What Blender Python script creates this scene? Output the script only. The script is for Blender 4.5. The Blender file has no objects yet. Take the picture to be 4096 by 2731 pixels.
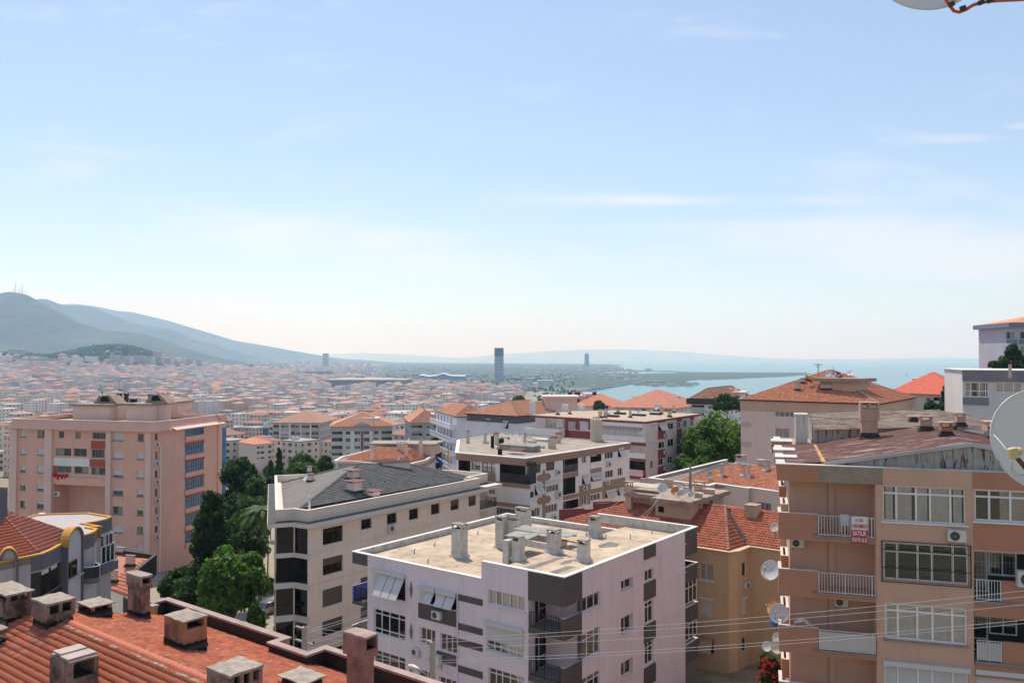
import bpy,math,random
import numpy as np
from mathutils import Vector,Matrix
S=bpy.context.scene
COL=S.collection
# ---------------- camera (eye is the origin, sea level is z = SEA)
F,CX,CY,YE=3300.0,2048.0,1365.5,1427.0
PITCH=math.atan((YE-CY)/F)
SEA=-100.0
cam=bpy.data.cameras.new("camera");co=bpy.data.objects.new("camera",cam);COL.objects.link(co)
cam.sensor_width=36;cam.lens=36*F/4096;cam.clip_start=0.3;cam.clip_end=90000
co.location=(0,0,0);co.rotation_euler=(math.pi/2+PITCH,0,0)
S.camera=co
# ---------------- render + exposure
S.render.engine='CYCLES'
S.view_settings.view_transform='Standard';S.view_settings.look='None'
S.view_settings.exposure=EXPOSURE=1.3
S.view_settings.gamma=1.0;S.view_settings.use_curve_mapping=False
S.cycles.use_denoising=True
S.cycles.max_bounces=6;S.cycles.diffuse_bounces=3;S.cycles.glossy_bounces=3
S.cycles.transparent_max_bounces=12;S.cycles.transmission_bounces=2;S.cycles.volume_bounces=2
# ---------------- sky and sun
SUN_AZ,SUN_EL=-20.7,60.0
w=bpy.data.worlds.new("World");S.world=w;w.use_nodes=True
nt=w.node_tree;N=nt.nodes;L=nt.links
for n in list(N):N.remove(n)
out=N.new('ShaderNodeOutputWorld');bg=N.new('ShaderNodeBackground')
sky=N.new('ShaderNodeTexSky');sky.sky_type='NISHITA';sky.sun_disc=False
sky.sun_elevation=math.radians(SUN_EL);sky.sun_rotation=math.radians(SUN_AZ)
sky.altitude=100;sky.air_density=1.0;sky.dust_density=0.3;sky.ozone_density=1.0
tc=N.new('ShaderNodeTexCoord')
sep=N.new('ShaderNodeSeparateXYZ');L.new(tc.outputs['Generated'],sep.inputs[0])
def mth(op,a,b=None,clamp=False):
 m=N.new('ShaderNodeMath');m.operation=op;m.use_clamp=clamp
 for i,v in enumerate((a,b)):
  if v is None:continue
  if isinstance(v,(int,float)):m.inputs[i].default_value=v
  else:L.new(v,m.inputs[i])
 return m.outputs[0]
yp=mth('MAXIMUM',sep.outputs['Y'],0.02);ax_=mth('DIVIDE',sep.outputs['X'],yp);az_=mth('DIVIDE',sep.outputs['Z'],yp)
cmb=N.new('ShaderNodeCombineXYZ');L.new(ax_,cmb.inputs[0]);L.new(mth('MULTIPLY',az_,4.5),cmb.inputs[1])
no=N.new('ShaderNodeTexNoise');L.new(cmb.outputs[0],no.inputs['Vector'])
no.inputs['Scale'].default_value=3.2;no.inputs['Detail'].default_value=8;no.inputs['Roughness'].default_value=0.6;no.inputs['Distortion'].default_value=0.5
cfac=None
for(u_,v_,wu,wv,amp)in((-.27,.145,.19,.028,.75),(-.14,.112,.17,.022,.6),(.55,.125,.42,.045,.8),(.36,.155,.32,.018,.55),(.22,.19,.30,.009,.5),(.58,.265,.11,.008,.5),(.62,.28,.03,.006,.6),(-.5,.06,.5,.03,.3)):
 e=mth('ADD',mth('POWER',mth('DIVIDE',mth('SUBTRACT',ax_,u_),wu),2.0),mth('POWER',mth('DIVIDE',mth('SUBTRACT',az_,v_),wv),2.0))
 g=mth('MULTIPLY',mth('EXPONENT',mth('MULTIPLY',e,-1.0)),amp);cfac=g if cfac is None else mth('MAXIMUM',cfac,g)
cr=N.new('ShaderNodeMapRange');L.new(mth('ADD',no.outputs['Fac'],mth('MULTIPLY',cfac,.45)),cr.inputs['Value'])
cr.inputs['From Min'].default_value=0.56;cr.inputs['From Max'].default_value=0.84;cr.clamp=True
cfac=mth('MULTIPLY',cr.outputs[0],0.5)
mix=N.new('ShaderNodeMixRGB');L.new(cfac,mix.inputs[0])
tint=N.new('ShaderNodeMixRGB');tint.blend_type='ADD';tint.inputs[0].default_value=1.0
wbal=N.new('ShaderNodeMixRGB');wbal.blend_type='MULTIPLY';wbal.inputs[0].default_value=1.0;wbal.inputs[2].default_value=(0.90,0.905,0.98,1)
L.new(sky.outputs[0],wbal.inputs[1]);L.new(wbal.outputs[0],tint.inputs[1]);tint.inputs[2].default_value=(1.25,1.4,1.4,1)
L.new(tint.outputs[0],mix.inputs[1]);mix.inputs[2].default_value=(8.6,8.1,8.3,1)
L.new(mix.outputs[0],bg.inputs['Color']);bg.inputs['Strength'].default_value=0.05
L.new(bg.outputs[0],out.inputs[0])
sd=bpy.data.lights.new("sun",'SUN');so=bpy.data.objects.new("sun",sd);COL.objects.link(so)
sd.energy=2.05;sd.angle=math.radians(0.5);sd.color=(1.0,0.90,0.77)
_az,_el=math.radians(SUN_AZ),math.radians(SUN_EL)
to_sun=Vector((math.sin(_az)*math.cos(_el),math.cos(_az)*math.cos(_el),math.sin(_el)))
so.rotation_euler=to_sun.to_track_quat('Z','Y').to_euler();so.location=to_sun*50
# ========== helpers
rnd=random.Random(7);npr=np.random.RandomState(7)
_vo=[0.0,0.0,1.0]
def view(ox,oy,s=2352/1100):_vo[:]=[ox,oy,s]
def nat(x,y):return _vo[0]+x/_vo[2],_vo[1]+y/_vo[2]
_c,_s=math.cos(PITCH),math.sin(PITCH)
def ray(x,y):
 x,y=nat(x,y)
 dz=-(y-CY)/F
 return np.array([(x-CX)/F,_c-_s*dz,_s+_c*dz])
def pz(x,y,z):r=ray(x,y);return r*(z/r[2])
def pd(x,y,D):r=ray(x,y);return r*(D/r[1])
def pp(x,y,A,B,C):
 n=np.cross(B-A,C-A);r=ray(x,y);return r*(A.dot(n)/r.dot(n))
def V3(p,z=None):return np.array([p[0],p[1],p[2]if z is None else z],float)
def ground(x,y):
 x=np.asarray(x,float);y=np.asarray(y,float)
 z=np.interp(y,[-9000,-300,0,100,400,1000,1500,2500,9e4],[120,30,-22.5,-31,-55,-84,-92,-95,-95])  # unseen rise behind the eye, added to bounce sunlight onto facing walls
 t=np.clip((-x/np.maximum(y,50)-0.18)/0.40,0,1);r=np.clip((y-900)/2400,0,1)
 z=z+t*t*(3-2*t)*r*62
 z=z+88*np.exp(-((x+1440)/210.0)**2-((y-3040)/260.0)**2)
 z=z+58*np.exp(-((x+1950)/300.0)**2-((y-3000)/400.0)**2)
 z=z+5*np.exp(-((x-60)/60.0)**2-((y-60)/90.0)**2)
 return z
def gz(x,y):return float(ground(x,y))
# -- materials
MATS={}
def _nm(name):
 m=bpy.data.materials.new(name);m.use_nodes=True
 return m,m.node_tree.nodes,m.node_tree.links,m.node_tree.nodes['Principled BSDF']
def mat(name,c,rough=0.85,var=0.10,scale=0.6,dirt=0.0,streak=0.0,bump=0.0,bscale=40,metal=0.0,spec=0.3,dirtc=(0.10,0.08,0.06),dscale=0.7,dlo=0.5):
 """painted / mineral surface: base colour with soft blotches, optional dirt patches and run-off streaks"""
 if name in MATS:return MATS[name]
 m,N,L,b=_nm(name)
 b.inputs['Roughness'].default_value=rough;b.inputs['Metallic'].default_value=metal
 b.inputs['Specular IOR Level'].default_value=spec
 tc=N.new('ShaderNodeTexCoord')
 n1=N.new('ShaderNodeTexNoise');L.new(tc.outputs['Object'],n1 .inputs['Vector'])
 n1 .inputs['Scale'].default_value=scale;n1 .inputs['Detail'].default_value=6
 r=N.new('ShaderNodeMapRange');L.new(n1 .outputs['Fac'],r.inputs['Value'])
 r.inputs['From Min'].default_value=0.3;r.inputs['From Max'].default_value=0.7
 r.inputs['To Min'].default_value=1-var;r.inputs['To Max'].default_value=1+var
 mul=N.new('ShaderNodeMixRGB');mul.blend_type='MULTIPLY';mul.inputs[0].default_value=1
 mul.inputs[1].default_value=(*c,1);L.new(r.outputs[0],mul.inputs[2])
 col=mul.outputs[0]
 def layer(col,sc,amt,lo,hi,vec_scale,cc):
  mp=N.new('ShaderNodeMapping');mp.inputs['Scale'].default_value=vec_scale
  L.new(tc.outputs['Object'],mp.inputs[0])
  n=N.new('ShaderNodeTexNoise');L.new(mp.outputs[0],n.inputs['Vector'])
  n.inputs['Scale'].default_value=sc;n.inputs['Detail'].default_value=8;n.inputs['Roughness'].default_value=0.65
  q=N.new('ShaderNodeMapRange');L.new(n.outputs['Fac'],q.inputs['Value'])
  q.inputs['From Min'].default_value=lo;q.inputs['From Max'].default_value=hi
  q.inputs['To Max'].default_value=amt
  mx=N.new('ShaderNodeMixRGB');L.new(q.outputs[0],mx.inputs[0]);L.new(col,mx.inputs[1]);mx.inputs[2].default_value=(*cc,1)
  return mx.outputs[0]
 if dirt:col=layer(col,dscale,dirt,dlo,dlo+0.15,(1,1,1),dirtc)
 if streak:col=layer(col,3.0,streak,0.5,0.75,(1,1,0.12),dirtc)
 L.new(col,b.inputs['Base Color'])
 if bump:
  n=N.new('ShaderNodeTexNoise');L.new(tc.outputs['Object'],n.inputs['Vector']);n.inputs['Scale'].default_value=bscale
  n.inputs['Detail'].default_value=4
  bp=N.new('ShaderNodeBump');bp.inputs['Strength'].default_value=bump;bp.inputs['Distance'].default_value=0.02
  L.new(n.outputs['Fac'],bp.inputs['Height']);L.new(bp.outputs[0],b.inputs['Normal'])
 MATS[name]=m;return m
def mat_islands(name,c,var=0.25,hue=0.02,rough=0.85,c2=None,f2=0.0,noise=0.15,nscale=1.5):
 """each separate piece of the mesh (tile, house, leaf) gets its own shade"""
 if name in MATS:return MATS[name]
 m,N,L,b=_nm(name);b.inputs['Roughness'].default_value=rough;b.inputs['Specular IOR Level'].default_value=0.25
 g=N.new('ShaderNodeNewGeometry');tc=N.new('ShaderNodeTexCoord')
 r=N.new('ShaderNodeMapRange');L.new(g.outputs['Random Per Island'],r.inputs['Value'])
 r.inputs['To Min'].default_value=1-var;r.inputs['To Max'].default_value=1+var
 mul=N.new('ShaderNodeMixRGB');mul.blend_type='MULTIPLY';mul.inputs[0].default_value=1
 L.new(r.outputs[0],mul.inputs[2])
 if c2:
  k=N.new('ShaderNodeMath');k.operation='MULTIPLY';L.new(g.outputs['Random Per Island'],k.inputs[0]);k.inputs[1].default_value=7.31
  fr=N.new('ShaderNodeMath');fr.operation='FRACT';L.new(k.outputs[0],fr.inputs[0])
  lt=N.new('ShaderNodeMath');lt.operation='LESS_THAN';L.new(fr.outputs[0],lt.inputs[0]);lt.inputs[1].default_value=f2
  mx=N.new('ShaderNodeMixRGB');L.new(lt.outputs[0],mx.inputs[0]);mx.inputs[1].default_value=(*c,1);mx.inputs[2].default_value=(*c2,1)
  L.new(mx.outputs[0],mul.inputs[1])
 else:mul.inputs[1].default_value=(*c,1)
 n1=N.new('ShaderNodeTexNoise');L.new(tc.outputs['Object'],n1 .inputs['Vector']);n1 .inputs['Scale'].default_value=nscale;n1 .inputs['Detail'].default_value=6
 q=N.new('ShaderNodeMapRange');L.new(n1 .outputs['Fac'],q.inputs['Value']);q.inputs['From Min'].default_value=0.3;q.inputs['From Max'].default_value=0.7
 q.inputs['To Min'].default_value=1-noise;q.inputs['To Max'].default_value=1+noise
 m2=N.new('ShaderNodeMixRGB');m2 .blend_type='MULTIPLY';m2 .inputs[0].default_value=1
 L.new(mul.outputs[0],m2 .inputs[1]);L.new(q.outputs[0],m2 .inputs[2]);L.new(m2 .outputs[0],b.inputs['Base Color'])
 MATS[name]=m;return m
def mat_tinted():
 if 'tinted_glass' in MATS:return MATS['tinted_glass']
 m=mat_glass().copy();m.name='tinted_glass';m.node_tree.nodes['Transparent BSDF'].inputs[0].default_value=(0.22,0.21,0.20,1);m.node_tree.nodes['Glossy BSDF'].inputs[0].default_value=(.5,.5,.5,1);MATS['tinted_glass']=m;return m
def mat_glass():
 if 'glass' in MATS:return MATS['glass']
 m,N,L,b=_nm('glass');N.remove(b)
 t=N.new('ShaderNodeBsdfTransparent');t.inputs[0].default_value=(0.95,0.93,0.92,1)
 g=N.new('ShaderNodeBsdfGlossy');g.inputs['Roughness'].default_value=0.03;g.inputs['Color'].default_value=(0.95,0.95,1,1)
 fr=N.new('ShaderNodeFresnel');fr.inputs[0].default_value=1.5
 mx=N.new('ShaderNodeMixShader');ad=N.new('ShaderNodeMath');ad.operation='ADD';ad.inputs[1].default_value=0.045;L.new(fr.outputs[0],ad.inputs[0]);L.new(ad.outputs[0],mx.inputs[0]);L.new(t.outputs[0],mx.inputs[1]);L.new(g.outputs[0],mx.inputs[2])
 L.new(mx.outputs[0],N['Material Output'].inputs[0]);MATS['glass']=m;return m
def mat_leaf(name,c,var=0.45,trans=0.35):
 m=mat_islands(name,c,var=var,rough=0.6,noise=0.25,nscale=0.35)
 N,L=m.node_tree.nodes,m.node_tree.links;b=N['Principled BSDF']
 tr=N.new('ShaderNodeBsdfTranslucent');mx=N.new('ShaderNodeMixShader');mx.inputs[0].default_value=trans
 hs=N.new('ShaderNodeMixRGB');hs.blend_type='MULTIPLY';hs.inputs[0].default_value=1;hs.inputs[2].default_value=(1.5,1.9,0.7,1)
 L.new(b.inputs['Base Color'].links[0].from_socket,hs.inputs[1]);L.new(hs.outputs[0],tr.inputs[0])
 L.new(b.outputs[0],mx.inputs[1]);L.new(tr.outputs[0],mx.inputs[2]);L.new(mx.outputs[0],N['Material Output'].inputs[0])
 return m
 # -- meshes
class MB:
 def __init__(s):s.v=[];s.f=[];s.m=[]
 def q(s,*p,m=0):
  k=len(s.v);s.v.extend([tuple(map(float,a))for a in p]);s.f.append(tuple(range(k,k+len(p))));s.m.append(m)
 def box(s,c,ex,ey,ez,m=0):
  """centre c, half-extent vectors"""
  c,ex,ey,ez=(np.asarray(a,float)for a in(c,ex,ey,ez));k=len(s.v)
  for sx in(-1,1):
   for sy in(-1,1):
    for sz in(-1,1):s.v.append(tuple(c+sx*ex+sy*ey+sz*ez))
  for f in((0,1,3,2),(4,6,7,5),(0,4,5,1),(2,3,7,6),(0,2,6,4),(1,5,7,3)):
   s.f.append(tuple(k+i for i in f));s.m.append(m)
 def abox(s,x0,y0,z0,x1,y1,z1,m=0):
  s.box(((x0+x1)/2,(y0+y1)/2,(z0+z1)/2),((x1-x0)/2,0,0),(0,(y1-y0)/2,0),(0,0,(z1-z0)/2),m)
 def prism(s,poly,z0,z1,m=0,top=True,bot=True):
  n=len(poly);k=len(s.v)
  for z in(z0,z1):
   for p in poly:s.v.append((float(p[0]),float(p[1]),float(z)))
  for i in range(n):
   j=(i+1)%n;s.f.append((k+i,k+j,k+n+j,k+n+i));s.m.append(m)
  if top:s.f.append(tuple(k+n+i for i in range(n)));s.m.append(m)
  if bot:s.f.append(tuple(k+i for i in range(n))[::-1]);s.m.append(m)
 def ring(s,A,B,z0,z1,m=0):
  n=len(A)
  for i in range(n):
   j=(i+1)%n;a,b,c,d=A[i],A[j],B[i],B[j]
   P=lambda p,z:(p[0],p[1],z)
   s.q(P(a,z1),P(b,z1),P(d,z1),P(c,z1),m=m);s.q(P(a,z0),P(c,z0),P(d,z0),P(b,z0),m=m)
   s.q(P(a,z0),P(b,z0),P(b,z1),P(a,z1),m=m);s.q(P(c,z1),P(d,z1),P(d,z0),P(c,z0),m=m)
 def tube(s,pts,r,n=6,m=0,cap=True):
  pts=[np.asarray(p,float)for p in pts];k0=len(s.v);K=len(pts)
  rr=r if hasattr(r,'__len__')else[r]*K
  for i,p in enumerate(pts):
   d=pts[min(i+1,K-1)]-pts[max(i-1,0)];d/=(np.linalg.norm(d)+1e-9)
   a=np.cross(d,(0,0,1))if abs(d[2])<0.9 else np.cross(d,(1,0,0));a/=np.linalg.norm(a);b=np.cross(d,a)
   for j in range(n):
    t=2*math.pi*j/n;s.v.append(tuple(p+rr[i]*(math.cos(t)*a+math.sin(t)*b)))
  for i in range(K-1):
   for j in range(n):
    j2=(j+1)%n;s.f.append((k0+i*n+j,k0+i*n+j2,k0+(i+1)*n+j2,k0+(i+1)*n+j));s.m.append(m)
  if cap:
   s.f.append(tuple(k0+j for j in range(n))[::-1]);s.m.append(m)
   s.f.append(tuple(k0+(K-1)*n+j for j in range(n)));s.m.append(m)
 def cyl(s,c,r,h,n=12,m=0,r2=None):
  s.tube([c,(c[0],c[1],c[2]+h)],[r,r if r2 is None else r2],n,m)
 def mesh(s,name,off=(0,0,0)):
  me=bpy.data.meshes.new(name);o=np.asarray(off,float)
  me.from_pydata([(a[0]-o[0],a[1]-o[1],a[2]-o[2])for a in s.v],[],s.f)
  if any(s.m):me.polygons.foreach_set('material_index',s.m)
  me.update();return me
def link(name,me,mats,parent=None,smooth=False,loc=None):
 o=bpy.data.objects.new(name,me);COL.objects.link(o)
 if mats is not None and not me.materials:
  for m in(mats if isinstance(mats,(list,tuple))else[mats]):me.materials.append(m)
 if smooth:me.polygons.foreach_set('use_smooth',[True]*len(me.polygons))
 if parent is not None:o.parent=parent
 if loc is not None:o.location=loc
 return o
def fast_mesh(name,verts,quads,mi=None):
 """numpy arrays: verts (n,3), faces (k,4) or (k,3)"""
 me=bpy.data.meshes.new(name);n=quads.shape[1]
 me.vertices.add(len(verts));me.vertices.foreach_set('co',np.ascontiguousarray(verts,np.float32).ravel())
 me.loops.add(quads.size);me.loops.foreach_set('vertex_index',np.ascontiguousarray(quads,np.int32).ravel())
 me.polygons.add(len(quads));me.polygons.foreach_set('loop_start',np.arange(0,quads.size,n,dtype=np.int32))
 me.polygons.foreach_set('loop_total',np.full(len(quads),n,np.int32))
 if mi is not None:me.polygons.foreach_set('material_index',np.ascontiguousarray(mi,np.int32))
 me.update(calc_edges=True);return me
def tag(o,label=None,cat=None,group=None,kind=None):
 for k,v in(('label',label),('category',cat),('group',group),('kind',kind)):
  if v:o[k]=v
 return o
def empty(name,loc,label,cat,group=None,rz=0):
 o=bpy.data.objects.new(name,None);COL.objects.link(o);o.location=tuple(loc);o.rotation_euler=(0,0,rz)
 o.empty_display_size=0.3;return tag(o,label,cat,group)
def copy_tree(o,parent=None):
 c=o.copy();COL.objects.link(c)
 if parent is not None:c.parent=parent
 for ch in[x for x in CH.get(o.name,[])]:copy_tree(ch,c)
 CH[c.name]=[x for x in COL.objects if False]
 return c
CH={}
def proto_children(root,kids):
 CH[root.name]=kids
def offset(poly,d):
 """offset a CCW polygon outward by d"""
 n=len(poly);res=[]
 for i in range(n):
  p0,p1,p2=(np.array(poly[k%n][:2],float)for k in(i-1,i,i+1))
  a=p1-p0;b=p2-p1;a/=np.linalg.norm(a);b/=np.linalg.norm(b)
  na=np.array([a[1],-a[0]]);nb=np.array([b[1],-b[0]]);k=1+na.dot(nb)
  res.append(p1+d*(na+nb)/max(k,0.25))
 return res
def strip(mb,pts,t,z0,z1,out=0.0,m=0):
 """a wall along an open run of plan points; outside on the right-hand side, t thick inward"""
 pts=[np.array(p[:2],float)for p in pts];n=len(pts)
 def off(d):
  r=[]
  for i in range(n):
   a=pts[i]-pts[i-1]if i else pts[1]-pts[0];c=pts[i+1]-pts[i]if i<n-1 else a
   a=a/np.linalg.norm(a);c=c/np.linalg.norm(c);na=np.array([a[1],-a[0]]);nc=np.array([c[1],-c[0]]);r.append(pts[i]+d*(na+nc)/max(1+na.dot(nc),.25))
  return r
 A,B=off(out),off(-t);P=lambda p,z:(p[0],p[1],z)
 for i in range(n-1):
  mb.q(P(A[i],z1),P(A[i+1],z1),P(B[i+1],z1),P(B[i],z1),m=m);mb.q(P(A[i],z0),P(B[i],z0),P(B[i+1],z0),P(A[i+1],z0),m=m)
  mb.q(P(A[i],z0),P(A[i+1],z0),P(A[i+1],z1),P(A[i],z1),m=m);mb.q(P(B[i],z1),P(B[i+1],z1),P(B[i+1],z0),P(B[i],z0),m=m)
 mb.q(P(A[0],z0),P(A[0],z1),P(B[0],z1),P(B[0],z0),m=m);mb.q(P(A[-1],z0),P(B[-1],z0),P(B[-1],z1),P(A[-1],z1),m=m)
def along(p,d,x,y=None):
 """walk from p in plan direction d until image column x; height from row y"""
 X,Y=nat(x,0 if y is None else y);k=(X-CX)/F/_c
 t=(k*p[1]-p[0])/(d[0]-k*d[1]);q=np.array([p[0]+d[0]*t,p[1]+d[1]*t,p[2]])
 if y is not None:r=ray(x,y);q[2]=r[2]/r[1]*q[1]
 return q,t
def chim_c(b,xl,xc,xr,yt,yb,z,m,d1=None,d2=None,**k):
 """chimney from its near vertical edge at column xc (top yt, foot yb) and its left / right silhouettes"""
 d1=g1 if d1 is None else d1;d2=g2 if d2 is None else d2
 Np=pz(xc,yb,z)if not isinstance(z,tuple)else pp(xc,yb,*z)
 w_=abs(along(Np,-d1,xl)[1]);d_=abs(along(Np,d2,xr)[1]);r=ray(xc,yt);h_=r[2]/r[1]*Np[1]-Np[2]
 k.setdefault('sink',.6+(w_+d_)*.3)
 if k.pop('frontvent',False):return chimney(b,V3(Np[:2]-d1*w_/2+d2*d_/2,Np[2]),w_,d_,h_,math.atan2(d1[1],d1[0]),m,**k)
 return chimney(b,V3(Np[:2]-d1*w_/2+d2*d_/2,Np[2]),d_,w_,h_,math.atan2(d2[1],d2[0]),m,**k)
UNIT=None
def unit_cube():
 mb=MB();mb.box((0,0,0),(.5,0,0),(0,.5,0),(0,0,.5));return mb.mesh('unit')
_uc={}
def unit(matl):
 if matl.name not in _uc:
  me=unit_cube();me.materials.append(matl);_uc[matl.name]=me
 return _uc[matl.name]
class Face:
 """one upright wall face from plan point A (left as seen from outside) to B"""
 def __init__(s,A,B,bld=None):
  s.A=np.array(A[:2],float);s.B=np.array(B[:2],float);d=s.B-s.A;s.L=np.hypot(*d);s.u=d/s.L
  s.n=np.array([s.u[1],-s.u[0]]);s.ops=[];s.b=bld;s.ang=math.atan2(s.u[1],s.u[0])
 def P(s,u,z,o=0.0):q=s.A+u*s.u+o*s.n;return np.array([q[0],q[1],z])
 def hit(s,x,y,o=0.0):
  r=ray(x,y);A=s.A+o*s.n
  t=(A[0]*s.n[0]+A[1]*s.n[1])/(r[0]*s.n[0]+r[1]*s.n[1]);p=r*t
  return float((p[:2]-A).dot(s.u)),float(p[2])
 def rect(s,x0,yt,yb,x1,o=0.0):
  u0,z1=s.hit(x0,yt,o);_,z0=s.hit(x0,yb,o);u1,_=s.hit(x1,yt,o)
  return min(u0,u1),min(z0,z1),max(u0,u1),max(z0,z1)
 def bx(s,mb,u0,z0,u1,z1,o0,o1,m=0):
  c=s.P((u0+u1)/2,(z0+z1)/2,(o0+o1)/2)
  mb.box(c,V3(s.u*(u1-u0)/2,0),V3(s.n*abs(o1-o0)/2,0),(0,0,(z1-z0)/2),m)
class Bld:
 def __init__(s,name,label,cat,poly,z1,z0=None,wall=None,group=None,interior=None):
  """poly: CCW plan points; walls from ground to z1"""
  s.poly=[np.array(p[:2],float)for p in poly];c=sum(s.poly)/len(s.poly)
  s.z1=z1;s.z0=z0 if z0 is not None else min(gz(*p)for p in s.poly)-1.0
  s.loc=(float(c[0]),float(c[1]),s.z0+1.0 if z0 is None else z0);s.root=empty(name,s.loc,label,cat,group)
  n=len(s.poly);s.faces=[Face(s.poly[i],s.poly[(i+1)%n],s)for i in range(n)]
  s.wall=wall;s.dark=interior or mat('interior',(0.05,0.045,0.04),var=0.3)
 def part(s,name,mb,mats,parent=None,smooth=False,kind=None,label=None):
  par=parent or s.root
  o=link(name,mb.mesh(name,s.loc),mats,par,smooth)
  if kind:o['kind']=kind
  if label:o['label']=label
  return o
 def walls(s,name='wall',cap_bottom=False):
  mb=MB()
  for f in s.faces:
   ops=[o for o in f.ops]
   us=sorted({0.0,f.L}|{min(max(v,0),f.L)for o in ops for v in(o[0],o[2])})
   zs=sorted({s.z0,s.z1}|{min(max(v,s.z0),s.z1)for o in ops for v in(o[1],o[3])})
   for i in range(len(us)-1):
    if us[i+1]-us[i]<1e-5:continue
    run=None
    for j in range(len(zs)-1):
     um,zm=(us[i]+us[i+1])/2,(zs[j]+zs[j+1])/2
     hole=any(o[0]<um<o[2]and o[1]<zm<o[3]for o in ops)
     if not hole and run is None:run=zs[j]
     if(hole or j==len(zs)-2)and run is not None:
      zt=zs[j]if hole else zs[j+1]
      if zt-run>1e-5:mb.q(f.P(us[i],run),f.P(us[i+1],run),f.P(us[i+1],zt),f.P(us[i],zt))
      run=None
   for(u0,z0,u1,z1,rv,dp)in ops:
    for a,b,mi in((0,-rv,0),(-rv,-dp,1)):
     if abs(b-a)<1e-4:continue
     P=lambda u,z,o:f.P(u,z,o)
     mb.q(P(u0,z0,a),P(u0,z0,b),P(u0,z1,b),P(u0,z1,a),m=mi)
     mb.q(P(u1,z0,b),P(u1,z0,a),P(u1,z1,a),P(u1,z1,b),m=mi)
     mb.q(P(u0,z0,b),P(u0,z0,a),P(u1,z0,a),P(u1,z0,b),m=mi)
     mb.q(P(u0,z1,a),P(u0,z1,b),P(u1,z1,b),P(u1,z1,a),m=mi)
    mb.q(f.P(u0,z0,-dp),f.P(u1,z0,-dp),f.P(u1,z1,-dp),f.P(u0,z1,-dp),m=1 if dp>rv+1e-4 else 0)
  k=len(mb.v)
  mb.q(*[(p[0],p[1],s.z1)for p in s.poly])
  return s.part(name,mb,[s.wall,s.dark])
 def parapet(s,zr,zt,t=0.2,capm=None,wallm=None,over=0.05,caph=0.06,poly=None,name='parapet'):
  poly=poly or s.poly;mb=MB();mb.ring(offset(poly,0.0),offset(poly,-t),zr,zt)
  s.part(name,mb,wallm or s.wall)
  if capm:
   c=MB();c.ring(offset(poly,over),offset(poly,-t-over),zt,zt+caph);s.part('coping',c,capm)
 def slab(s,poly,z0,z1,m,name='roof_deck',label=None):
  mb=MB();mb.prism(poly,z0,z1);return s.part(name,mb,m,label=label)
  # -- windows, shutters, flaps, railings
W_={}
def setup_mats():
 W_['white']=mat('white_frame',(0.78,0.77,0.76),rough=0.4,var=0.03,spec=0.5)
 W_['dark']=mat('dark_frame',(0.05,0.045,0.045),rough=0.5,var=0.1)
 W_['brown']=mat('brown_frame',(0.20,0.07,0.045),rough=0.6,var=0.15)
 W_['grey']=mat('grey_frame',(0.22,0.22,0.23),rough=0.5,var=0.1)
setup_mats()
curt=[mat('net_curtain',(0.86,0.82,0.79),rough=0.9,var=0.12,scale=3),mat('beige_curtain',(0.68,0.60,0.51),rough=0.9,var=0.12,scale=3),
mat('grey_curtain',(0.48,0.47,0.47),rough=0.9,var=0.12,scale=3)]
shut_m=mat('roller_shutter',(0.60,0.59,0.58),rough=0.6,var=0.04)
shutb_m=mat('brown_roller_shutter',(0.13,0.10,0.085),rough=0.6,var=0.06)
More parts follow.
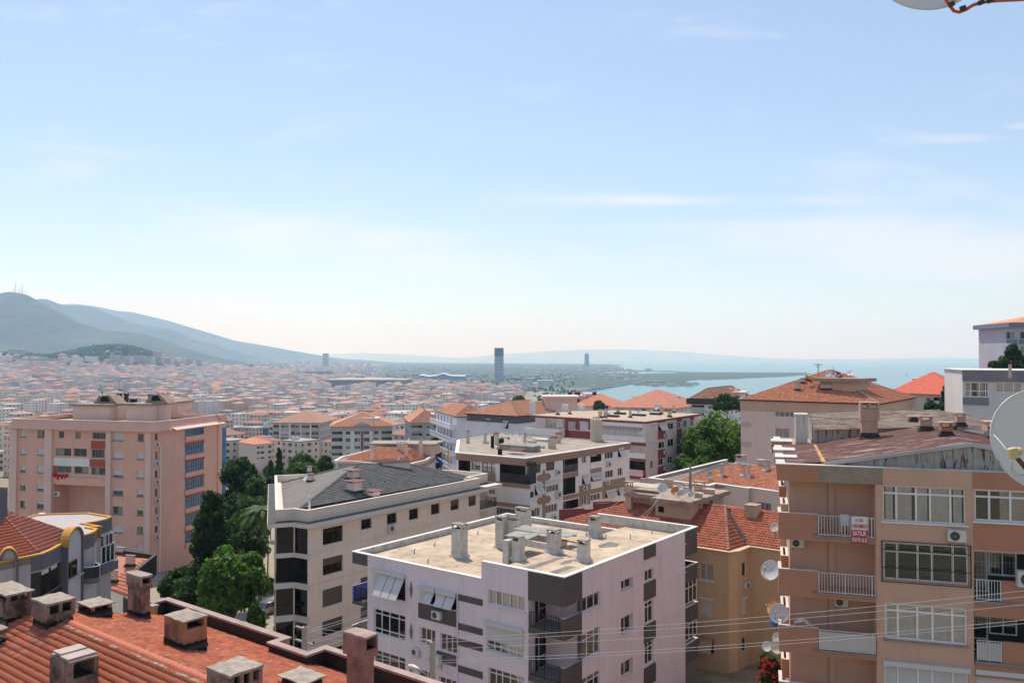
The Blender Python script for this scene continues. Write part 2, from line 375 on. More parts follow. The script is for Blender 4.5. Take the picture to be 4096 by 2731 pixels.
def window(b,f,R,cols=(1,1),rows=(0.3,0.7),fr='white',curtain=None,inset=0.12,bw=0.06,glass=True,fw=None,open_=True,depth=0.9,name='window',far=False,tinted=False,sill=None,cfrac=None):
 u0,z0,u1,z1=R
 if open_:f.ops.append((u0,z0,u1,z1,inset,depth if not far else inset+0.25))
 mb=MB();o0,o1=-inset-0.06,-inset+0.005;fm=W_[fr]if isinstance(fr,str)else fr
 fw=fw or bw
 e=0.002
 f.bx(mb,u0+e,z0+e,u0+fw,z1-e,o0,o1);f.bx(mb,u1-fw,z0+e,u1-e,z1-e,o0,o1)
 f.bx(mb,u0+fw,z0+e,u1-fw,z0+fw,o0,o1);f.bx(mb,u0+fw,z1-fw,u1-fw,z1-e,o0,o1)
 tc,tr=float(sum(cols)),float(sum(rows));W,H=u1-u0,z1-z0
 cu=[u0];
 for c in cols:cu.append(cu[-1]+W*c/tc)
 rz=[z1]
 for r in rows:rz.append(rz[-1]-H*r/tr)
 for c in cu[1:-1]:f.bx(mb,c-bw/2,z0+fw,c+bw/2,z1-fw,o0+.002,o1-.004)
 for r in rz[1:-1]:f.bx(mb,u0+fw,r-bw/2,u1-fw,r+bw/2,o0+.004,o1-.008)
 wo=b.part(name,mb,fm)
 if glass:
  gm=unit((mat_tinted()if tinted else mat_glass())if not far else dark_glass());ang=f.ang
  for i in range(len(cols)):
   for j in range(len(rows)):
    a0,a1,b0,b1=cu[i],cu[i+1],rz[j+1],rz[j]
    if a1-a0<0.02:continue
    c=f.P((a0+a1)/2,(b0+b1)/2,-inset-0.03)
    p=bpy.data.objects.new('pane',gm);COL.objects.link(p);p.parent=wo
    p.location=tuple(c-np.array(b.loc));p.rotation_euler=(0,0,ang);p.scale=(a1-a0-.01,0.012,b1-b0-.01)
 if curtain is not None and not far:
  cm=curt[curtain%3];cb=MB();n=max(6,int(W/0.12));y=-inset-0.10
  segs=cfrac or[(0.02,0.98)]
  for(s0,s1)in segs:
   k=max(4,int(n*(s1-s0)))
   xs=[u0+W*(s0+(s1-s0)*i/k)for i in range(k+1)]
   for i in range(k):
    w0=y-0.03*math.sin(i*2.4)*(0.6+0.4*math.sin(i*.7));w1=y-0.03*math.sin((i+1)*2.4)*(0.6+0.4*math.sin((i+1)*.7))
    cb.q(f.P(xs[i],z0,w0),f.P(xs[i+1],z0,w1),f.P(xs[i+1],z1,w1),f.P(xs[i],z1,w0))
  link('curtain',cb.mesh('curtain',b.loc),cm,wo)
 if sill:
  sb=MB();f.bx(sb,u0-0.08,z0-0.07,u1+0.08,z0-0.003,-0.02,0.10);link('sill',sb.mesh('sill',b.loc),W_[sill]if isinstance(sill,str)else sill,wo)
 return wo
def dark_glass():
 if 'dark_glass' in MATS:return MATS['dark_glass']
 m,N,L,bb=_nm('dark_glass');bb.inputs['Base Color'].default_value=(0.05,0.06,0.065,1);bb.inputs['Roughness'].default_value=0.12
 bb.inputs['Specular IOR Level'].default_value=0.8
 g=N.new('ShaderNodeObjectInfo');r=N.new('ShaderNodeValToRGB');L.new(g.outputs['Random'],r.inputs[0])
 r.color_ramp.interpolation='CONSTANT';r.color_ramp.elements[0].color=(0.035,0.04,0.045,1)
 e=r.color_ramp.elements[1];e.position=0.45;e.color=(0.09,0.10,0.10,1)
 e=r.color_ramp.elements.new(0.75);e.color=(0.26,0.25,0.23,1)
 L.new(r.outputs[0],bb.inputs['Base Color']);MATS['dark_glass']=m;return m
def shutter(b,f,R,m=None,off=-0.05,box=True,slat=0.055,part='shutter',parent=None,boxm=None,open_=False,tilt=0):
 """roller shutter: a leaf of real slats under its box"""
 u0,z0,u1,z1=R;m=m or shut_m
 if open_:f.ops.append((u0,z0,u1,z1,0.12,0.3))
 mb=MB();n=max(2,int((z1-z0)/slat));h=(z1-z0)/n;pr=[]
 for i in range(n):
  a=z0+i*h;pr+=[(a,off),(a+h*0.25,off+0.012),(a+h*0.85,off+0.012),(a+h,off)]
 for i in range(len(pr)-1):
  if pr[i+1][0]-pr[i][0]<1e-6:continue
  mb.q(f.P(u0,*pr[i]),f.P(u1,*pr[i]),f.P(u1,*pr[i+1]),f.P(u0,*pr[i+1]))
 mb.q(f.P(u0,z0,off-.02),f.P(u0,z1,off-.02),f.P(u1,z1,off-.02),f.P(u1,z0,off-.02))
 if box:f.bx(mb,u0-0.05,z1-0.02,u1+0.05,z1+0.2,off-0.02,off+0.2)
 return b.part(part,mb,m,parent=parent)
def flaps(b,f,R,n,tilt,m=None,gap=0.03,fixed=0,drop=1.0,boxh=0.22,frm=None):
 """shutter flaps on swing-out arms below a roller box; the first `fixed` hang straight"""
 u0,z0,u1,z1=R;m=m or shut_m;f.ops.append((u0,z0,u1,z1,0.12,0.9))
 bm=MB();f.bx(bm,u0-0.06,z1-0.02,u1+0.06,z1+boxh,-0.02,0.24);bo=b.part('shutter_box',bm,m)
 fm=MB();w=0.04
 f.bx(fm,u0+.002,z0,u0+w,z1-.02,-.16,-.1);f.bx(fm,u1-w,z0,u1-.002,z1-.02,-.16,-.1);f.bx(fm,u0+w,z0,u1-w,z0+w,-.16,-.1)
 b.part('window',fm,frm or W_['dark'])
 W=(u1-u0)/n
 for i in range(n):
  a,c=u0+i*W+gap,u0+(i+1)*W-gap;t=0.03 if i<fixed else math.radians(tilt)
  H=(z1-z0)*drop;d=np.array([0,math.sin(t),-math.cos(t)]);nn=np.array([0,math.cos(t),math.sin(t)])
  mb=MB();mid=0.5*H
  def at(uu,k,o):q=d*k+nn*o;return f.P(uu,z1-0.02+q[2],0.03+q[1])
  cc=at((a+c)/2,mid,0)
  mb.box(cc,V3(f.u*(c-a)/2,0),np.array([*(f.n*nn[1]),nn[2]])*0.012,np.array([*(f.n*d[1]),d[2]])*H/2)
  k=int(H/0.12)
  for j in range(1,k):
   cc=at((a+c)/2,H*j/k,0.013)
   mb.box(cc,V3(f.u*(c-a)/2*.97,0),np.array([*(f.n*nn[1]),nn[2]])*0.004,np.array([*(f.n*d[1]),d[2]])*0.04)
  fl=b.part('shutter_flap',mb,m)
  if tilt and i>=fixed:
   am=MB();am.tube([f.P(a+.03,z0+.1,-.08),at(a+.03,H*.95,0)],.012,4);am.tube([f.P(c-.03,z0+.1,-.08),at(c-.03,H*.95,0)],.012,4)
   link('arm',am.mesh('arm',b.loc),W_['dark'],fl)
def railing(b,pts,z0,h,m,sp=0.13,r=0.012,part='railing',post=True,r2=0.022,infill=None):
 """bars between plan points pts"""
 mb=MB()
 for(A,B)in zip(pts[:-1],pts[1:]):
  A=np.array(A[:2]);B=np.array(B[:2]);Ln=np.hypot(*(B-A));n=max(1,int(Ln/sp));d=(B-A)/Ln;nn=np.array([d[1],-d[0]])
  for z in(z0+0.06,z0+h):mb.box((*((A+B)/2),z),(*(d*Ln/2),0),(*(nn*.018),0),(0,0,.016))
  for i in range(n+1):
   p=A+(B-A)*i/n;rr=r2 if(i%max(1,n//2)==0 and post)else r
   mb.box((p[0],p[1],z0+h/2),(*(d*rr),0),(*(nn*rr),0),(0,0,h/2-(0 if rr==r2 else.02)))
 o=b.part(part,mb,m)
 if infill:
  ib=MB()
  for(A,B)in zip(pts[:-1],pts[1:]):
   A=np.array(A[:2]);B=np.array(B[:2]);d=(B-A);nn=np.array([d[1],-d[0]])/np.hypot(*d)
   ib.box((*((A+B)/2-nn*.04),z0+h*.47),(*(d/2),0),(*(nn*.006),0),(0,0,h*.43))
  b.part('screen',ib,infill)
 return o
def panel(b,f,R,m,proud=0.03,back=0.0,part='panel',label=None):
 mb=MB();f.bx(mb,R[0],R[1],R[2],R[3],-0.01-back,proud);return b.part(part,mb,m,label=label)
def grid(b,f,cols,rows,xref,style):
 """cols: pixel spans left-right; rows: pixel spans top-bottom measured at xref; style(i, j, R)"""
 zs=[(f.hit(xref,a)[1],f.hit(xref,c)[1])for a,c in rows]
 us=[(f.hit(a,rows[0][0])[0],f.hit(c,rows[0][0])[0])for a,c in cols]
 for i,(a,c)in enumerate(us):
  for j,(t,bt)in enumerate(zs):style(i,j,(a,bt,c,t))
  # -- tiles
def inside(px,py,poly):
 r=np.zeros(px.shape,bool);n=len(poly);j=n-1
 for i in range(n):
  xi,yi=poly[i];xj,yj=poly[j]
  c=((yi>py)!=(yj>py))&(px<(xj-xi)*(py-yi)/(yj-yi+1e-12)+xi);r^=c;j=i
 return r
TPL={}
def tile_tpl(kind,w,h):
 if kind=='rib2':prof=[(0,0),(.10,.9),(.24,1),(.36,.1),(.5,0),(.60,.9),(.74,1),(.86,.1),(1,0)];amp=.045
 elif kind=='wave':prof=[(0,0),(.22,.55),(.45,1),(.68,.5),(.85,0),(1,0)];amp=.045
 else:prof=[(0,0),(.3,1),(.6,.3),(1,0)];amp=.03
 lo,th=(0.055,0.06)if kind=='rib2' else(0.035,0.03);v=[];f=[]
 for x,a in prof:v+=[(x*w,-0.02,a*amp+lo),(x*w,h,a*amp),(x*w,-0.02,a*amp+lo-th)]
 for i in range(len(prof)-1):
  k=3*i;f.append((k,k+3,k+4,k+1));f.append((k+2,k+5,k+3,k))
 return np.array(v),np.array(f)
def tile_plane(b,P,eave=None,w=0.24,h=0.36,kind='wave',m=None,nind=0,jit=0.012,lift=0.02,clip=None,holes=(),name='tiling',skip=0.0):
 """cover the planar polygon P (3D points) with roof tiles; returns nothing, adds parts to b"""
 P=[np.asarray(p,float)for p in P];n=np.cross(P[1]-P[0],P[2]-P[0]);n/=np.linalg.norm(n)
 if n[2]<0:n=-n
 e=np.cross((0,0,1),n);e=e/np.linalg.norm(e)if np.linalg.norm(e)>1e-6 else np.array([1.,0,0])
 s_=np.cross(n,e)
 O=P[0];q=[((p-O).dot(e),(p-O).dot(s_))for p in P]
 x0,x1=min(a for a,_ in q),max(a for a,_ in q);y0,y1=min(a for _,a in q),max(a for _,a in q)
 nx,ny=int((x1-x0)/w)+1,int((y1-y0)/h)+1
 I,J=np.meshgrid(np.arange(nx),np.arange(ny));X=x0+I.ravel()*w;Y=y0+J.ravel()*h
 ok=inside(X+w/2,Y+h/2,q)
 for hp in holes:
  hq=[((np.asarray(p)-O).dot(e),(np.asarray(p)-O).dot(s_))for p in hp];ok&=~inside(X+w/2,Y+h/2,hq)
 if skip:ok&=npr.rand(len(X))>skip
 X,Y=X[ok],Y[ok]
 if not len(X):return
 tv,tf=tile_tpl(kind,w*0.985,h)
 jx=npr.uniform(-jit,jit,len(X));jz=npr.uniform(0,jit,len(X));jr=npr.uniform(-.02,.02,len(X))
 base=O+np.outer(X+jx,e)+np.outer(Y,s_)+np.outer(jz+lift,n)
 M=np.array([e,s_,n])
 ind=[]
 if nind:
  d=np.linalg.norm(base,axis=1);
  r=base;fx=CX+F*r[:,0]/r[:,1];fy=YE-F*r[:,2]/r[:,1]
  vis=(fx>-20)&(fx<4110)&(fy>0)&(fy<2750);order=np.argsort(np.where(vis,d,1e9))[:nind]
  ind=[k for k in order if vis[k]]
  me=fast_mesh('tile',tv,tf);me.materials.append(m)
  R=Matrix([(e[0],s_[0],n[0]),(e[1],s_[1],n[1]),(e[2],s_[2],n[2])])
  for k in ind:
   o=bpy.data.objects.new('tile',me);COL.objects.link(o);o.parent=b.root
   Rk=R@Matrix.Rotation(jr[k],3,'Z');o.matrix_local=Matrix.Translation(Vector(base[k]-np.array(b.loc)))@Rk.to_4x4()
 keep=np.ones(len(X),bool);keep[ind]=False;base=base[keep]
 W=tv@M
 V=(base[:,None,:]+W[None,:,:]).reshape(-1,3)-np.array(b.loc)
 Fc=(tf[None,:,:]+(np.arange(len(base))*len(tv))[:,None,None]).reshape(-1,4)
 if len(base):
  me=fast_mesh(name,V,Fc);o=link(name,me,m,b.root);o['kind']='stuff'
def ridge(b,A,B,m,r=0.13,step=0.38,lift=0.06,ind=False,name='ridge_tile'):
 """overlapping half-round ridge tiles from A to B"""
 A,B=np.asarray(A,float),np.asarray(B,float);d=B-A;Ln=np.linalg.norm(d);d/=Ln
 a=np.cross(d,(0,0,1));a/=np.linalg.norm(a);up=np.cross(a,d);n=max(1,int(Ln/step));st=Ln/n
 v=[];f=[];K=7
 for t,rr in((0,1.25),(1.12,0.86)):
  for i in range(K):
   th=math.pi*i/(K-1);v.append((math.cos(th)*r*rr,t*st,math.sin(th)*r*rr*.9))
 for i in range(K-1):f.append((i,i+1,K+i+1,K+i))
 k0=len(v)
 for i in range(K):
  th=math.pi*i/(K-1);v.append((math.cos(th)*r*.9,0,math.sin(th)*r*.9*.78))
 for i in range(K-1):f.append((k0+i,k0+i+1,i+1,i))
 tv,tf=np.array(v),np.array(f);M=np.array([a,d,up])
 base=[A+d*st*k+up*(lift-r*.5+rnd.uniform(-.008,.008))for k in range(n)]
 if ind:
  me=fast_mesh(name,tv,tf);me.materials.append(m);R=Matrix([(a[0],d[0],up[0]),(a[1],d[1],up[1]),(a[2],d[2],up[2])])
  for k in base:
   o=bpy.data.objects.new(name,me);COL.objects.link(o);o.parent=b.root
   o.matrix_local=Matrix.Translation(Vector(k-np.array(b.loc)))@(R@Matrix.Rotation(rnd.uniform(-.04,.04),3,'Z')).to_4x4()
 else:
  V=(np.array(base)[:,None,:]+(tv@M)[None]).reshape(-1,3)-np.array(b.loc)
  Fc=(tf[None]+(np.arange(n)*len(tv))[:,None,None]).reshape(-1,4);o=link('ridge_tiling',fast_mesh('ridge_tiling',V,Fc),m,b.root);o['kind']='stuff'
def solid_roof(b,planes,zb,m,name='roof'):
 """planes: list of 3D polygons, closed below at zb by their vertical skirts"""
 mb=MB()
 for P in planes:mb.q(*P)
 return b.part(name,mb,m)
def hip(b,eave,z,rise,m_under,tiles=None,over=0.35,ridge_m=None,thick=0.12,soffit=None,apex_frac=0.5,tk=None,nind=0):
 """hip roof over a CCW quadrilateral; eave[0]->eave[1] is a long side"""
 E=offset(eave,over);E=[np.array([p[0],p[1],z])for p in E]
 a,c=np.linalg.norm(E[1]-E[0]),np.linalg.norm(E[2]-E[1])
 if a<c:E=E[1:]+E[:1];a,c=c,a
 m0=(E[0]+E[3])/2;m1=(E[1]+E[2])/2;d=(m1-m0)/np.linalg.norm(m1-m0);k=min(c*apex_frac,a*0.48)
 R0=m0+d*k;R1=m1-d*k;R0=V3(R0,z+rise);R1=V3(R1,z+rise)
 pl=[[E[0],E[1],R1,R0],[E[1],E[2],R1],[E[2],E[3],R0,R1],[E[3],E[0],R0]]
 mb=MB()
 for P in pl:mb.q(*P)
 mb.prism([p[:2]for p in E],z-thick,z-0.002)
 b.part('roof',mb,m_under)
 if tiles:
  for P in pl:
   tile_plane(b,P,m=tiles,nind=0,**(tk or{}))
  for A,B in((R0,R1),(E[0],R0),(E[3],R0),(E[1],R1),(E[2],R1)):ridge(b,A,B,ridge_m or tiles)
 return E,R0,R1,pl
 # -- chimneys
chim_cap=mat('chimney_cap_concrete',(0.33,0.28,0.24),var=0.25,scale=4,dirt=0.4,dirtc=(0.12,0.10,0.08),bump=0.6,bscale=14)
soot=mat('soot',(0.012,0.010,0.009),var=0.3)  # soot on flues, also the shade colour of flat painted openings
def chimney(b,c,w,d,h,ang,m,capm=None,cap=0.0,capt=0.08,head=0.0,headh=0.35,vents=1,vside=(0,2),sink=0.5,flash=None,vh=0.22,label=None,rough=0.0,fq=0.16,soot_band=0):
 """c base centre on the roof; w along ang, d across; vents cut as real openings below the cap"""
 c=np.asarray(c,float);ux=np.array([math.cos(ang),math.sin(ang),0]);uy=np.array([-ux[1],ux[0],0]);uz=np.array([0,0,1.])
 mb=MB();hw,hd=w/2,d/2;zt=c[2]+h;capm=capm or chim_cap
 zv=zt-vh
 def bb(x0,y0,z0,x1,y1,z1,m=0):
  mb.box(c*(1,1,0)+ux*(x0+x1)/2+uy*(y0+y1)/2+uz*(z0+z1)/2,ux*(x1-x0)/2,uy*(y1-y0)/2,uz*(z1-z0)/2,m)
 H=head
 if head:bb(-hw,-hd,c[2]-sink,hw,hd,zt-headh)
 else:bb(-hw,-hd,c[2]-sink,hw,hd,zv)
 if head:bb(-hw-H,-hd-H,zt-headh,hw+H,hd+H,zv)
 hw,hd=hw+H,hd+H;t=min(0.10,w*.12,d*.16)+.02
 if vents:
  xs=[-hw+t+(2*hw-2*t+t)*i/vents for i in range(vents+1)]
  for i in range(vents+1):
   x0=-hw if i==0 else xs[i]-t;bb(x0,-hd,zv,x0+t,-hd+t,zt);bb(x0,hd-t,zv,x0+t,hd,zt)
  if 1 not in vside:bb(-hw,-hd+t,zv,-hw+t,hd-t,zt);bb(hw-t,-hd+t,zv,hw,hd-t,zt)
  bb(-hw+t,-hd+t,zv,hw-t,hd-t,zv+.01,1)
 else:bb(-hw,-hd,zv,hw,hd,zt)
 o=b.part('chimney',mb,[m,soot],label=label)
 cb=MB();e=cap
 n=5
 x=[-hw-e,hw+e];y=[-hd-e,hd+e]
 G=[[None]*(n+1)for _ in range(n+1)]
 for i in range(n+1):
  for j in range(n+1):
   edge=i in(0,n)or j in(0,n);z=zt+capt+(rnd.uniform(-.5,.5)*rough)+(0 if edge else rough*.4)
   dx=rnd.uniform(-.5,.5)*rough if edge else 0
   G[i][j]=c*(1,1,0)+ux*(x[0]+(x[1]-x[0])*i/n+dx)+uy*(y[0]+(y[1]-y[0])*j/n+dx)+uz*z
 for i in range(n):
  for j in range(n):cb.q(G[i][j],G[i+1][j],G[i+1][j+1],G[i][j+1])
 bot=lambda p:p*(1,1,0)+uz*(zt+.001)
 rim=[G[i][0]for i in range(n)]+[G[n][j]for j in range(n)]+[G[i][n]for i in range(n,0,-1)]+[G[0][j]for j in range(n,0,-1)]
 for p,q in zip(rim,rim[1:]+rim[:1]):cb.q(bot(p),bot(q),q,p)
 cb.q(*[bot(p)for p in rim][::-1])
 link('chimney_cap',cb.mesh('chimney_cap',b.loc),capm,o)
 if soot_band:
  bm_=MB();e_=.012;hw0,hd0=hw-H+e_,hd-H+e_;K_=14
  for(x0_,y0_,x1_,y1_)in((-hw0,-hd0,hw0,-hd0),(hw0,-hd0,hw0,hd0),(hw0,hd0,-hw0,hd0),(-hw0,hd0,-hw0,-hd0)):
   hs_=[soot_band*rnd.uniform(.8,1.12)for _ in range(K_+1)]
   for i in range(K_):
    P_=lambda t,z:c*(1,1,0)+ux*(x0_+(x1_-x0_)*t)+uy*(y0_+(y1_-y0_)*t)+uz*z
    bm_.q(P_(i/K_,c[2]-sink),P_((i+1)/K_,c[2]-sink),P_((i+1)/K_,c[2]+hs_[i+1]),P_(i/K_,c[2]+hs_[i]))
  link('tar_band',bm_.mesh('tar_band',b.loc),soot,o)
 if flash:
  fb=MB();q=fq
  top=[c+ux*sx*(hw-H+.01)+uy*sy*(hd-H+.01)+uz*(.12+fq)for sx,sy in((-1,-1),(1,-1),(1,1),(-1,1))]
  bt=[c+ux*sx*(hw-H+q)+uy*sy*(hd-H+q)+uz*0.012 for sx,sy in((-1,-1),(1,-1),(1,1),(-1,1))]
  for i in range(4):fb.q(bt[i],bt[(i+1)%4],top[(i+1)%4],top[i])
  link('flashing',fb.mesh('flashing',b.loc),flash,o)
 return o
def chimney_px(b,xl,xr,yt,yb,z,m,ang=None,asp=1.0,**k):
 """place a chimney seen between pixel columns xl..xr, top yt, foot yb, standing on level z"""
 p=pz((xl+xr)/2,yb,z);ang=GA if ang is None else ang
 wpx=(nat(xr,0)[0]-nat(xl,0)[0])*p[1]/F;az=math.atan2(p[1],p[0])
 s1=abs(math.sin(az-ang));c1=abs(math.cos(az-ang));w=wpx/(s1+asp*c1)
 h=(nat(0,yb)[1]-nat(0,yt)[1])*p[1]/F;dirv=p[:2]/np.linalg.norm(p[:2]);p=V3((p[0]+dirv[0]*w*asp*.4,p[1]+dirv[1]*w*asp*.4),z)
 return chimney(b,p,w,w*asp,h,ang,m,**k)
GA=math.radians(-37.3)
g1=np.array([math.cos(GA),math.sin(GA)]);g2=np.array([-g1[1],g1[0]])
# ========== setting: terrain, sea, far hills, haze
view(0,0,1)
def sheet(name,X,Y,Z,m,kind='structure'):
 ny,nx=X.shape;V=np.stack([X,Y,Z],-1).reshape(-1,3);i=np.arange(ny*nx).reshape(ny,nx)
 q=np.stack([i[:-1,:-1],i[:-1,1:],i[1:,1:],i[1:,:-1]],-1).reshape(-1,4)
 o=link(name,fast_mesh(name,V,q),m,smooth=True);o['kind']=kind;return o
coast=[(7000,1700),(2440,1680),(2300,1640),(2236,1592),(2232,1571),(2300,1566),(2400,1556),(2470,1545),(2519,1536),
(2560,1541),(2640,1544),(2740,1543),(2792,1536),(2760,1531),(2765,1521),(2900,1518),(3000,1513),(3100,1508),(3200,1503),(3247,1497),
(3232,1491),(3100,1490),(2900,1489),(2760,1488),(2700,1484),(2560,1481),(2500,1478),(2490,1470),(2455,1466),(2497,1461),(2470,1457.5),
(2300,1455),(2050,1454),(1800,1452.5),(1470,1449),(1440,1446),(1200,1444),(-3500,1444)]
CO=[pz(x,y,SEA)[:2]for x,y in coast]+[np.array([-30000.,-9500.]),np.array([9500.,-9500.])]
CO[0]=np.array([9500.,1300.])
lagoon=[pz(x,y,SEA)[:2]for x,y in[(2392,1491),(2450,1487),(2560,1485.5),(2700,1489),(2745,1491),(2640,1493.5),(2500,1497)]]
def is_land(x,y):return inside(np.asarray(x,float),np.asarray(y,float),CO)&~inside(np.asarray(x,float),np.asarray(y,float),lagoon)
m_ground=mat('ground_earth',(0.29,0.25,0.195),var=0.3,scale=0.02,dirt=0.6,dirtc=(0.06,0.085,0.04),dscale=0.006,dlo=0.42)
_N,_L=m_ground.node_tree.nodes,m_ground.node_tree.links;_b=_N['Principled BSDF'];_src=_b.inputs['Base Color'].links[0].from_socket
_t=_N.new('ShaderNodeTexCoord');_sp=_N.new('ShaderNodeSeparateXYZ');_L.new(_t.outputs['Object'],_sp.inputs[0])
def _m(op,a,c,cl=False):
 n=_N.new('ShaderNodeMath');n.operation=op;n.use_clamp=cl
 for i,v in enumerate((a,c)):
  if isinstance(v,(int,float)):n.inputs[i].default_value=v
  else:_L.new(v,n.inputs[i])
 return n.outputs[0]
_f=_m('MULTIPLY',_m('MULTIPLY',_m('SUBTRACT',_sp.outputs['Y'],2250),1/400,True),_m('MULTIPLY',_m('ADD',_m('DIVIDE',_sp.outputs['X'],_m('MAXIMUM',_sp.outputs['Y'],100)),.19),25,True))
_x=_N.new('ShaderNodeMixRGB');_L.new(_f,_x.inputs[0]);_L.new(_src,_x.inputs[1]);_x.inputs[2].default_value=(.045,.07,.028,1);_L.new(_x.outputs[0],_b.inputs['Base Color'])
rr=np.concatenate([np.linspace(2,150,50),np.geomspace(155,21000,190)]);th=np.radians(np.concatenate([np.linspace(-178,-80,40),np.linspace(-76,76,361),np.linspace(80,182,42)]))
R_,T_=np.meshgrid(rr,th,indexing='ij');R_=np.where(np.abs(T_)>1.55,np.minimum(R_,9000.0),R_);X=R_*np.sin(T_);Y=R_*np.cos(T_);Z=ground(X,Y)
land=is_land(X,Y)
dz=np.where(land,0,-14.0)
for _ in range(1):pass
Zl=np.where(land,np.maximum(Z,SEA+1.2),SEA-6)
spit=(Y>3300)&(X>300);Zl=np.where(land&spit,np.minimum(Zl,SEA+2.5),Zl)
sheet('ground',X,Y,Zl,m_ground)
gx,gy=np.meshgrid(np.linspace(-60,60,13),np.linspace(-60,1.5,8));
m,N,L,b_=_nm('sea_water');MATS['sea']=m
b_.inputs['Base Color'].default_value=(0.035,0.16,0.17,1);b_.inputs['Roughness'].default_value=0.22;b_.inputs['Specular IOR Level'].default_value=0.35
tcn=N.new('ShaderNodeTexCoord');mpn=N.new('ShaderNodeMapping');mpn.inputs['Scale'].default_value=(0.35,0.12,1);L.new(tcn.outputs['Object'],mpn.inputs[0])
nn_=N.new('ShaderNodeTexNoise');nn_.inputs['Scale'].default_value=0.2;nn_.inputs['Detail'].default_value=8;L.new(mpn.outputs[0],nn_.inputs['Vector'])
bp=N.new('ShaderNodeBump');bp.inputs['Strength'].default_value=0.5;bp.inputs['Distance'].default_value=1.2;L.new(nn_.outputs['Fac'],bp.inputs['Height']);L.new(bp.outputs[0],b_.inputs['Normal'])
n2=N.new('ShaderNodeTexNoise');n2 .inputs['Scale'].default_value=0.0016;n2 .inputs['Detail'].default_value=3;L.new(tcn.outputs['Object'],n2 .inputs['Vector'])
rmp=N.new('ShaderNodeValToRGB');L.new(n2 .outputs['Fac'],rmp.inputs[0]);rmp.color_ramp.elements[0].position=0.35;rmp.color_ramp.elements[1].position=0.65
rmp.color_ramp.elements[0].color=(0.02,0.13,0.155,1);rmp.color_ramp.elements[1].color=(0.035,0.18,0.20,1);L.new(rmp.outputs[0],b_.inputs['Base Color'])
xs=np.linspace(-26000,26000,20);ys=np.linspace(900,27500,20);X,Y=np.meshgrid(xs,ys);sheet('sea',X,Y,np.full(X.shape,SEA),m)
# --- mountains: each ridge a solid range at its own distance
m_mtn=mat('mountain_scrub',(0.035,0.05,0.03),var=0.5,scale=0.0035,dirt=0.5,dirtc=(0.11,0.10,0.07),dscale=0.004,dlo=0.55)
m_far=mat('haze_paled_hills',(0.27,0.25,0.22),var=0.2,scale=0.001)  # far hills lightened in colour to imitate deeper haze
def ridge_range(name,pts,D,thick,seed,base=-95,label=None,front=1.0):
 rs=np.random.RandomState(seed);px=np.array([p[0]for p in pts],float);py=np.array([p[1]for p in pts],float)
 nx=220;xx=np.linspace(px[0],px[-1],nx);hh=np.interp(xx,px,py);k=np.array([1,2,3,2,1.])/9;hp=np.pad(hh,2,mode='edge');hh=np.convolve(hp,k,'valid')
 Xc=(xx-CX)/F*D;Hc=-(hh-YE)/F*D
 nyy=60;t=np.linspace(-1,1,nyy);A=np.zeros((nyy,nx));Xg=np.zeros_like(A);Yg=np.zeros_like(A)
 ph=rs.rand(8)*6
 for i,tt in enumerate(t):
  spur=0.10*np.sin(Xc/420+ph[0]+1.1*np.sin(Xc/900+ph[1]))+0.06*np.sin(Xc/170+ph[2]+tt*2)+0.05*np.sin(Xc/95+ph[3])
  a=abs(tt);prof=(1-a)**1.15*(1+(spur*4.0)*a*(1-a)*(1.0 if tt<0 else.4))
  A[i]=base+(Hc-base)*np.clip(prof,0,1);y=D+tt*thick*(front if tt<0 else 1)
  Yg[i]=y;Xg[i]=Xc*(1+0.0*tt)
 A+=rs.normal(0,1,A.shape)*2.0*(np.abs(t)[:,None]>0.02)
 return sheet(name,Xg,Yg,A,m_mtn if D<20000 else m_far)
ridge_range('mountain',[(-900,1340),(-500,1260),(-200,1200),(-60,1178),(0,1170),(47,1161),(98,1172),(140,1198),(210,1236),(281,1275),(341,1299),(421,1320),(505,1322),(561,1330),(655,1362),(772,1404),(900,1440),(1000,1460)],5400,1700,1)
ridge_range('mountain',[(-900,1300),(-100,1240),(100,1205),(140,1196),(171,1186),(195,1195),(220,1207),(253,1215),(341,1219),(400,1237),(505,1282),(561,1296),(678,1315),(748,1348),(889,1390),(1010,1432),(1100,1450)],8600,2400,2)
ridge_range('mountain',[(-900,1300),(100,1225),(253,1216),(280,1211),(341,1216),(402,1225),(468,1240),(533,1247),(655,1275),(795,1317),(935,1360),(1047,1379),(1159,1400),(1252,1416),(1355,1433),(1460,1440),(1500,1452)],12000,3000,3)
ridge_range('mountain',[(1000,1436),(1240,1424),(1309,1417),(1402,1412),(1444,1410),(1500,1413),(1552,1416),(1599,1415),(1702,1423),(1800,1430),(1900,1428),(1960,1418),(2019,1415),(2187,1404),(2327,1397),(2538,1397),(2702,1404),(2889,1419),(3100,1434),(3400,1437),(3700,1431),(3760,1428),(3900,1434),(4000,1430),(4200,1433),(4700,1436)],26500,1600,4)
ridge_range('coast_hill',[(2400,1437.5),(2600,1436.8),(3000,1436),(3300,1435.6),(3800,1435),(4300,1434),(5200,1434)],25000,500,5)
# --- the summer air over the gulf
m,N,L,b_=_nm('haze_air');N.remove(b_);vol=N.new('ShaderNodeVolumePrincipled');L.new(vol.outputs[0],N['Material Output'].inputs['Volume'])
vol.inputs['Color'].default_value=(0.38,0.65,1.0,1);vol.inputs['Absorption Color'].default_value=(1,1,1,1);vol.inputs['Density'].default_value=0.000095;vol.inputs['Anisotropy'].default_value=0.35
hz=MB();hz.abox(-31000,-9800,-108,29000,30000,900);o=link('haze',hz.mesh('haze'),m);o['kind']='stuff'
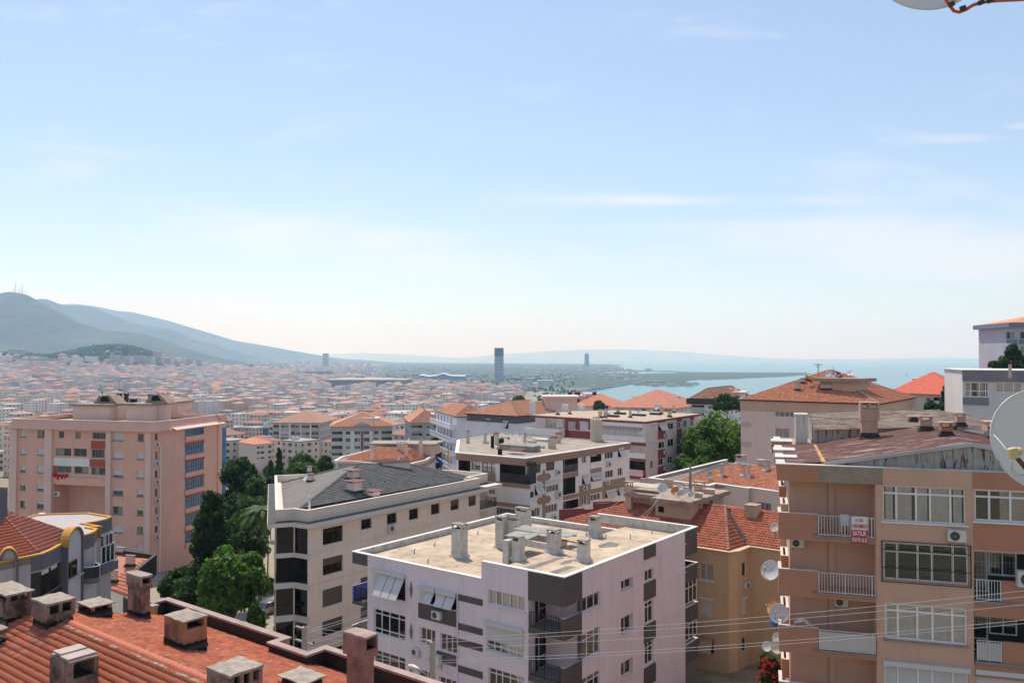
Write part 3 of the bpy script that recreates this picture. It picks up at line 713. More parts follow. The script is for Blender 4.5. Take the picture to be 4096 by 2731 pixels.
# ========== nearest buildings
# ---- lilac apartment block -------------
va=lambda:view(1000,2000)
vb=lambda:view(2000,2000)
lil=mat('lilac_plaster',(0.77,0.67,0.72),var=0.05,scale=0.5,streak=0.32,dirtc=(0.36,0.3,0.3),bump=0.15)
anth=mat('anthracite_plaster',(0.11,0.095,0.09),var=0.12,scale=0.8,bump=0.15)
wht=mat('white_coping',(0.74,0.73,0.72),var=0.06,scale=2,dirt=0.25,dirtc=(0.4,0.36,0.33),dscale=3)
whp=mat('stained_white_plaster',(0.55,0.53,0.50),var=0.12,scale=2,dirt=0.5,dirtc=(0.25,0.22,0.18),dscale=2.5,streak=0.4,bump=0.3,bscale=20)
deck=mat('sandy_roofing_felt',(0.48,0.385,0.285),var=0.22,scale=0.5,dirt=0.65,dirtc=(0.24,0.20,0.16),dscale=1.3,streak=0,bump=0.5,bscale=6,dlo=0.5)
patchm=mat('grey_bitumen_patch',(0.17,0.16,0.15),var=0.2,scale=3,dirt=0.5,dirtc=(0.3,0.27,0.22),dscale=4)
rail=mat('black_railing_paint',(0.02,0.02,0.022),rough=0.45,var=0.1)
wrail=mat('white_railing_paint',(0.62,0.60,0.58),rough=0.5,var=0.1)
vb();C=pz(550,660,-13.29);R=pz(1705,228,-13.29);R1=pz(1600,268,-13.29)
va();A9=pz(900,432,-14.41);A0=pz(1027,460,-14.41);RS=pz(1988,668,-14.41)
fl=lambda p:C[:2]+g1*((p[:2]-C[:2]).dot(g1));fr_=lambda p:C[:2]+g2*((p[:2]-C[:2]).dot(g2))
A9,A0,RS,R,R1=fl(A9),fl(A0),fl(RS),fr_(R),fr_(R1);depth=np.linalg.norm(R1-C[:2])
Pl=C[:2]-g1*2.7;Pr=C[:2]+g2*1.97;Pn=Pl+g2*1.97
b=Bld('apartment_block','lilac apartment block with flat felt roof, anthracite corner balconies and tilted white shutter flaps','building',
[A0,Pl,Pn,Pr,R1,A0+g2*depth],-15.0,z0=-30.5,wall=lil)
LB=b
f=b.faces[0];rf=b.faces[3];nw=b.faces[1];nb=b.faces[2]
va()
flaps(b,f,f.rect(1055,600,795,1328),4,32,fixed=1)
flaps(b,f,f.rect(1450,748,862,1585),2,34,fixed=1)
R_=f.rect(1610,785,905,1765);f.ops.append((*R_,0.12,0.9));f.ops.pop();flaps(b,f,R_,2,34,fixed=0)
panel(b,f,f.rect(1440,872,1000,1765),anth)
view(1000,2000);R_=f.rect(1600,1280,1375,1765);panel(b,f,R_,anth)
for t,q in((800,853),(1045,1100),(1178,1235),(1405,1462)):
 panel(b,f,f.rect(1780,t,q,1990),anth,proud=0.04,part='trim_band')
window(b,f,f.rect(1058,920,1130,1328),(1,1.1,1.3,1),(.2,.6,.2),curtain=2,cfrac=[(0,.78)])
window(b,f,f.rect(1060,1270,1480,1328),(1,1,1.2,1),(.2,.6,.2),curtain=0)
window(b,f,f.rect(1455,1080,1225,1585),(1,1,1),(1,),curtain=0,cfrac=[(0,.3),(.5,1)])
window(b,f,f.rect(1625,1130,1280,1770),(1,1,1),(1,),curtain=2)
window(b,f,f.rect(1440,1440,1580,1585),(1,1),(1,),curtain=1)
window(b,f,f.rect(1615,1500,1640,1765),(1,1,1),(1,),curtain=0)
f2=f.rect(2038,650,880,2346);window(b,f,f2,(.9,.8,1,1,.9),(.2,.8),curtain=0,sill=wht,cfrac=[(0,.2),(.3,.55),(.62,1)])
f3=f.rect(2022,1050,1275,2340);window(b,f,f3,(.9,.8,1,1,.9),(.3,.5,.2),curtain=0,sill=wht)
shutter(b,f,(f3[0],f3[1]+(f3[3]-f3[1])*.4,f3[2],f3[3]),off=0.03)
f4=f.rect(2038,1425,1640,2346);window(b,f,f4,(.9,.8,1,1,.9),(.2,.8),curtain=0,sill=wht)
for yc in(762,1122,1482):
 u,z=f.hit(1380,yc);mb=MB();hh,ww=0.55,0.13
 for sx in(-1,1):
  for sy in(-1,1):
   p,q=f.P(u+sx*ww,z,.03),f.P(u,z+sy*hh,.03);mb.tube([p,q],.025,4)
 for k in range(-2,3):
  w_=ww*(1-abs(k)/3.2);mb.tube([f.P(u-w_,z+k*.15,.03),f.P(u+w_,z+k*.15,.03)],.035,4)
  mb.tube([f.P(u-w_*.6,z+k*.15-.08,.035),f.P(u+w_*.6,z+k*.15+.08,.035)],.03,4)
 b.part('ornament',mb,W_['grey'])
mb=MB();u,_=f.hit(1780,1000);mb.tube([f.P(u,-15.3,.05),f.P(u,-28,.05)],.03,6);b.part('downpipe',mb,lil)
vb()
for t,q,cfr in((735,965,[(.15,.6)]),(1150,1375,[(0,.75)]),(1530,1720,[(0,1)])):
 window(b,rf,rf.rect(702,t,q,856),(1,1.2,.9),(.27,.73),curtain=0,cfrac=cfr,sill=lil,inset=.1)
for t,q in((645,782),(1010,1155),(1395,1530)):
 window(b,rf,rf.rect(1035,t,q,1137),(1,1),(1,),curtain=0,cfrac=[(0,.4),(.6,.95)],inset=.22,sill=lil)
for t,q in((400,510),(715,862),(1075,1225),(1440,1600)):
 panel(b,rf,rf.rect(1230,t,q,1325),anth,proud=.09)
for t,q in((512,702),(880,1065),(1230,1418)):
 window(b,rf,rf.rect(1238,t,q,1312),(1,1),(.25,.75),curtain=1,cfrac=[(0,.9)],inset=.1)
for x0,x1,y in((880,990,902),(1000,1230,700),(1330,1592,735),(1330,1592,1050),(880,990,1290),(1330,1592,480)):
 u0,z=rf.hit(x0,y);u1,_=rf.hit(x1,y);mb=MB();rf.bx(mb,u0,z-.03,u1,z+.03,-.01,.035);b.part('moulding',mb,lil)
vb()
for zo in(0,-3.0):
 u0,z1=nw.hit(335,745);u1,z0=nw.hit(408,1010);window(b,nw,(u0,z0+zo,u1-.02,z1+zo),(1,),(.65,.35),curtain=0,inset=.08)
 nw.ops.append((max(.05,nw.hit(300,745)[0]),z0+zo,u0-.05,z1+zo,.05,.8))
b.walls()
vb()
Cc=C[:2]
z_a=f.hit(250,1085)[1];z_b=z_a-2.95
for zf in(z_a,z_b,z_b-2.95):
 mb=MB();mb.prism([Pl+g1*.002,Cc,Pr-g2*.002,Pn],zf-0.32,zf-0.02);b.part('balcony_slab',mb,anth)
 mb=MB();mb.prism([Pl+g1*.03+g2*.03,Cc+(-g1+g2)*.05,Pr-g2*.03-g1*.05,Pn+g1*.03-g2*.03],zf-0.02,zf+0.01);b.part('balcony_floor',mb,mat('grey_floor_tile',(.3,.27,.25)))
 mb=MB();mb.prism([Cc-g1*.25,Cc,Pr-g2*.004,Pr-g2*.004-g1*.14,Cc-g1*.14+g2*.14,Cc-g1*.25+g2*.14],zf-0.02,zf+0.98);b.part('balcony_parapet',mb,anth)
 mb=MB();mb.prism(offset([Cc-g1*.25,Cc,Pr-g2*.01,Pr-g2*.01-g1*.14,Cc-g1*.14+g2*.14,Cc-g1*.25+g2*.14],.02),zf+.98,zf+1.02);b.part('coping',mb,mat('mauve_coping',(.42,.38,.40)))
 railing(b,[Pl+g1*.1+g2*.05,Cc-g1*.3+g2*.05],zf,0.98,rail)
mb=MB();mb.prism([Pr-g2*.22,Pr-g2*.003,Pr-g1*.2-g2*.003,Pr-g1*.2-g2*.22],-30,-15.0);b.part('corner_column',mb,anth)
zU,zL=-13.29,-14.41
va();fz=f.hit(1020,555)[1]
Bk=A0+g2*depth;B9=A9+g2*depth;Rb=R-g1*np.linalg.norm(R1-B9)
mb=MB();mb.prism([Pl,Cc,Pr,Pn],-15.05,-14.2);mb.v=[(x,y,z)for x,y,z in mb.v]
fasc=MB();strip(fasc,[Pl,Cc,Pr],.25,-15.08,zU-.03,out=.025);b.part('fascia',fasc,anth)
soff=MB();soff.prism([Pl,Cc,Pr,Pn],-15.0,-14.9);b.part('soffit',soff,whp)
RB=R1+(R-R1);
RD=R-g1*np.linalg.norm(RS-Cc);BD=A9+g2*np.linalg.norm(R-Cc)
upper_full=[RS,Cc,R,RD]
low_full=[A9,RS,RD,BD]
mb=MB();strip(mb,[RS,Cc,R1],.22,-15.0+.002,zU-.02);b.part('parapet',mb,lil)
mb=MB();strip(mb,[R1,R,RD],.22,-15.0+.002,zU-.02);b.part('parapet',mb,anth)
mb=MB();strip(mb,[A0,RS],.22,-15.0+.002,zL-.02);b.part('parapet',mb,lil)
mb=MB();strip(mb,[RD,BD,A9,A0],.22,-15.0+.002,zL-.02);b.part('parapet',mb,anth)
mb=MB();strip(mb,[RS,Cc,R,R-g1*9],.26,zU-.02,zU+.04,out=.05);b.part('coping',mb,wht)
mb=MB();strip(mb,[RD,BD,A9,RS-g1*.06],.26,zL-.02,zL+.04,out=.05);b.part('coping',mb,wht)
mb=MB();mb.box(V3(RS+g2*.14,(zL+zU)/2),V3(g1*.02,0),V3(g2*.13,0),(0,0,(zU-zL)/2));b.part('coping',mb,wht)
mb=MB();mb.prism(offset(upper_full,-.21),-15.0+.003,-14.0);b.part('roof_deck',mb,deck)
mb=MB();mb.prism(offset(low_full,-.21),-15.0+.004,-14.86);b.part('roof_deck',mb,deck)
inn=MB();strip(inn,[RD,BD,A9,RS],.235,-14.86,zL-.03,out=-.222);strip(inn,[R,R-g1*9],.24,-14.0,zU-.03,out=-.222);b.part('parapet_render',inn,whp)
for poly,zt in(([A9,A0-g1*.003,Bk-g1*.003,B9],-15.0),([R1+g2*.003,R,R-g1*9,R1-g1*9+g2*.003],-15.0)):
 mb=MB();mb.prism(poly,zt-.25,zt);b.part('fascia',mb,anth)
vb()
for pts in([(200,578),(480,492),(545,492),(265,590)],[(425,612),(570,562),(640,566),(480,632)],[(835,385),(930,355),(1025,372),(1000,395),(850,405)],[(510,545),(560,515),(645,505),(600,530),(530,548)]):
 mb=MB();mb.prism([pz(x,y,-13.99)for x,y in pts][::-1],-13.999,-13.985);b.part('felt_patch',mb,patchm)
zlo,zup=-14.86,-14.0
va();chimney_px(b,1722,1862,215,490,zlo,whp,asp=.7,capm=chim_cap,cap=.03,vents=1,vside=(0,1),flash=whp,rough=.03,vh=.28)
chimney_px(b,2097,2210,150,412,zlo,whp,asp=.8,capm=chim_cap,cap=.03,flash=whp,rough=.03)
vb();chimney_px(b,128,270,75,280,zlo,whp,asp=.45,cap=.02,flash=whp,rough=.02)
chimney_px(b,62,168,172,320,zup,whp,asp=.8,vents=0,flash=whp,capm=soot,capt=.02)
chimney_px(b,22,112,350,505,zup,whp,asp=1.2,vents=0,capm=whp,capt=.04)
chimney_px(b,98,212,322,512,zup,whp,asp=.9,cap=.02,flash=whp,rough=.03)
chimney_px(b,398,526,262,452,zup,whp,asp=.8,cap=.02,vside=(0,1),flash=whp,rough=.03)
chimney_px(b,658,774,352,528,zup,whp,asp=.8,cap=.02,flash=whp,rough=.03)
chimney_px(b,758,866,150,315,zlo if False else zup,whp,asp=.9,cap=.03,flash=whp,rough=.03)
kb=MB();q=[pz(x,y,zup)for x,y in((215,395),(395,420),(400,370),(215,330))];
cen=pz(330,380,zup)[:2];q=[cen-g1*1.9-g2*1.0,cen+g1*1.9-g2*1.0,cen+g1*1.9+g2*1.0,cen-g1*1.9+g2*1.0]
kb.ring(q,offset(q,-.12),zup,zup+.45);b.part('shaft_kerb',kb,whp)
sheetm=mat('rusty_corrugated_sheet',(0.50,0.50,0.45),var=.1,dirt=.5,dirtc=(.22,.10,.05),dscale=1.5,rough=.5)
def corrugated(b,P00,P10,P01,n,amp,m,name='corrugated_sheet',kind=None):
 """sheet with ribs running from P00 towards P01, n ribs across P00-P10"""
 P00,P10,P01=(np.asarray(p,float)for p in(P00,P10,P01));nn=np.cross(P10-P00,P01-P00);nn/=np.linalg.norm(nn);nn=nn if nn[2]>0 or abs(nn[2])<1e-6 else-nn
 mb=MB();pr=[]
 for i in range(n):
  for t,a in((0,0),(.45,0),(.55,1),(.9,1)):pr.append(((i+t)/n,a*amp))
 pr.append((1,0));E=P01-P00
 for(t0,a0),(t1,a1)in zip(pr[:-1],pr[1:]):
  A=P00+(P10-P00)*t0+nn*a0;B=P00+(P10-P00)*t1+nn*a1;mb.q(A,B,B+E,A+E)
 e=nn*-.02;mb.q(P00+e,P10+e,P10+E+e,P01+e)
 return b.part(name,mb,m)
t0=V3(cen-g1*2.2-g2*1.3,zup+.62);corrugated(b,t0,t0+V3(g1*2.2,0),t0+V3(g2*1.5,.12),12,.035,sheetm)
t0=V3(cen-g1*2.6+g2*.2,zup+.82);corrugated(b,t0,t0+V3(g1*5.0,0),t0+V3(g2*1.5,.05),26,.035,sheetm)
wood=mat('weathered_plank',(.16,.08,.05),var=.3,scale=4)
for(x0,y0,x1,y1)in((530,292,655,305),(530,340,655,362),(540,395,590,412),(525,405,560,395)):
 p,q_=pz(x0,y0,zup+.55),pz(x1,y1,zup+.55);d=(q_-p);nn_2=np.array([-d[1],d[0],0])/np.linalg.norm(d)*.09
 mb=MB();mb.box((p+q_)/2,d/2,nn_2,(0,0,.03));b.part('plank',mb,wood)
for(x,y)in((740,310),(1115,328),(1300,285),(905,330),(845,332)):
 p=pz(x,y,zup);mb=MB();mb.tube([p,p+(0,0,.35)],.04,6);b.part('vent_pipe',mb,chim_cap)
va()
for(x,y)in((1405,455),(1522,540),(1580,395),(1948,297)):
 p=pz(x,y,zlo);mb=MB();mb.tube([p,p+(0,0,.28),p+(.1,0,.34)],.035,6);b.part('vent_pipe',mb,soot)
vb();bp_=[R1+g2*.01-g1*.02,R-g2*.02-g1*.02,R-g2*.02-g1*4,R1+g2*.01-g1*4]
zt=pz(1645,535,0)
rb=Face(R1,R);
for(t,q_,solid)in((525,655,0),(860,1000,1),(1170,1330,1)):
 z1=rb.hit(1700,t)[1];z0=rb.hit(1700,q_)[1];pr_=[R1+g2*.01,R+g1*.0,R-g1*4,R1+g2*.01-g1*4]
 mb=MB();mb.ring(pr_,offset(pr_,-.12),z0,z1);mb.prism(offset(pr_,-.11),z0,z0+.2);b.part('balcony_parapet',mb,anth)
 mb=MB();mb.ring(offset(pr_,.04),offset(pr_,-.16),z1,z1+.04);b.part('coping',mb,wht)
bw_=Bld.__new__(Bld);bw_.__dict__.update(b.__dict__)
for(t,q_)in((690,862),(1005,1172)):
 fbay=Face(R1+g2*.02-g1*.05,R-g2*.02-g1*.05);u0,z1=fbay.hit(1612,t);_,z0=fbay.hit(1612,q_+20);window(b,fbay,(.02,z0,fbay.L,z1),(1,1,1),(.3,.7),curtain=1,open_=False,inset=0.0)
mb=MB();mb.prism([R1+g2*.02-g1*.35,R-g2*.1-g1*.35,R-g1*4,R1-g1*4],-30,-16.6);b.part('rear_bay',mb,mat('loggia_inside',(.22,.19,.18)))
va();lb=Face(A9,A0)
for(t,q_,inm)in((735,860,mat('periwinkle_plaster',(.22,.24,.62))),(1070,1180,whp),(1400,1500,whp)):
 z1=lb.hit(900,t)[1];z0=lb.hit(900,q_)[1];P4=[A9,A0-g1*.01,A0-g1*.01+g2*3.2,A9+g2*3.2]
 mb=MB();mb.prism(P4,z0-.25,z0);b.part('balcony_slab',mb,anth)
 mb=MB();mb.prism([A9,A9+g1*.12,A9+g1*.12+g2*3.2,A9+g2*3.2],z0,z1);b.part('balcony_parapet',mb,inm)
 mb=MB();mb.prism([A9+g2*3.2-g2*.12+g1*.12,A0-g1*.01+g2*3.08,A0-g1*.01+g2*3.2,A9+g1*.12+g2*3.2],z0,z1);b.part('balcony_parapet',mb,inm)
 railing(b,[A9+g1*.15+g2*.06,A0-g1*.02+g2*.06],z0,z1-z0,rail)
vb();mb=MB();mb.prism(offset([A0,C[:2],R1,Bk],-.9),gz(3,60)-1.5,-30.49);b.part('ground_storey',mb,whp)
# ---- beige block with anthracite tiled hip roof ---------
v5=lambda:view(1000,1650)
bei=mat('beige_plaster',(0.78,0.65,0.54),var=0.04,scale=0.4,streak=0.28,dirtc=(0.4,0.32,0.26),bump=0.12)
cream=mat('cream_coping',(0.66,0.60,0.55),var=0.05,dirt=.2,dirtc=(.4,.33,.3),dscale=2)
memb=mat('dark_membrane',(0.045,0.05,0.055),rough=.7,var=.2,scale=3)
gtile=mat_islands('anthracite_tile',(0.13,0.132,0.135),var=.22,rough=.55,noise=.15)
gshing=mat('grey_shingle',(0.165,0.155,0.148),var=.14,scale=1.2,dirt=.3,dirtc=(.16,.15,.14),bump=.3)
v5();z5=-14.05
Q=[pz(x,y,z5)[:2]for x,y in((220,830),(380,820),(497,835),(1965,560),(1868,549),(2035,518),(1713,487),(600,519),(212,535))]
z_sl=pz(500,960,0)
fA=Face(Q[2],Q[3]);zs1=fA.hit(500,938)[1];zs0=fA.hit(500,975)[1]
zbase=min(gz(*p)for p in Q)-2
b=Bld('apartment_block','long beige apartment block with anthracite tiled hip roof and dark glazed corner balconies','building',Q,zs1,z0=zbase,wall=bei);BB=b
f=b.faces[2]
w0=f.hit(508,1200)[0]
def win5(x0,t,q_,x1,**k):
 R_=f.rect(x0,t,q_,x1)
 mb=MB();g=.1;f.bx(mb,R_[0]-g,R_[1]-g,R_[0]-.005,R_[3]+g,-.01,.025);f.bx(mb,R_[2]+.005,R_[1]-g,R_[2]+g,R_[3]+g,-.01,.025)
 f.bx(mb,R_[0]-.005,R_[3]+.005,R_[2]+.005,R_[3]+g,-.01,.025);f.bx(mb,R_[0]-.005,R_[1]-g,R_[2]+.005,R_[1]-.005,-.01,.025);b.part('window_surround',mb,bei)
 window(b,f,R_,fr='dark',inset=.15,tinted=True,**k);return R_
win5(622,995,1135,795,cols=(1.2,1),rows=(.25,.75),curtain=0,cfrac=[(.45,.85)])
r=win5(622,1252,1395,792,cols=(1,1),rows=(1,),curtain=2,cfrac=[(.5,.8)]);shutter(b,f,(r[0],r[1]+.9,r[2],r[3]),m=shutb_m,off=-.08,box=False)
view(1000,2000)
r=win5(620,770,920,790,cols=(1,1),rows=(1,),curtain=2);shutter(b,f,r,m=shutb_m,off=-.08,box=False)
r=win5(618,1040,1170,790,cols=(1,1),rows=(1,),curtain=2);shutter(b,f,(r[0],r[1]+.35,r[2],r[3]),m=shutb_m,off=-.08,box=False)
r=win5(618,1300,1430,790,cols=(1,1),rows=(1,),curtain=2)
r=win5(945,665,770,1050,cols=(1,1),rows=(1,),curtain=2);shutter(b,f,r,m=shutb_m,off=-.08,box=False)
r=win5(945,920,1015,1050,cols=(1,1),rows=(1,),curtain=2);shutter(b,f,r,m=shutb_m,off=-.08,box=False)
v5()
for x0,t,q_,x1,sh in((950,918,1003,1040,0),(1172,868,958,1255,0),(1360,830,920,1440,0),(1548,787,875,1622,0),(1715,752,838,1787,1),(1868,718,803,1932,1)):
 r=win5(x0,t,q_,x1,cols=(1,1),rows=(1,),curtain=1,cfrac=[(.35,.7)])
 if sh:shutter(b,f,(r[0],r[3]-.6*(r[3]-r[1]),r[2],r[3]),m=shutb_m,off=-.1,box=False)
for y in(1192,1212,1480):
 z=f.hit(515,y)[1];mb=MB();f.bx(mb,w0,z-.02,f.L-.1,z+.02,-.01,.03);b.part('string_course',mb,bei)
 z-=0
for y in(745,1010):
 view(1000,2000);z=f.hit(515,y-20)[1];mb=MB();f.bx(mb,w0,z-.02,f.L-.1,z+.02,-.01,.03);b.part('string_course',mb,bei)
v5()
bay=[b.faces[0],b.faces[1]]
zfl=[]
fb1=b.faces[1]
view(1000,2000)
zz_=[(fb1 .hit(495,238)[1],fb1 .hit(495,465)[1]),(fb1 .hit(495,500)[1],fb1 .hit(495,720)[1]),(fb1 .hit(495,765)[1],fb1 .hit(495,1000)[1]),(fb1 .hit(495,1050)[1],fb1 .hit(495,1290)[1]),(fb1 .hit(495,1320)[1],fb1 .hit(495,1560)[1])]
dkf=mat('bronze_frame',(.03,.028,.028),rough=.4)
for i,(zt_,zb_)in enumerate(zz_):
 for k,fc in enumerate(bay):
  if i==1:
   fc.ops.append((.06 if k==0 else 0.0,zb_,fc.L-(.06 if k else 0),zt_,.0,1.3))
  else:
   fc.ops.append((.06,zb_,fc.L-.06,zt_,.05,1.4))
   window(b,fc,(.06,zb_,fc.L-.06,zt_),(1,1),(.62,.38),fr=dkf,inset=.03,open_=False,bw=.05,tinted=True)
 if i==1:
  railing(b,[fc_.P(u,0)[:2]for fc_,u in((bay[0],.06),(bay[0],bay[0].L-.03))],zb_,1.0,rail)
  railing(b,[fc_.P(u,0)[:2]for fc_,u in((bay[1],.03),(bay[1],bay[1].L-.06))],zb_,1.0,rail)
b.walls()
for i,(zt_,zb_)in enumerate(zz_):
 lo=zz_[i+1][0]if i+1<len(zz_)else zb_-.4
 mb=MB();sl=[Q[0],Q[1],Q[2],Q[2]+(Q[8]-Q[0])/np.linalg.norm(Q[8]-Q[0])*.5,Q[0]+(Q[8]-Q[0])/np.linalg.norm(Q[8]-Q[0])*.5]
 mb.prism(offset(sl,.14),lo-.02,zb_+.02);b.part('balcony_slab',mb,cream)
ev=offset(Q,.75)
mb=MB();mb.prism(ev,zs0,zs1-.03);b.part('eaves_slab',mb,cream)
mb=MB();mb.prism(offset(Q,.70),zs1-.029,zs1+.03);b.part('eaves_membrane',mb,memb)
mb=MB();mb.ring(offset(Q,-.02),offset(Q,-.22),zs1+.03,z5-.05);b.part('parapet',mb,bei)
mb=MB();mb.ring(offset(Q,.04),offset(Q,-.28),z5-.05,z5);b.part('coping',mb,cream)
zd=z5-.75
mb=MB();mb.prism(offset(Q,-.2),zs1-.01,zd);b.part('roof_deck',mb,cream)
v5();ze=z5-.45
E1,E0_,E2_=pz(430,822,ze),pz(268,603,ze),pz(1795,583,ze);A1=pz(935,437,z5+1.75)
A2=pp(1400,447,E1,E2_,A1);E3=pz(1862,550,ze);E4=V3(pz(1713,500,ze))
Bk2=pz(1540,500,ze);Bl=pz(600,560,ze)
F0=pz(287,822,ze)
def und(p):return p-(0,0,.03)
mb=MB();back=(E0_+E3)/2+V3(np.array([-3.0,4.0]),0)*0
mb.q(und(E1),und(E2_),und(A2),und(A1));mb.q(und(E2_),und(E3),und(A2));mb.q(und(E3),und(E0_),und(A1),und(A2))
b.part('roof',mb,memb)
mb=MB();mb.q(F0,E1,A1,E0_);lp=b.part('roof_slope',mb,gshing,label='smooth grey shingled slope')
tile_plane(b,[E1,E2_,A2],m=gtile,w=.26,h=.36,kind='wave');tile_plane(b,[E1,A2,A1],m=gtile,w=.26,h=.36,kind='wave');tile_plane(b,[E2_,E3,A2],m=gtile,w=.26,h=.36,kind='wave')
for a_,c_ in((E1,A1),(A1,A2),(E2_,A2),(E0_,A1),(E3,A2)):ridge(b,a_,c_,gtile,r=.16,step=.4)
for t in(.15,.3,.45,.6,.75,.88):
 p=E1+(A1-E1)*t;q_=F0+(E0_-F0)*t;mb=MB();d=q_-p;mb.box((p+q_)/2+(0,0,.012),d/2,np.cross(d,(0,0,1))/np.linalg.norm(d)*.02,(0,0,.01));b.part('shingle_joint',mb,memb)
redcap=mat('maroon_metal_sheet',(.16,.045,.05),rough=.45,var=.1)
def chim5(xl,xr,yt,yb,capx=.35,plane=(E1,E2_,A1),ang=GA,asp=.9):
 p=pp((xl+xr)/2,yb,*plane);wpx=(xr-xl)/_vo[2]*p[1]/F;w_=wpx/1.3;h_=(yb-yt)/_vo[2]*p[1]/F
 p=p+np.array([*(p[:2]/np.linalg.norm(p[:2])*w_*.4),.1])
 o=chimney(b,p,w_,w_*asp,h_-.1,ang,bei,capm=redcap,cap=capx,capt=.06,vents=1,vh=.14,sink=1.0)
 fb=MB();fb.prism([p[:2]+g1*i*(w_/2+.12)+g2*j*(w_*asp/2+.12)for i,j in((-1,-1),(1,-1),(1,1),(-1,1))],p[2]-1.0,p[2]+.12);link('flashing',fb.mesh('flashing',b.loc),memb,o)
chim5(832,930,495,575);chim5(830,958,590,685);chim5(1008,1108,672,730)
lpl=(E1,A1,E0_)
chim5(495,548,528,595,.15,lpl);chim5(490,528,462,520,.15,lpl)
pD=pp(1370,485,E1,E2_,A1);pL=pp(1130,452,E1,E2_,A1)
ht=.9;mb=MB();w2=g2
P4=[pL[:2],pD[:2],pD[:2]-g1*2.0*0+g2*0+np.array([-1.2,1.6])*.9,pL[:2]+np.array([-1.2,1.6])*.9]
mb.prism(P4,min(pL[2],pD[2])-1.2,pD[2]+ht);b.part('stair_head',mb,bei)
o4=offset(P4,.25);z_=pD[2]+ht+.03;corrugated(b,V3(o4[0],z_),V3(o4[1],z_+.02),V3(o4[3],z_+.12),26,.04,redcap,name='metal_roof')
for(x,yt,yb,r_,z_)in((507,715,830,.12,ze),(742,415,470,.12,z5),(1168,395,415,.12,None)):
 p=pz(x,yb,z_)if z_ is not None else V3(pD,pD[2]+ht)+(-1.5,.8,0)
 hgt=(yb-yt)/_vo[2]*p[1]/F;mb=MB();mb.cyl(p-(0,0,.3),r_,hgt+.1,10);mb.tube([p+(0,0,hgt-.25),p+(0,0,hgt-.02),p+(0,0,hgt)],[r_*2.1,r_*1.0,.02],12);b.part('metal_flue',mb,mat('galvanised_steel',(.55,.56,.6),rough=.3,metal=.8,var=.05))
for(x,y)in((1155,592),(1030,612),(1155,697),(1283,673),(1402,650),(1518,628),(1392,550)):
 p=pp(x,y,E1,E2_,A1);mb=MB();mb.box(p+(0,0,.1),V3(g1*.05,0),V3(g2*.09,0),(0,0,.05));b.part('snow_stop',mb,memb)
v5();bA,bB=f.hit(1975,700)[0],f.L+3.2
for(yt,yb)in((820,835),):
 z0=f.hit(1980,828)[1]
 for k in range(3):
  zf=z0-2.95*k;mb=MB();P4=[f.P(f.L-.2,0)[:2],f.P(f.L+3.3,0,.0)[:2],f.P(f.L+3.3,0,-2.5)[:2],f.P(f.L-.2,0,-2.5)[:2]];mb.prism(P4,zf-.2,zf);b.part('balcony_slab',mb,cream)
  railing(b,[f.P(f.L+.1,0,-.05)[:2],f.P(f.L+3.2,0,-.05)[:2],f.P(f.L+3.2,0,-2.4)[:2]],zf,1.0,rail)
ec=MB();ec.prism([f.P(f.L+.7,0,.1)[:2],f.P(f.L+4.2,0,.1)[:2],f.P(f.L+4.2,0,-3)[:2],f.P(f.L+.7,0,-3)[:2]],zs0,zs1-.032);b.part('eaves_slab',ec,cream)
# ---- foreground gabled block with red tile roof ------
z1_=lambda:view(0,2250,1956/600);z2_=lambda:view(600,2330,2346/600);z3_=lambda:view(1180,2350,2352/600);zo_=lambda:view(0,2000)
red1=mat_islands('weathered_red_tile',(0.44,0.135,0.075),var=.2,rough=.8,c2=(.36,.19,.15),f2=.04,noise=.2,nscale=2.0)
redr=mat_islands('red_ridge_tile',(0.47,0.15,0.09),var=.15,rough=.8,noise=.2)
sooty=mat('sooty_pink_plaster',(0.30,0.20,0.16),var=.22,scale=2.5,dirt=.9,dirtc=(.035,.028,.025),dscale=1.1,streak=.7,bump=.5,bscale=12,dlo=.46)
tar=mat('tar_flashing',(0.035,0.028,0.026),var=.3,rough=.6,scale=3)
gut=mat('gutter_render',(0.21,0.165,0.14),var=.2,scale=1.2,dirt=.5,dirtc=(.10,.08,.07),dscale=1.5)
cop1=mat('pinkish_old_coping',(0.36,0.27,0.25),var=.2,scale=2,dirt=.5,dirtc=(.2,.15,.14),dscale=4,bump=.5,bscale=10)
ochw=mat('ochre_plaster',(.50,.28,.12),var=.1)
mort=mat('crumbling_mortar',(.30,.25,.20),var=.3,scale=5,bump=.8,bscale=15)
view(0,0,1)
O=pd(261,2486,30.0);zr=O[2]
zlo_,zhi_=zr-3.5,zr-.3
for _ in range(40):
 zm=(zlo_+zhi_)/2;q_=pz(600,2437,zm);wd=(q_[:2]-O[:2]).dot(g2)
 if(zr-zm)/wd>math.tan(math.radians(17)):zlo_=zm
 else:zhi_=zm
z_e=zm;wd_=wd;zp=z_e+.55
par=[pz(x,y,zp)[:2]for x,y in((400,2402),(479,2376),(608,2404),(664,2386),(1179,2540),(1104,2564),(1211,2613),(1290,2576),(1790,2740))]
for i in range(1,len(par)):
 d=par[i]-par[i-1];par[i]=par[i-1]+(g1*d.dot(g1)if abs(d.dot(g1))>abs(d.dot(g2))else g2*d.dot(g2))
uu=lambda p:(p[:2]-O[:2]).dot(g1);vv=lambda p:(p[:2]-O[:2]).dot(g2)
def LW(u,v,z):q=O[:2]+g1*u+g2*v;return np.array([q[0],q[1],z])
z1_();R0u=uu(pp(470,626,O,O+V3(g1,0),O+V3(0*g1,1)))
far_=par[-1];uend=uu(far_)+3;wl=8.2;zl=zr-wl*math.tan(math.radians(17))
poly=[LW(R0u-.6,-wl-.3,0)[:2],LW(uend,-wl-.3,0)[:2],LW(uend,vv(far_),0)[:2]]+par[::-1][0:-1]+[LW(R0u-.6,vv(par[1]),0)[:2]]
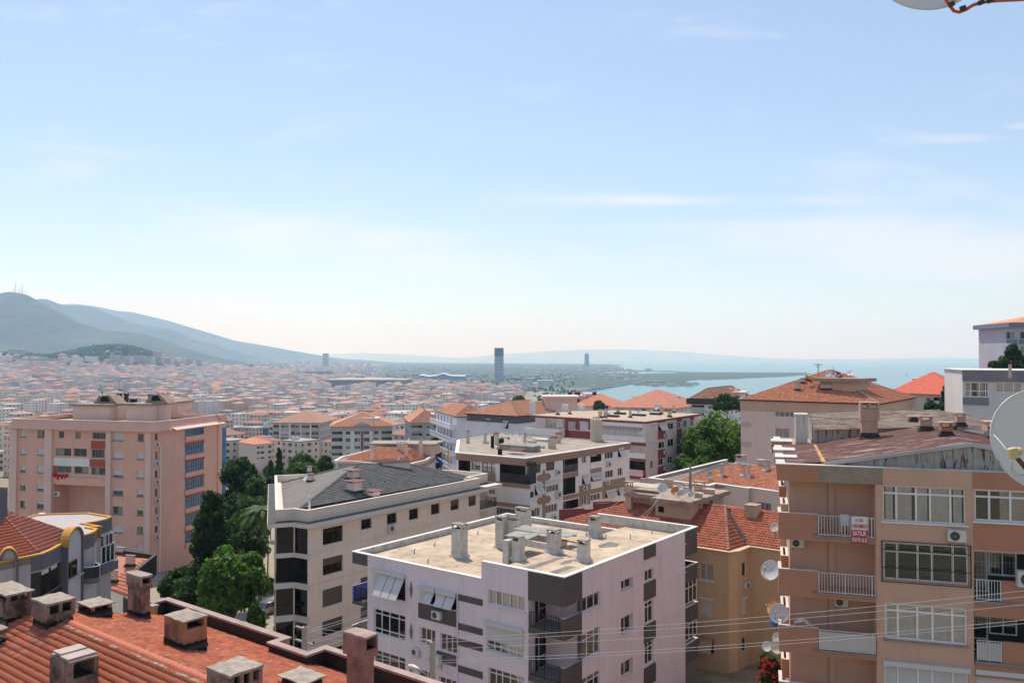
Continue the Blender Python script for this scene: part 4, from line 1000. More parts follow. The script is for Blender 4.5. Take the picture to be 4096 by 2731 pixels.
b=Bld('apartment_block','foreground block with weathered red tile gable roof, black-stained parapet and sooty chimneys','building',poly,z_e-.25,z0=-24.5,wall=ochw);FB=b
b.walls()
run=[LW(uend,vv(far_),0)[:2]]+par[::-1][0:-1]+[LW(R0u-.6,vv(par[1]),0)[:2]]
mb=MB();strip(mb,run,.18,z_e-.25,zp-.08);b.part('parapet',mb,ochw)
mb=MB();strip(mb,run,.20,z_e-.2,zp-.09,out=-.182);b.part('parapet_render',mb,tar)
mb=MB();strip(mb,run,.26,zp-.08,zp,out=.06);b.part('coping',mb,cop1)
mb=MB();mb.prism(offset(poly,-.19),z_e-.26,z_e-.1);b.part('gutter_floor',mb,gut)
rR=[LW(R0u,wd_,z_e),LW(uend,wd_,z_e),LW(uend,0,zr),LW(R0u,0,zr)]
rL=[LW(R0u,-wl,zl),LW(uend,-wl,zl),LW(uend,0,zr),LW(R0u,0,zr)]
mb=MB();mb.q(*[p-(0,0,.03)for p in rR]);mb.q(*[p-(0,0,.03)for p in rL]);b.part('roof',mb,gut)
mb=MB()
for k,(v_,z_)in enumerate(((wd_,z_e),(-wl,zl))):mb.q(LW(R0u,v_,z_-.03),LW(uend,v_,z_-.03),LW(uend,v_,z_e-.3),LW(R0u,v_,z_e-.3))
mb.q(LW(R0u,-wl,zl),LW(R0u,wd_,z_e),LW(R0u,0,zr));b.part('gable',mb,gut)
tile_plane(b,rL,m=red1,w=.20,h=.25,kind='rib2',nind=300)
tile_plane(b,rR,m=red1,w=.20,h=.25,kind='rib2')
ridge(b,LW(R0u+.2,0,zr),LW(uend,0,zr),redr,r=.125,step=.27,lift=.08,ind=True)
ridge(b,LW(R0u+.02,-wl,zl),LW(R0u+.02,0,zr),redr,r=.11,step=.36,lift=.08)
mb=MB()
for i in range(90):
 u=R0u+1.2+i*.17+rnd.uniform(-.1,.1);v=-.17-rnd.random()*.05;h_=rnd.uniform(.05,.12);p=LW(u,v,zr-abs(v)*.305+.035)
 mb.box(p,V3(g1*rnd.uniform(.08,.2),0),V3(g2*rnd.uniform(.03,.1),-.0),(0,0,h_/2))
o=b.part('mortar',mb,mort);o['kind']='stuff'
PL=tuple(rL[:3]);PR=tuple(rR[:3])
kw=dict(capm=chim_cap,flash=tar,rough=.035,fq=.05,soot_band=.3)
z1_()
chim_c(b,-140,92,452,440,838,PL,sooty,cap=.08,capt=.06,vents=2,vside=(0,1),vh=.22,**kw)
chim_c(b,475,612,985,560,905,PL,sooty,head=.05,headh=.5,cap=.02,vents=2,vh=.33,**kw)
chim_c(b,1062,1200,1490,588,735,PR,sooty,cap=.08,capt=.05,vents=1,vside=(0,1),vh=.3,**kw)
chim_c(b,-260,-70,118,900,1130,PL,sooty,cap=.06,capt=.05,vents=1,vside=(0,1),vh=.3,**kw)
c6=chim_c(b,690,900,1325,1330,1860,PL,sooty,cap=-.02,capt=.05,vents=1,vh=.48,**kw)
zo_()
chim_c(b,1112,1208,1302,668,1032,PR,sooty,head=.05,headh=.42,cap=.02,vents=1,vh=.24,**kw)
chim_c(b,1424,1572,1786,1050,1305,PR,mat('orange_sooty_plaster',(.33,.19,.11),var=.2,scale=2,dirt=.7,dirtc=(.05,.035,.03),dscale=.9,streak=.5,bump=.5,bscale=12,dlo=.47),cap=.03,capt=.06,vents=1,vh=.26,**kw)
z2_()
chim_c(b,965,1262,1750,1480,1880,PR,sooty,head=.05,headh=.5,cap=.02,vents=3,vh=.3,**kw)
z3_()
chim_c(b,-170,140,440,1500,1660,PR,sooty,cap=.12,capt=.04,vents=1,vside=(0,1),vh=.45,**kw)
chim_c(b,830,1095,1252,800,2050,z_e-.1,mat('pink_sooty_plaster',(.31,.19,.155),var=.22,scale=2,dirt=.6,dirtc=(.13,.08,.07),dscale=1.3,streak=.6,bump=.5,bscale=10,dlo=.46),head=.09,headh=.62,cap=.0,vents=1,vside=(0,2),vh=.36,capm=cop1,rough=.035)
z1_();N6=pp(905,1860,*PL);r=ray(905,1330);zt=r[2]/r[1]*N6[1]
w6=abs(along(N6,-g1,690)[1]);d6=abs(along(N6,g2,1325)[1])
for k in range(2):
 mb=MB();cc=N6[:2]-g1*(w6*(.28+.42*k))+g2*d6*.5;mb.box(V3(cc,zt+.10+k*.035),V3(g1*w6*.19,0),V3(g2*d6*(.5-.04*k),0),(0,0,.03));b.part('cover_slab',mb,mat('grey_pink_slab',(.42,.34,.32),var=.1,scale=3))
for(x,y)in((1580,740),(440,860),(60,980)):
 p=pp(x,y,*(PR if x>1500 else PL));mb=MB();mb.box(p+(0,0,.06),V3(g1*.3,0),V3(g2*.28,.09 if x<1500 else-.09),(0,0,.012));b.part('lead_patch',mb,gut)
 # ---- terracotta block on the right, rusty metal roof -----
ve=lambda:view(2996,1500);vf=lambda:view(2996,2000)
tan=mat('tan_plaster',(0.60,0.375,0.275),var=.05,scale=.6,streak=.2,dirtc=(.35,.2,.14),bump=.15)
ter=mat('terracotta_paint',(0.46,0.22,0.14),var=.05,scale=.7,streak=.12,dirtc=(.3,.13,.08),bump=.12)
bare=mat('bare_weathered_concrete',(.33,.26,.20),var=.15,scale=1.5,dirt=.4,dirtc=(.2,.17,.13),dscale=2,bump=.4)
greysill=mat('grey_sill',(.27,.24,.24),var=.15,scale=2)
rust=None
a_=math.radians(-17.0);h1=np.array([math.cos(a_),math.sin(a_)]);h2=np.array([-h1[1],h1[0]])
def rusty_mat(name,base,rustc,amt,ang,sx,sy,sz):
 m,N,L,b_=_nm(name);b_.inputs['Roughness'].default_value=.6
 tc=N.new('ShaderNodeTexCoord');mp=N.new('ShaderNodeMapping');mp.inputs['Rotation'].default_value=(0,0,-ang);L.new(tc.outputs['Object'],mp.inputs[0])
 m2=N.new('ShaderNodeMapping');m2 .inputs['Scale'].default_value=(sx,sy,sz);L.new(mp.outputs[0],m2 .inputs[0])
 n=N.new('ShaderNodeTexNoise');n.inputs['Scale'].default_value=1;n.inputs['Detail'].default_value=7;n.inputs['Roughness'].default_value=.65;L.new(m2 .outputs[0],n.inputs['Vector'])
 r=N.new('ShaderNodeValToRGB');L.new(n.outputs['Fac'],r.inputs[0]);r.color_ramp.elements[0].position=amt;r.color_ramp.elements[1].position=amt+.06
 r.color_ramp.elements[0].color=(*rustc,1);r.color_ramp.elements[1].color=(*base,1)
 n2=N.new('ShaderNodeTexNoise');n2 .inputs['Scale'].default_value=2.5;n2 .inputs['Detail'].default_value=5;L.new(tc.outputs['Object'],n2 .inputs['Vector'])
 mx=N.new('ShaderNodeMixRGB');mx.blend_type='MULTIPLY';mx.inputs[0].default_value=.5;L.new(r.outputs[0],mx.inputs[1]);L.new(n2 .outputs['Fac'],mx.inputs[2]);L.new(mx.outputs[0],b_.inputs['Base Color']);return m
rroof=rusty_mat('rusty_roof_sheet',(.62,.54,.46),(.20,.065,.045),.56,a_,.45,5.0,1)
rroof2=rusty_mat('faded_roof_sheet',(.52,.42,.33),(.24,.09,.055),.44,a_,.4,7.0,1)
rwall=rusty_mat('rust_streaked_sheet',(.50,.47,.42),(.16,.035,.02),.40,a_,4.5,1,.7)
ve();A8=pd(240,760,42.0);zt8=A8[2]
Fz=Face(A8,A8[:2]+h1*30)
u1=Fz.hit(345,1000,-1.5)[0];u2=Fz.hit(1083,1100)[0];u3=Fz.hit(1920,1100)[0];u4=13.5
AA=A8[:2];PQ=lambda u,v:AA+h1*u+h2*v
vf();zs=[Fz.hit(250,y)[1]for y in(105,590,1065)];sh8=(zs[0]-zs[2])/2
ve();zw=Fz.hit(260,900)[1]
poly=[PQ(u1,1.5),PQ(u2,1.5),PQ(u2,0),PQ(u4,0),PQ(u4,15),PQ(u1,15)]
b=Bld('apartment_block','terracotta apartment block with rusty sheet-metal roof and white balcony railings','building',poly,zw,z0=-27.5,wall=tan);TB=b
fc=b.faces[2];fbk=b.faces[0]
zt=lambda x,y:Fz.hit(x,y)[1]
class _O:
 pass
sh=u2
def R8(x0,t,q_,x1):
 u0,z1=Fz.hit(x0,t);_,z0=Fz.hit(x0,q_);u1_,_=Fz.hit(x1,t);return(u0-sh,z0,u1_-sh,z1)
ve();r=R8(1143,940,1245,1855);window(b,fc,r,(.95,1.35,.95,1.35,1),(.22,.78),curtain=0,bw=.09,fw=.07,sill='white',cfrac=[(.04,.13),(.18,.36),(.42,.55),(.6,.82),(.86,.96)])
r=R8(1925,972,1245,2700);window(b,fc,r,(1,1.35,1,1.35,1),(.24,.76),curtain=1,bw=.09,sill='white',cfrac=[(.3,1)])
vf();r=R8(1148,352,675,1878);window(b,fc,r,(.95,1.35,.95,1.35,1),(.25,.75),curtain=None,bw=.09,inset=.1)
gr=MB();W8=r[2]-r[0]
for i in range(41):
 u=r[0]-.05+(W8+.1)*i/40;gr.tube([fc.P(u,r[1]-.08,.06),fc.P(u,r[1]+.5,.09+.06*math.sin(1.5)),fc.P(u,r[3]+.05,.06)],.009,4)
for z in(r[1]-.08,r[3]+.05,r[3]-.38,r[1]+.6):gr.tube([fc.P(r[0]-.08,z,.07),fc.P(r[2]+.08,z,.07)],.018,4)
for u in(r[0]-.08,r[2]+.08):gr.tube([fc.P(u,r[1]-.1,.07),fc.P(u,r[3]+.06,.07)],.022,4)
b.part('window_grille',gr,rail)
r=R8(1160,870,1180,1868);window(b,fc,r,(.9,1.3,1,1.3,.95),(.22,.78),curtain=0,bw=.1,sill=greysill,cfrac=[(.02,.98)])
r=R8(1155,1400,1620,1880);window(b,fc,r,(.95,1.35,.95,1.35,1),(1,),curtain=None,bw=.1,glass=False)
for i in range(5):
 c_=(.95,1.35,.95,1.35,1);a0=sum(c_[:i])/sum(c_);a1=sum(c_[:i+1])/sum(c_);shutter(b,fc,(r[0]+(r[2]-r[0])*a0+.06,r[1],r[0]+(r[2]-r[0])*a1-.06,r[3]),off=-.14,box=False)
bx=MB();fc.bx(bx,r[0]-.05,r[3],r[2]+.05,r[3]+.22,-.01,.2);b.part('shutter_box',bx,shut_m)
for k,(t,q_)in enumerate(((435,720),(950,1235))):
 zt_,zb_=Fz.hit(1928,t)[1],Fz.hit(1928,q_+160)[1];u0=Fz.hit(1922,t)[0]-sh
 fc.ops.append((u0,zb_,u4-sh-.1,zt_,.0,1.3))
 zz0=zt_
r=R8(1935,1475,1620,2700);window(b,fc,r,(1.7,1.7),(1,),curtain=None,glass=False);shutter(b,fc,(r[0]+.06,r[1],r[2],r[3]),off=-.1)
b.walls()
zr_=[Fz.hit(1928,435)[1],Fz.hit(1928,950)[1]]
for k in range(2):
 u0=Fz.hit(1922,435)[0]-sh;bk=Face(fc.P(u0,0,-1.27)[:2],fc.P(u4-sh-.1,0,-1.27)[:2]);z1=zr_[k]-.1
 window(b,bk,(.05,z1-2.1,.85,z1),(1,),(.72,.28),curtain=None,open_=False,inset=-.04);window(b,bk,(.9,z1-1.25,2.1,z1),(1,1),(1,),curtain=2,open_=False,inset=-.04)
 gm=MB()
 for i in range(14):gm.tube([bk.P(.08+i*.155,z1-1.3,.12),bk.P(.08+i*.155,z1+.0,.12)],.008,4)
 for z in(z1-1.25,z1-.6,z1):gm.tube([bk.P(.05,z,.12),bk.P(2.15,z,.12)],.008,4)
 b.part('window_grille',gm,wrail if k==0 else rail)
 zf=z1-2.2;mb=MB();fc.bx(mb,u0,zf-.12,u4-sh-.15,zf,-1.25,.1);b.part('balcony_slab',mb,greysill)
 ub=u0+1.15;mb=MB();fc.bx(mb,ub,zf,u4-sh-.12,zf+1.0,-.12,.03);b.part('balcony_parapet',mb,ter)
 railing(b,[fc.P(u0+.1,0,.06)[:2],fc.P(ub-.05,0,.06)[:2]],zf+.04,.95,wrail,sp=.12,infill=mat('cream_cloth',(.62,.58,.54),var=.05)if k==1 else None)
 mb=MB();fc.bx(mb,u0,zf-.75,u4-sh-.1,zf-.121,-.5,.03);b.part('balcony_band',mb,ter)
ve();mb=MB();z1=Fz.hit(1922,1270)[1];z0=Fz.hit(1922,1488)[1];fc.bx(mb,Fz.hit(1922,1270)[0]-sh,z0,u4-sh,z1,-.01,.035);b.part('painted_band',mb,ter)
for x0,x1,mm,o in((243,595,ter,.02),(595,1145,bare,.02),(1145,1908,tan,.02),(1908,2800,ter,.03)):
 ua,ub=Fz.hit(x0,800)[0],Fz.hit(x1,800)[0];mb=MB();Fz.bx(mb,ua,zw+.002,ub,zt8-.02,-.35,o);b.part('roof_band',mb,mm)
mb=MB();mb.prism([PQ(0,.36),PQ(u4,.36),PQ(u4,15),PQ(0,15)],zw+.003,zt8-.06);b.part('roof_deck',mb,bare)
cpw=mat('white_flashing',(.55,.52,.5),var=.1,dirt=.3,dirtc=(.4,.33,.3),dscale=3)
mb=MB();strip(mb,[PQ(0,15),PQ(0,0),PQ(u4,0)],.4,zt8-.02,zt8+.03,out=.05);b.part('coping',mb,cpw)
mb=MB();strip(mb,[PQ(0,15),PQ(0,0)],.3,zw+.002,zt8-.02,out=.0);b.part('roof_band',mb,ter)
ve();fb8=Face(PQ(u1,1.5),PQ(u2,1.5))
mb=MB();uP=fb8 .hit(703,1000)[0];fb8 .bx(mb,uP-.14,-27,uP+.14,zw,-.01,.08);b.part('pilaster',mb,tan)
mb=MB();mb.tube([fb8 .P(uP-.2,zw,.04),fb8 .P(uP-.2,-27,.04)],.025,5);b.part('downpipe',mb,tan)
vf();ub0=0.0
for k in range(4):
 zp_=zs[0]-sh8*k;zf=zp_-1.0
 ul,ur=Fz.hit(250,105)[0],Fz.hit(585,120)[0]
 mb=MB();mb.prism([PQ(ul,0),PQ(u2-.003,0),PQ(u2-.003,1.49),PQ(u1+.003,1.49),PQ(u1-.003,1.49),PQ(ul,1.49)],zf-.32,zf-.02);b.part('balcony_slab',mb,ter if k else ter)
 mb=MB();mb.prism([PQ(ul,0),PQ(ur,0),PQ(ur,.13),PQ(ul+.13,.13),PQ(ul+.13,1.49),PQ(ul,1.49)],zf-.02,zp_);b.part('balcony_parapet',mb,ter)
 mb=MB();mb.prism(offset([PQ(ul,0),PQ(ur,0),PQ(ur,.13),PQ(ul+.13,.13),PQ(ul+.13,1.49),PQ(ul,1.49)],.02),zp_,zp_+.035);b.part('coping',mb,cpw)
 mb=MB();mb.prism([PQ(ur-.25,-.1),PQ(u2-.01,-.1),PQ(u2-.01,-.004),PQ(ur-.25,-.004)],zf-.1,zf-.03);b.part('slab_edge',mb,greysill)
 railing(b,[PQ(ur+.05,-.05),PQ(u2-.06,-.05)],zf-.02,1.0,wrail,sp=.13,infill=mat('cream_cloth',(.62,.58,.54))if k==2 else None)
 for j,(v0,v1_,xe)in enumerate(((4.0,6.2,262),(8.5,11.0,250))):
  vf();x_=(along(V3(PQ(0,v0),0),h1,xe)[0][:2]-AA).dot(h1);q_=[PQ(x_,v0),PQ(u1-.01,v0),PQ(u1-.01,v1_),PQ(x_,v1_)]
  mb=MB();mb.ring(q_,offset(q_,-.12),zf-.25+.5*j,zf+.75+.3*j);b.part('service_balcony',mb,ter if(k+j)%2 else tan)
  mb=MB();mb.ring(offset(q_,.01),offset(q_,-.13),zf+.75+.3*j,zf+.78+.3*j);b.part('coping',mb,cpw)
for j,(v0,v1_,zz)in enumerate(((2.0,3.2,.10),(5.0,6.4,.15),(9.5,11,.2))):
 mb=MB();mb.prism([PQ(-v0*.02,v0),PQ(1.0,v0),PQ(1.0,v1_),PQ(-v0*.02,v1_)],zt8-.5,zt8+zz);b.part('roof_upstand',mb,cpw if j%2 else ter)
 mb=MB();mb.prism([PQ(-v0*.02-.04,v0-.05),PQ(1.05,v0-.05),PQ(1.05,v1_),PQ(-v0*.02-.04,v1_)],zt8+zz,zt8+zz+.05);b.part('coping',mb,cpw)
ve();G=Face(PQ(0,.45),PQ(30,.45));H2=V3(h2,0)
def GH(x,y):u,z=G.hit(x,y);return G.P(u,z)
G1=GH(640,758);GP=GH(1895,592);uG1,uGP=G.hit(640,758)[0],G.hit(1895,592)[0];slope=(GP[2]-G1[2])/(uGP-uG1);u5=u4+1
G3=G.P(u5,GP[2]-slope*(u5-uGP)*1.0);PLs=(G1,GP,G1+H2)
q1,q2=pp(578,605,*PLs),pp(1610,480,*PLs)
Lb=float((q1-G1).dot(H2));Lr=13.0
base_z=zt8-.05
mb=MB();n=int(2*(u5-uG1)/.42)
gu=[uG1+(u5-uG1)*i/n for i in range(n+1)];top=lambda u:G1[2]+slope*(u-uG1)if u<uGP else GP[2]-slope*(u-uGP)
for i in range(n):
 o_=.0 if i%4 else.045;mb.q(G.P(gu[i],base_z,o_),G.P(gu[i+1],base_z,o_),G.P(gu[i+1],top(gu[i+1]),o_),G.P(gu[i],top(gu[i]),o_))
 o2=.0 if(i+1)%4 else.045
 if o2!=o_:mb.q(G.P(gu[i+1],base_z,o_),G.P(gu[i+1],base_z,o2),G.P(gu[i+1],top(gu[i+1]),o2),G.P(gu[i+1],top(gu[i+1]),o_))
b.part('gable_cladding',mb,rwall)
Gv=H2*Lr;fro=-H2*.12
corrugated(b,G1+fro,G1+fro+Gv,GP+fro,int(Lr/.33),.045,rroof,name='roof_sheet')
corrugated(b,GP+fro,GP+fro+Gv,G3+fro,int(Lr/.33),.045,rroof,name='roof_sheet')
mb=MB()
for a0,a1 in((G1,GP),(GP,G3)):
 d=(a1-a0)/2;mb.box((a0+a1)/2+fro*1.1+(0,0,.0),d,H2*.03,(0,0,.09))
b.part('verge_trim',mb,mat('grey_metal_trim',(.42,.42,.43),rough=.5,var=.1))
mb=MB();mb.box((G1+G1+H2*Lb)/2+(0,0,.07),H2*Lb/2,V3(h1*.1,0),(0,0,.05));b.part('valley_trim',mb,mat('ochre_painted_trim',(.45,.27,.10),var=.2))
L0,L1=GH(345,742),GH(630,752);c0=along(L0,h2,345+10,578)[0]
corrugated(b,V3(PQ(.45,.5),zt8+.02),V3(PQ(.45,.5+Lb),zt8+.05),V3(G1[:2]+h2*.05-h1*.05,zt8+.12),int(Lb/.33),.04,rroof,name='roof_sheet')
W0=pp(552,590,*PLs);W1=pp(962,522,*PLs);dW=(W1-W0)/np.linalg.norm((W1-W0)[:2]);W2=W0+dW*8.6
hT=along(W0,h2,550,468)[0][2]-W0[2];r=ray(550,468);hT=r[2]/r[1]*W0[1]-W0[2]
T0=W0+(0,0,hT);r=ray(960,456);T1z=r[2]/r[1]*W1[1];T1=V3(W1[:2],T1z);dT=(T1-T0)/np.linalg.norm((T1-T0)[:2]);T2=T0+dT*8.6
mb=MB();n=60
for i in range(n):
 t0_,t1_=i/n,(i+1)/n;o_=V3(-h2*(.04 if i%4==0 else 0),0);P0,P1=W0+(W2-W0)*t0_+o_,W0+(W2-W0)*t1_+o_;U0,U1=T0+(T2-T0)*t0_+o_,T0+(T2-T0)*t1_+o_
 mb.q(P0-(0,0,.3),P1-(0,0,.3),U1,U0)
b.part('upstand_cladding',mb,rwall)
mb=MB();mb.q(W0-(0,0,.3),T0,T0+H2*6.5+(0,0,.5),W0+H2*6.5-(0,0,.3));mb.q(T2,T2-(0,0,2),T2-(0,0,2)+H2*6.5,T2+H2*6.5+(0,0,.5));b.part('upstand_cladding',mb,rwall)
Tb=T0+H2*6.5+(0,0,.55)
corrugated(b,T0-H2*.15,Tb,T2-H2*.15,22,.045,rroof2,name='roof_sheet')
corrugated(b,T2-H2*.15,Tb+(T2-T0),T2+(T2-T0)*.6-(0,0,1.0)-H2*.15,22,.045,rroof2,name='roof_sheet')
tk1=mat('white_rusty_hatch',(.6,.58,.54),var=.1,streak=.8,dirtc=(.2,.06,.03));
Nh=pp(500,585,*PLs);wh=abs(along(Nh,-h1,392)[1]);r=ray(500,350);zt_=r[2]/r[1]*Nh[1]
mb=MB();mb.prism([Nh[:2]-h1*wh,Nh[:2],Nh[:2]+h2*1.2,Nh[:2]-h1*wh+h2*1.2],zt8,zt_);b.part('roof_hatch',mb,tk1)
mb=MB();mb.prism([Nh[:2]-h1*(wh+.05)-h2*.05,Nh[:2]+h1*.05-h2*.05,Nh[:2]+h2*1.25+h1*.05,Nh[:2]-h1*(wh+.05)+h2*1.25],zt_,zt_+.12);b.part('hatch_lid',mb,cpw)
tanch=mat('tan_chimney_plaster',(.52,.35,.27),var=.12,scale=2,dirt=.4,dirtc=(.3,.2,.15),dscale=2,streak=.3,bump=.3,bscale=15)
kw=dict(d1=h1,d2=h2,capm=tanch,flash=tar,frontvent=True)
chim_c(b,958,1103,1108,238,535,PLs,tanch,head=.08,headh=1.05,cap=.01,capt=.04,vents=2,vh=.35,**kw)
PUs=(T0,T2,Tb)
chim_c(b,1378,1445,1455,360,405,PUs,tanch,cap=.08,vents=1,vh=.2,**kw);
chim_c(b,1462,1566,1572,362,475,PLs,tanch,head=.03,headh=.5,cap=.02,vents=1,vside=(1,3),vh=.2,**kw)
chim_c(b,1642,1735,1742,415,520,PLs,mat('brick_chimney',(.42,.17,.10),var=.3,scale=6),head=.05,headh=.4,cap=.05,vents=1,vh=.2,**kw)
chim_c(b,1775,1848,1856,333,440,PUs,tanch,head=.04,headh=.5,cap=.02,vents=1,vside=(1,3),vh=.22,**kw)
chim_c(b,2040,2108,2140,410,560,(GP,G3,GP+H2),tanch,head=.08,headh=.5,cap=.04,vents=1,vh=.3,**kw)
TBV=dict(ur=ur,ul=ul,u1=u1,u2=u2,u3=u3,zs=zs)
# ========== the blocks around
vg=lambda:view(0,1500);vh=lambda:view(2000,1600);vk=lambda:view(2000,1300);vmm=lambda:view(2996,1200);vc2=lambda:view(1000,1300)
m1=lambda:view(1050,1600,3.136);m2=lambda:view(2150,1500,2.767);m3=lambda:view(0,2000,4.2);m4=lambda:view(1800,1700,2.94);m5=lambda:view(2100,1560,3.136)
def pe(P,Q,deg):
 """roof plane rising inwards at deg from the eave P->Q of a CCW plan"""
 P,Q=np.asarray(P,float),np.asarray(Q,float);u=(Q-P)[:2];u/=np.hypot(*u);return(P,Q,P+np.array([-u[1],u[0],math.tan(math.radians(deg))]))
tred=mat_islands('orange_red_tile',(0.56,0.215,0.12),var=.18,rough=.8,c2=(.42,.20,.14),f2=.15,noise=.15)
tred2=mat_islands('clay_red_tile',(0.45,0.13,0.075),var=.16,rough=.75,c2=(.38,.14,.09),f2=.2,noise=.2)
tor=mat_islands('pale_orange_tile',(0.62,0.29,0.175),var=.15,rough=.85,c2=(.55,.33,.24),f2=.2,noise=.15)
ridm=mat_islands('pale_ridge_tile',(0.46,0.24,0.17),var=.2,rough=.85)
W2=lambda n,c,**k:mat(n,c,**{**dict(var=.05,scale=.4,streak=.3,dirtc=tuple(x*.55 for x in c),bump=.1),**k})
pinkw=W2('salmon_pink_plaster',(0.76,0.44,0.35));pinkl=W2('pale_pink_plaster',(0.752,0.536,0.467));redp=W2('brick_red_paint',(0.41,0.103,0.0684))
whw=W2('white_plaster',(0.775,0.741,0.718));brn=W2('brown_fascia_paint',(0.342,0.217,0.16));olive=W2('olive_brown_paint',(0.308,0.239,0.165))
burg=W2('burgundy_paint',(0.274,0.0627,0.0684));pgrey=W2('pinkish_grey_plaster',(0.638,0.547,0.513));ochre=W2('ochre_beige_plaster',(0.57,0.41,0.262))
grw=W2('grey_plaster',(0.456,0.439,0.433));dgr=W2('slate_grey_paint',(0.182,0.182,0.199));yel=mat('mustard_yellow_paint',(.52,.27,.05),var=.08)
lbl_w=W2('bluish_white_plaster',(0.684,0.695,0.752));salw=W2('salmon_wall_plaster',(0.707,0.536,0.467))
blueg=mat('blue_mirror_glass',(.03,.17,.29),rough=.08,spec=.9,var=.3,scale=1.0)
chpk=W2('chimney_pink_plaster',(0.661,0.479,0.41));felt2=mat('worn_brown_felt',(.30,.255,.21),var=.2,scale=.6,dirt=.5,dirtc=(.45,.42,.38),dscale=1.0,bump=.3,bscale=5)
def fwin(b,f,R,cols=(1,1),rows=(1,),fr='white',bw=.09,**k):return window(b,f,R,cols=cols,rows=rows,fr=fr,far=True,bw=bw,inset=.15,**k)
def fin(b,f,sh,R):return R
def tube_obj(b,pts,r,m,name):mb=MB();mb.tube(pts,r,6);return b.part(name,mb,m)
# ---- pink tower with blue glazing ------------
vg();Dt=133.;zt=pd(110,375,Dt)[2]
P_=[pz(x,y,zt)[:2]for x,y in((110,375),(1310,402),(1440,390),(1860,340),(1518,330))];zwl=Face(P_[0],P_[1]).hit(105,455)[1]
fr0=Face(P_[0],P_[1]);dback=fr0 .n*-1
Pn_=P_[3]+(P_[4]-P_[3])*2.2;Pl_=P_[0]+dback*12
mid=P_[1]+(P_[2]-P_[1]);
ur,_=Face(P_[2],P_[3]).hit(1500,600),0
b=Bld('apartment_tower','tall salmon pink apartment tower with blue mirrored stair windows and rooftop machine rooms','building',[P_[0],P_[1],P_[2],P_[3],P_[3]+dback*2.7,P_[3]+dback*12-(P_[3]-P_[2])*.9,Pl_],zwl,z0=-46,wall=pinkw);PT=b
f=b.faces[0];fs=b.faces[1];f2_=b.faces[2]
rows=[(465,525),(620,675),(770,825),(920,978),(1072,1130),(1225,1280)]
cnt=[0]
def sty(i,j,R):
 u0,z0,u1,z1=R;R=(u0,z0,u1,z1);fwin(b,f,R,fr='grey')
 h_=(1.0,.75,.2,1.0,.35)[(i*7+j*3)%5]
 if h_>.3:shutter(b,f,(u0+.03,z1-(z1-z0)*h_,u1-.03,z1),off=-.08,box=False,slat=.15)
 mb=MB();f.bx(mb,u0-.1,z0-.14,u1+.1,z0-.004,-.02,.1);b.part('sill',mb,W_['grey'])
grid(b,f,[(178,220),(322,393)],rows,178,sty)
grid(b,f,[(970,1055),(1178,1228)],[(495,555),(650,710),(808,868),(965,1025),(1120,1185),(1280,1340),(1435,1490)],970,sty)
for(x0,t,q_,x1,c_)in((503,480,538,548,(1,1)),(645,485,543,693,(1,1)),(790,490,545,907,(1,1,1,1)),(475,622,688,610,(1,1)),(630,625,693,742,(1,1)),(783,632,705,895,(1,1,1,1)),(490,775,830,610,(1,1)),(635,780,840,758,(1,1)),(780,785,850,907,(1,1,1,1))):
 fwin(b,f,f.rect(x0,t,q_,x1),cols=c_,fr='grey')
rr_=f.rect(455,925,1600,916);f.ops.append((rr_[0],-46.2,rr_[2],rr_[3],3.2,3.2))
for k,(t,q_)in enumerate(((500,560),(655,720),(815,880),(975,1040),(1130,1190),(1290,1350))):
 fwin(b,fs,fs.rect(1325,t,q_,1350),cols=(1,),fr='grey')
for(t,q_)in((455,525),(595,685),(742,835),(890,985),(1040,1140),(1190,1290),(1345,1440)):
 R_=f2_.rect(1580,t+4,q_,1742);f2_.ops.append((*R_,.1,.35));mb=MB();f2_.bx(mb,R_[0],R_[1],R_[2],R_[3],-.3,-.14);po=b.part('glazed_band',mb,blueg)
 mb=MB();n_=8
 for i in range(n_+1):u=R_[0]+(R_[2]-R_[0])*i/n_;f2_.bx(mb,u-.03,R_[1],u+.03,R_[3],-.14,-.1)
 f2_.bx(mb,R_[0],(R_[1]+R_[3])/2-.03,R_[2],(R_[1]+R_[3])/2+.03,-.14,-.105);link('mullions',mb.mesh('mullions',b.loc),W_['dark'],po)
 mb=MB();f2_.bx(mb,R_[0]-.05,R_[1]-.75,R_[2]+.3,R_[1]-.05,-.01,.35);b.part('spandrel',mb,pinkw)
 mb=MB();f2_.bx(mb,R_[0],R_[3]+.002,R_[2]+.2,R_[3]+.35,-.01,.1);b.part('painted_band',mb,redp)
b.walls()
for x0,x1 in((92,155),(393,455),(916,958),(1255,1297)):
 u0,u1=f.hit(x0,600)[0],f.hit(x1,600)[0];mb=MB();f.bx(mb,u0,-46,u1,zwl-.005,-.01,.35);b.part('pilaster',mb,pinkl)
u0,u1=f.hit(455,600)[0],f.hit(916,600)[0]
for(x0,x1,t,q_,mm,o)in((780,915,560,628,redp,.05),(768,914,717,780,redp,.06),(457,767,704,770,whw,.05),(490,914,868,930,pinkw,.3),(457,490,770,850,redp,.04),(905,914,785,860,redp,.05)):
 R_=f.rect(x0,t,q_,x1);mb=MB();f.bx(mb,R_[0],R_[1],R_[2],R_[3],-.02,o);b.part('painted_panel',mb,mm)
rec=Face(f.P(u0,0,-3.19)[:2],f.P(u1,0,-3.19)[:2]);mb=MB();rec.bx(mb,rec.L*.75,-46,rec.L*.88,f.hit(600,930)[1],.0,.3);b.part('painted_panel',mb,redp)
ap=offset(b.poly,.05);out_=offset(b.poly,.7);mb=MB();n=len(ap);zA,zB=zwl+.05,zwl+1.3
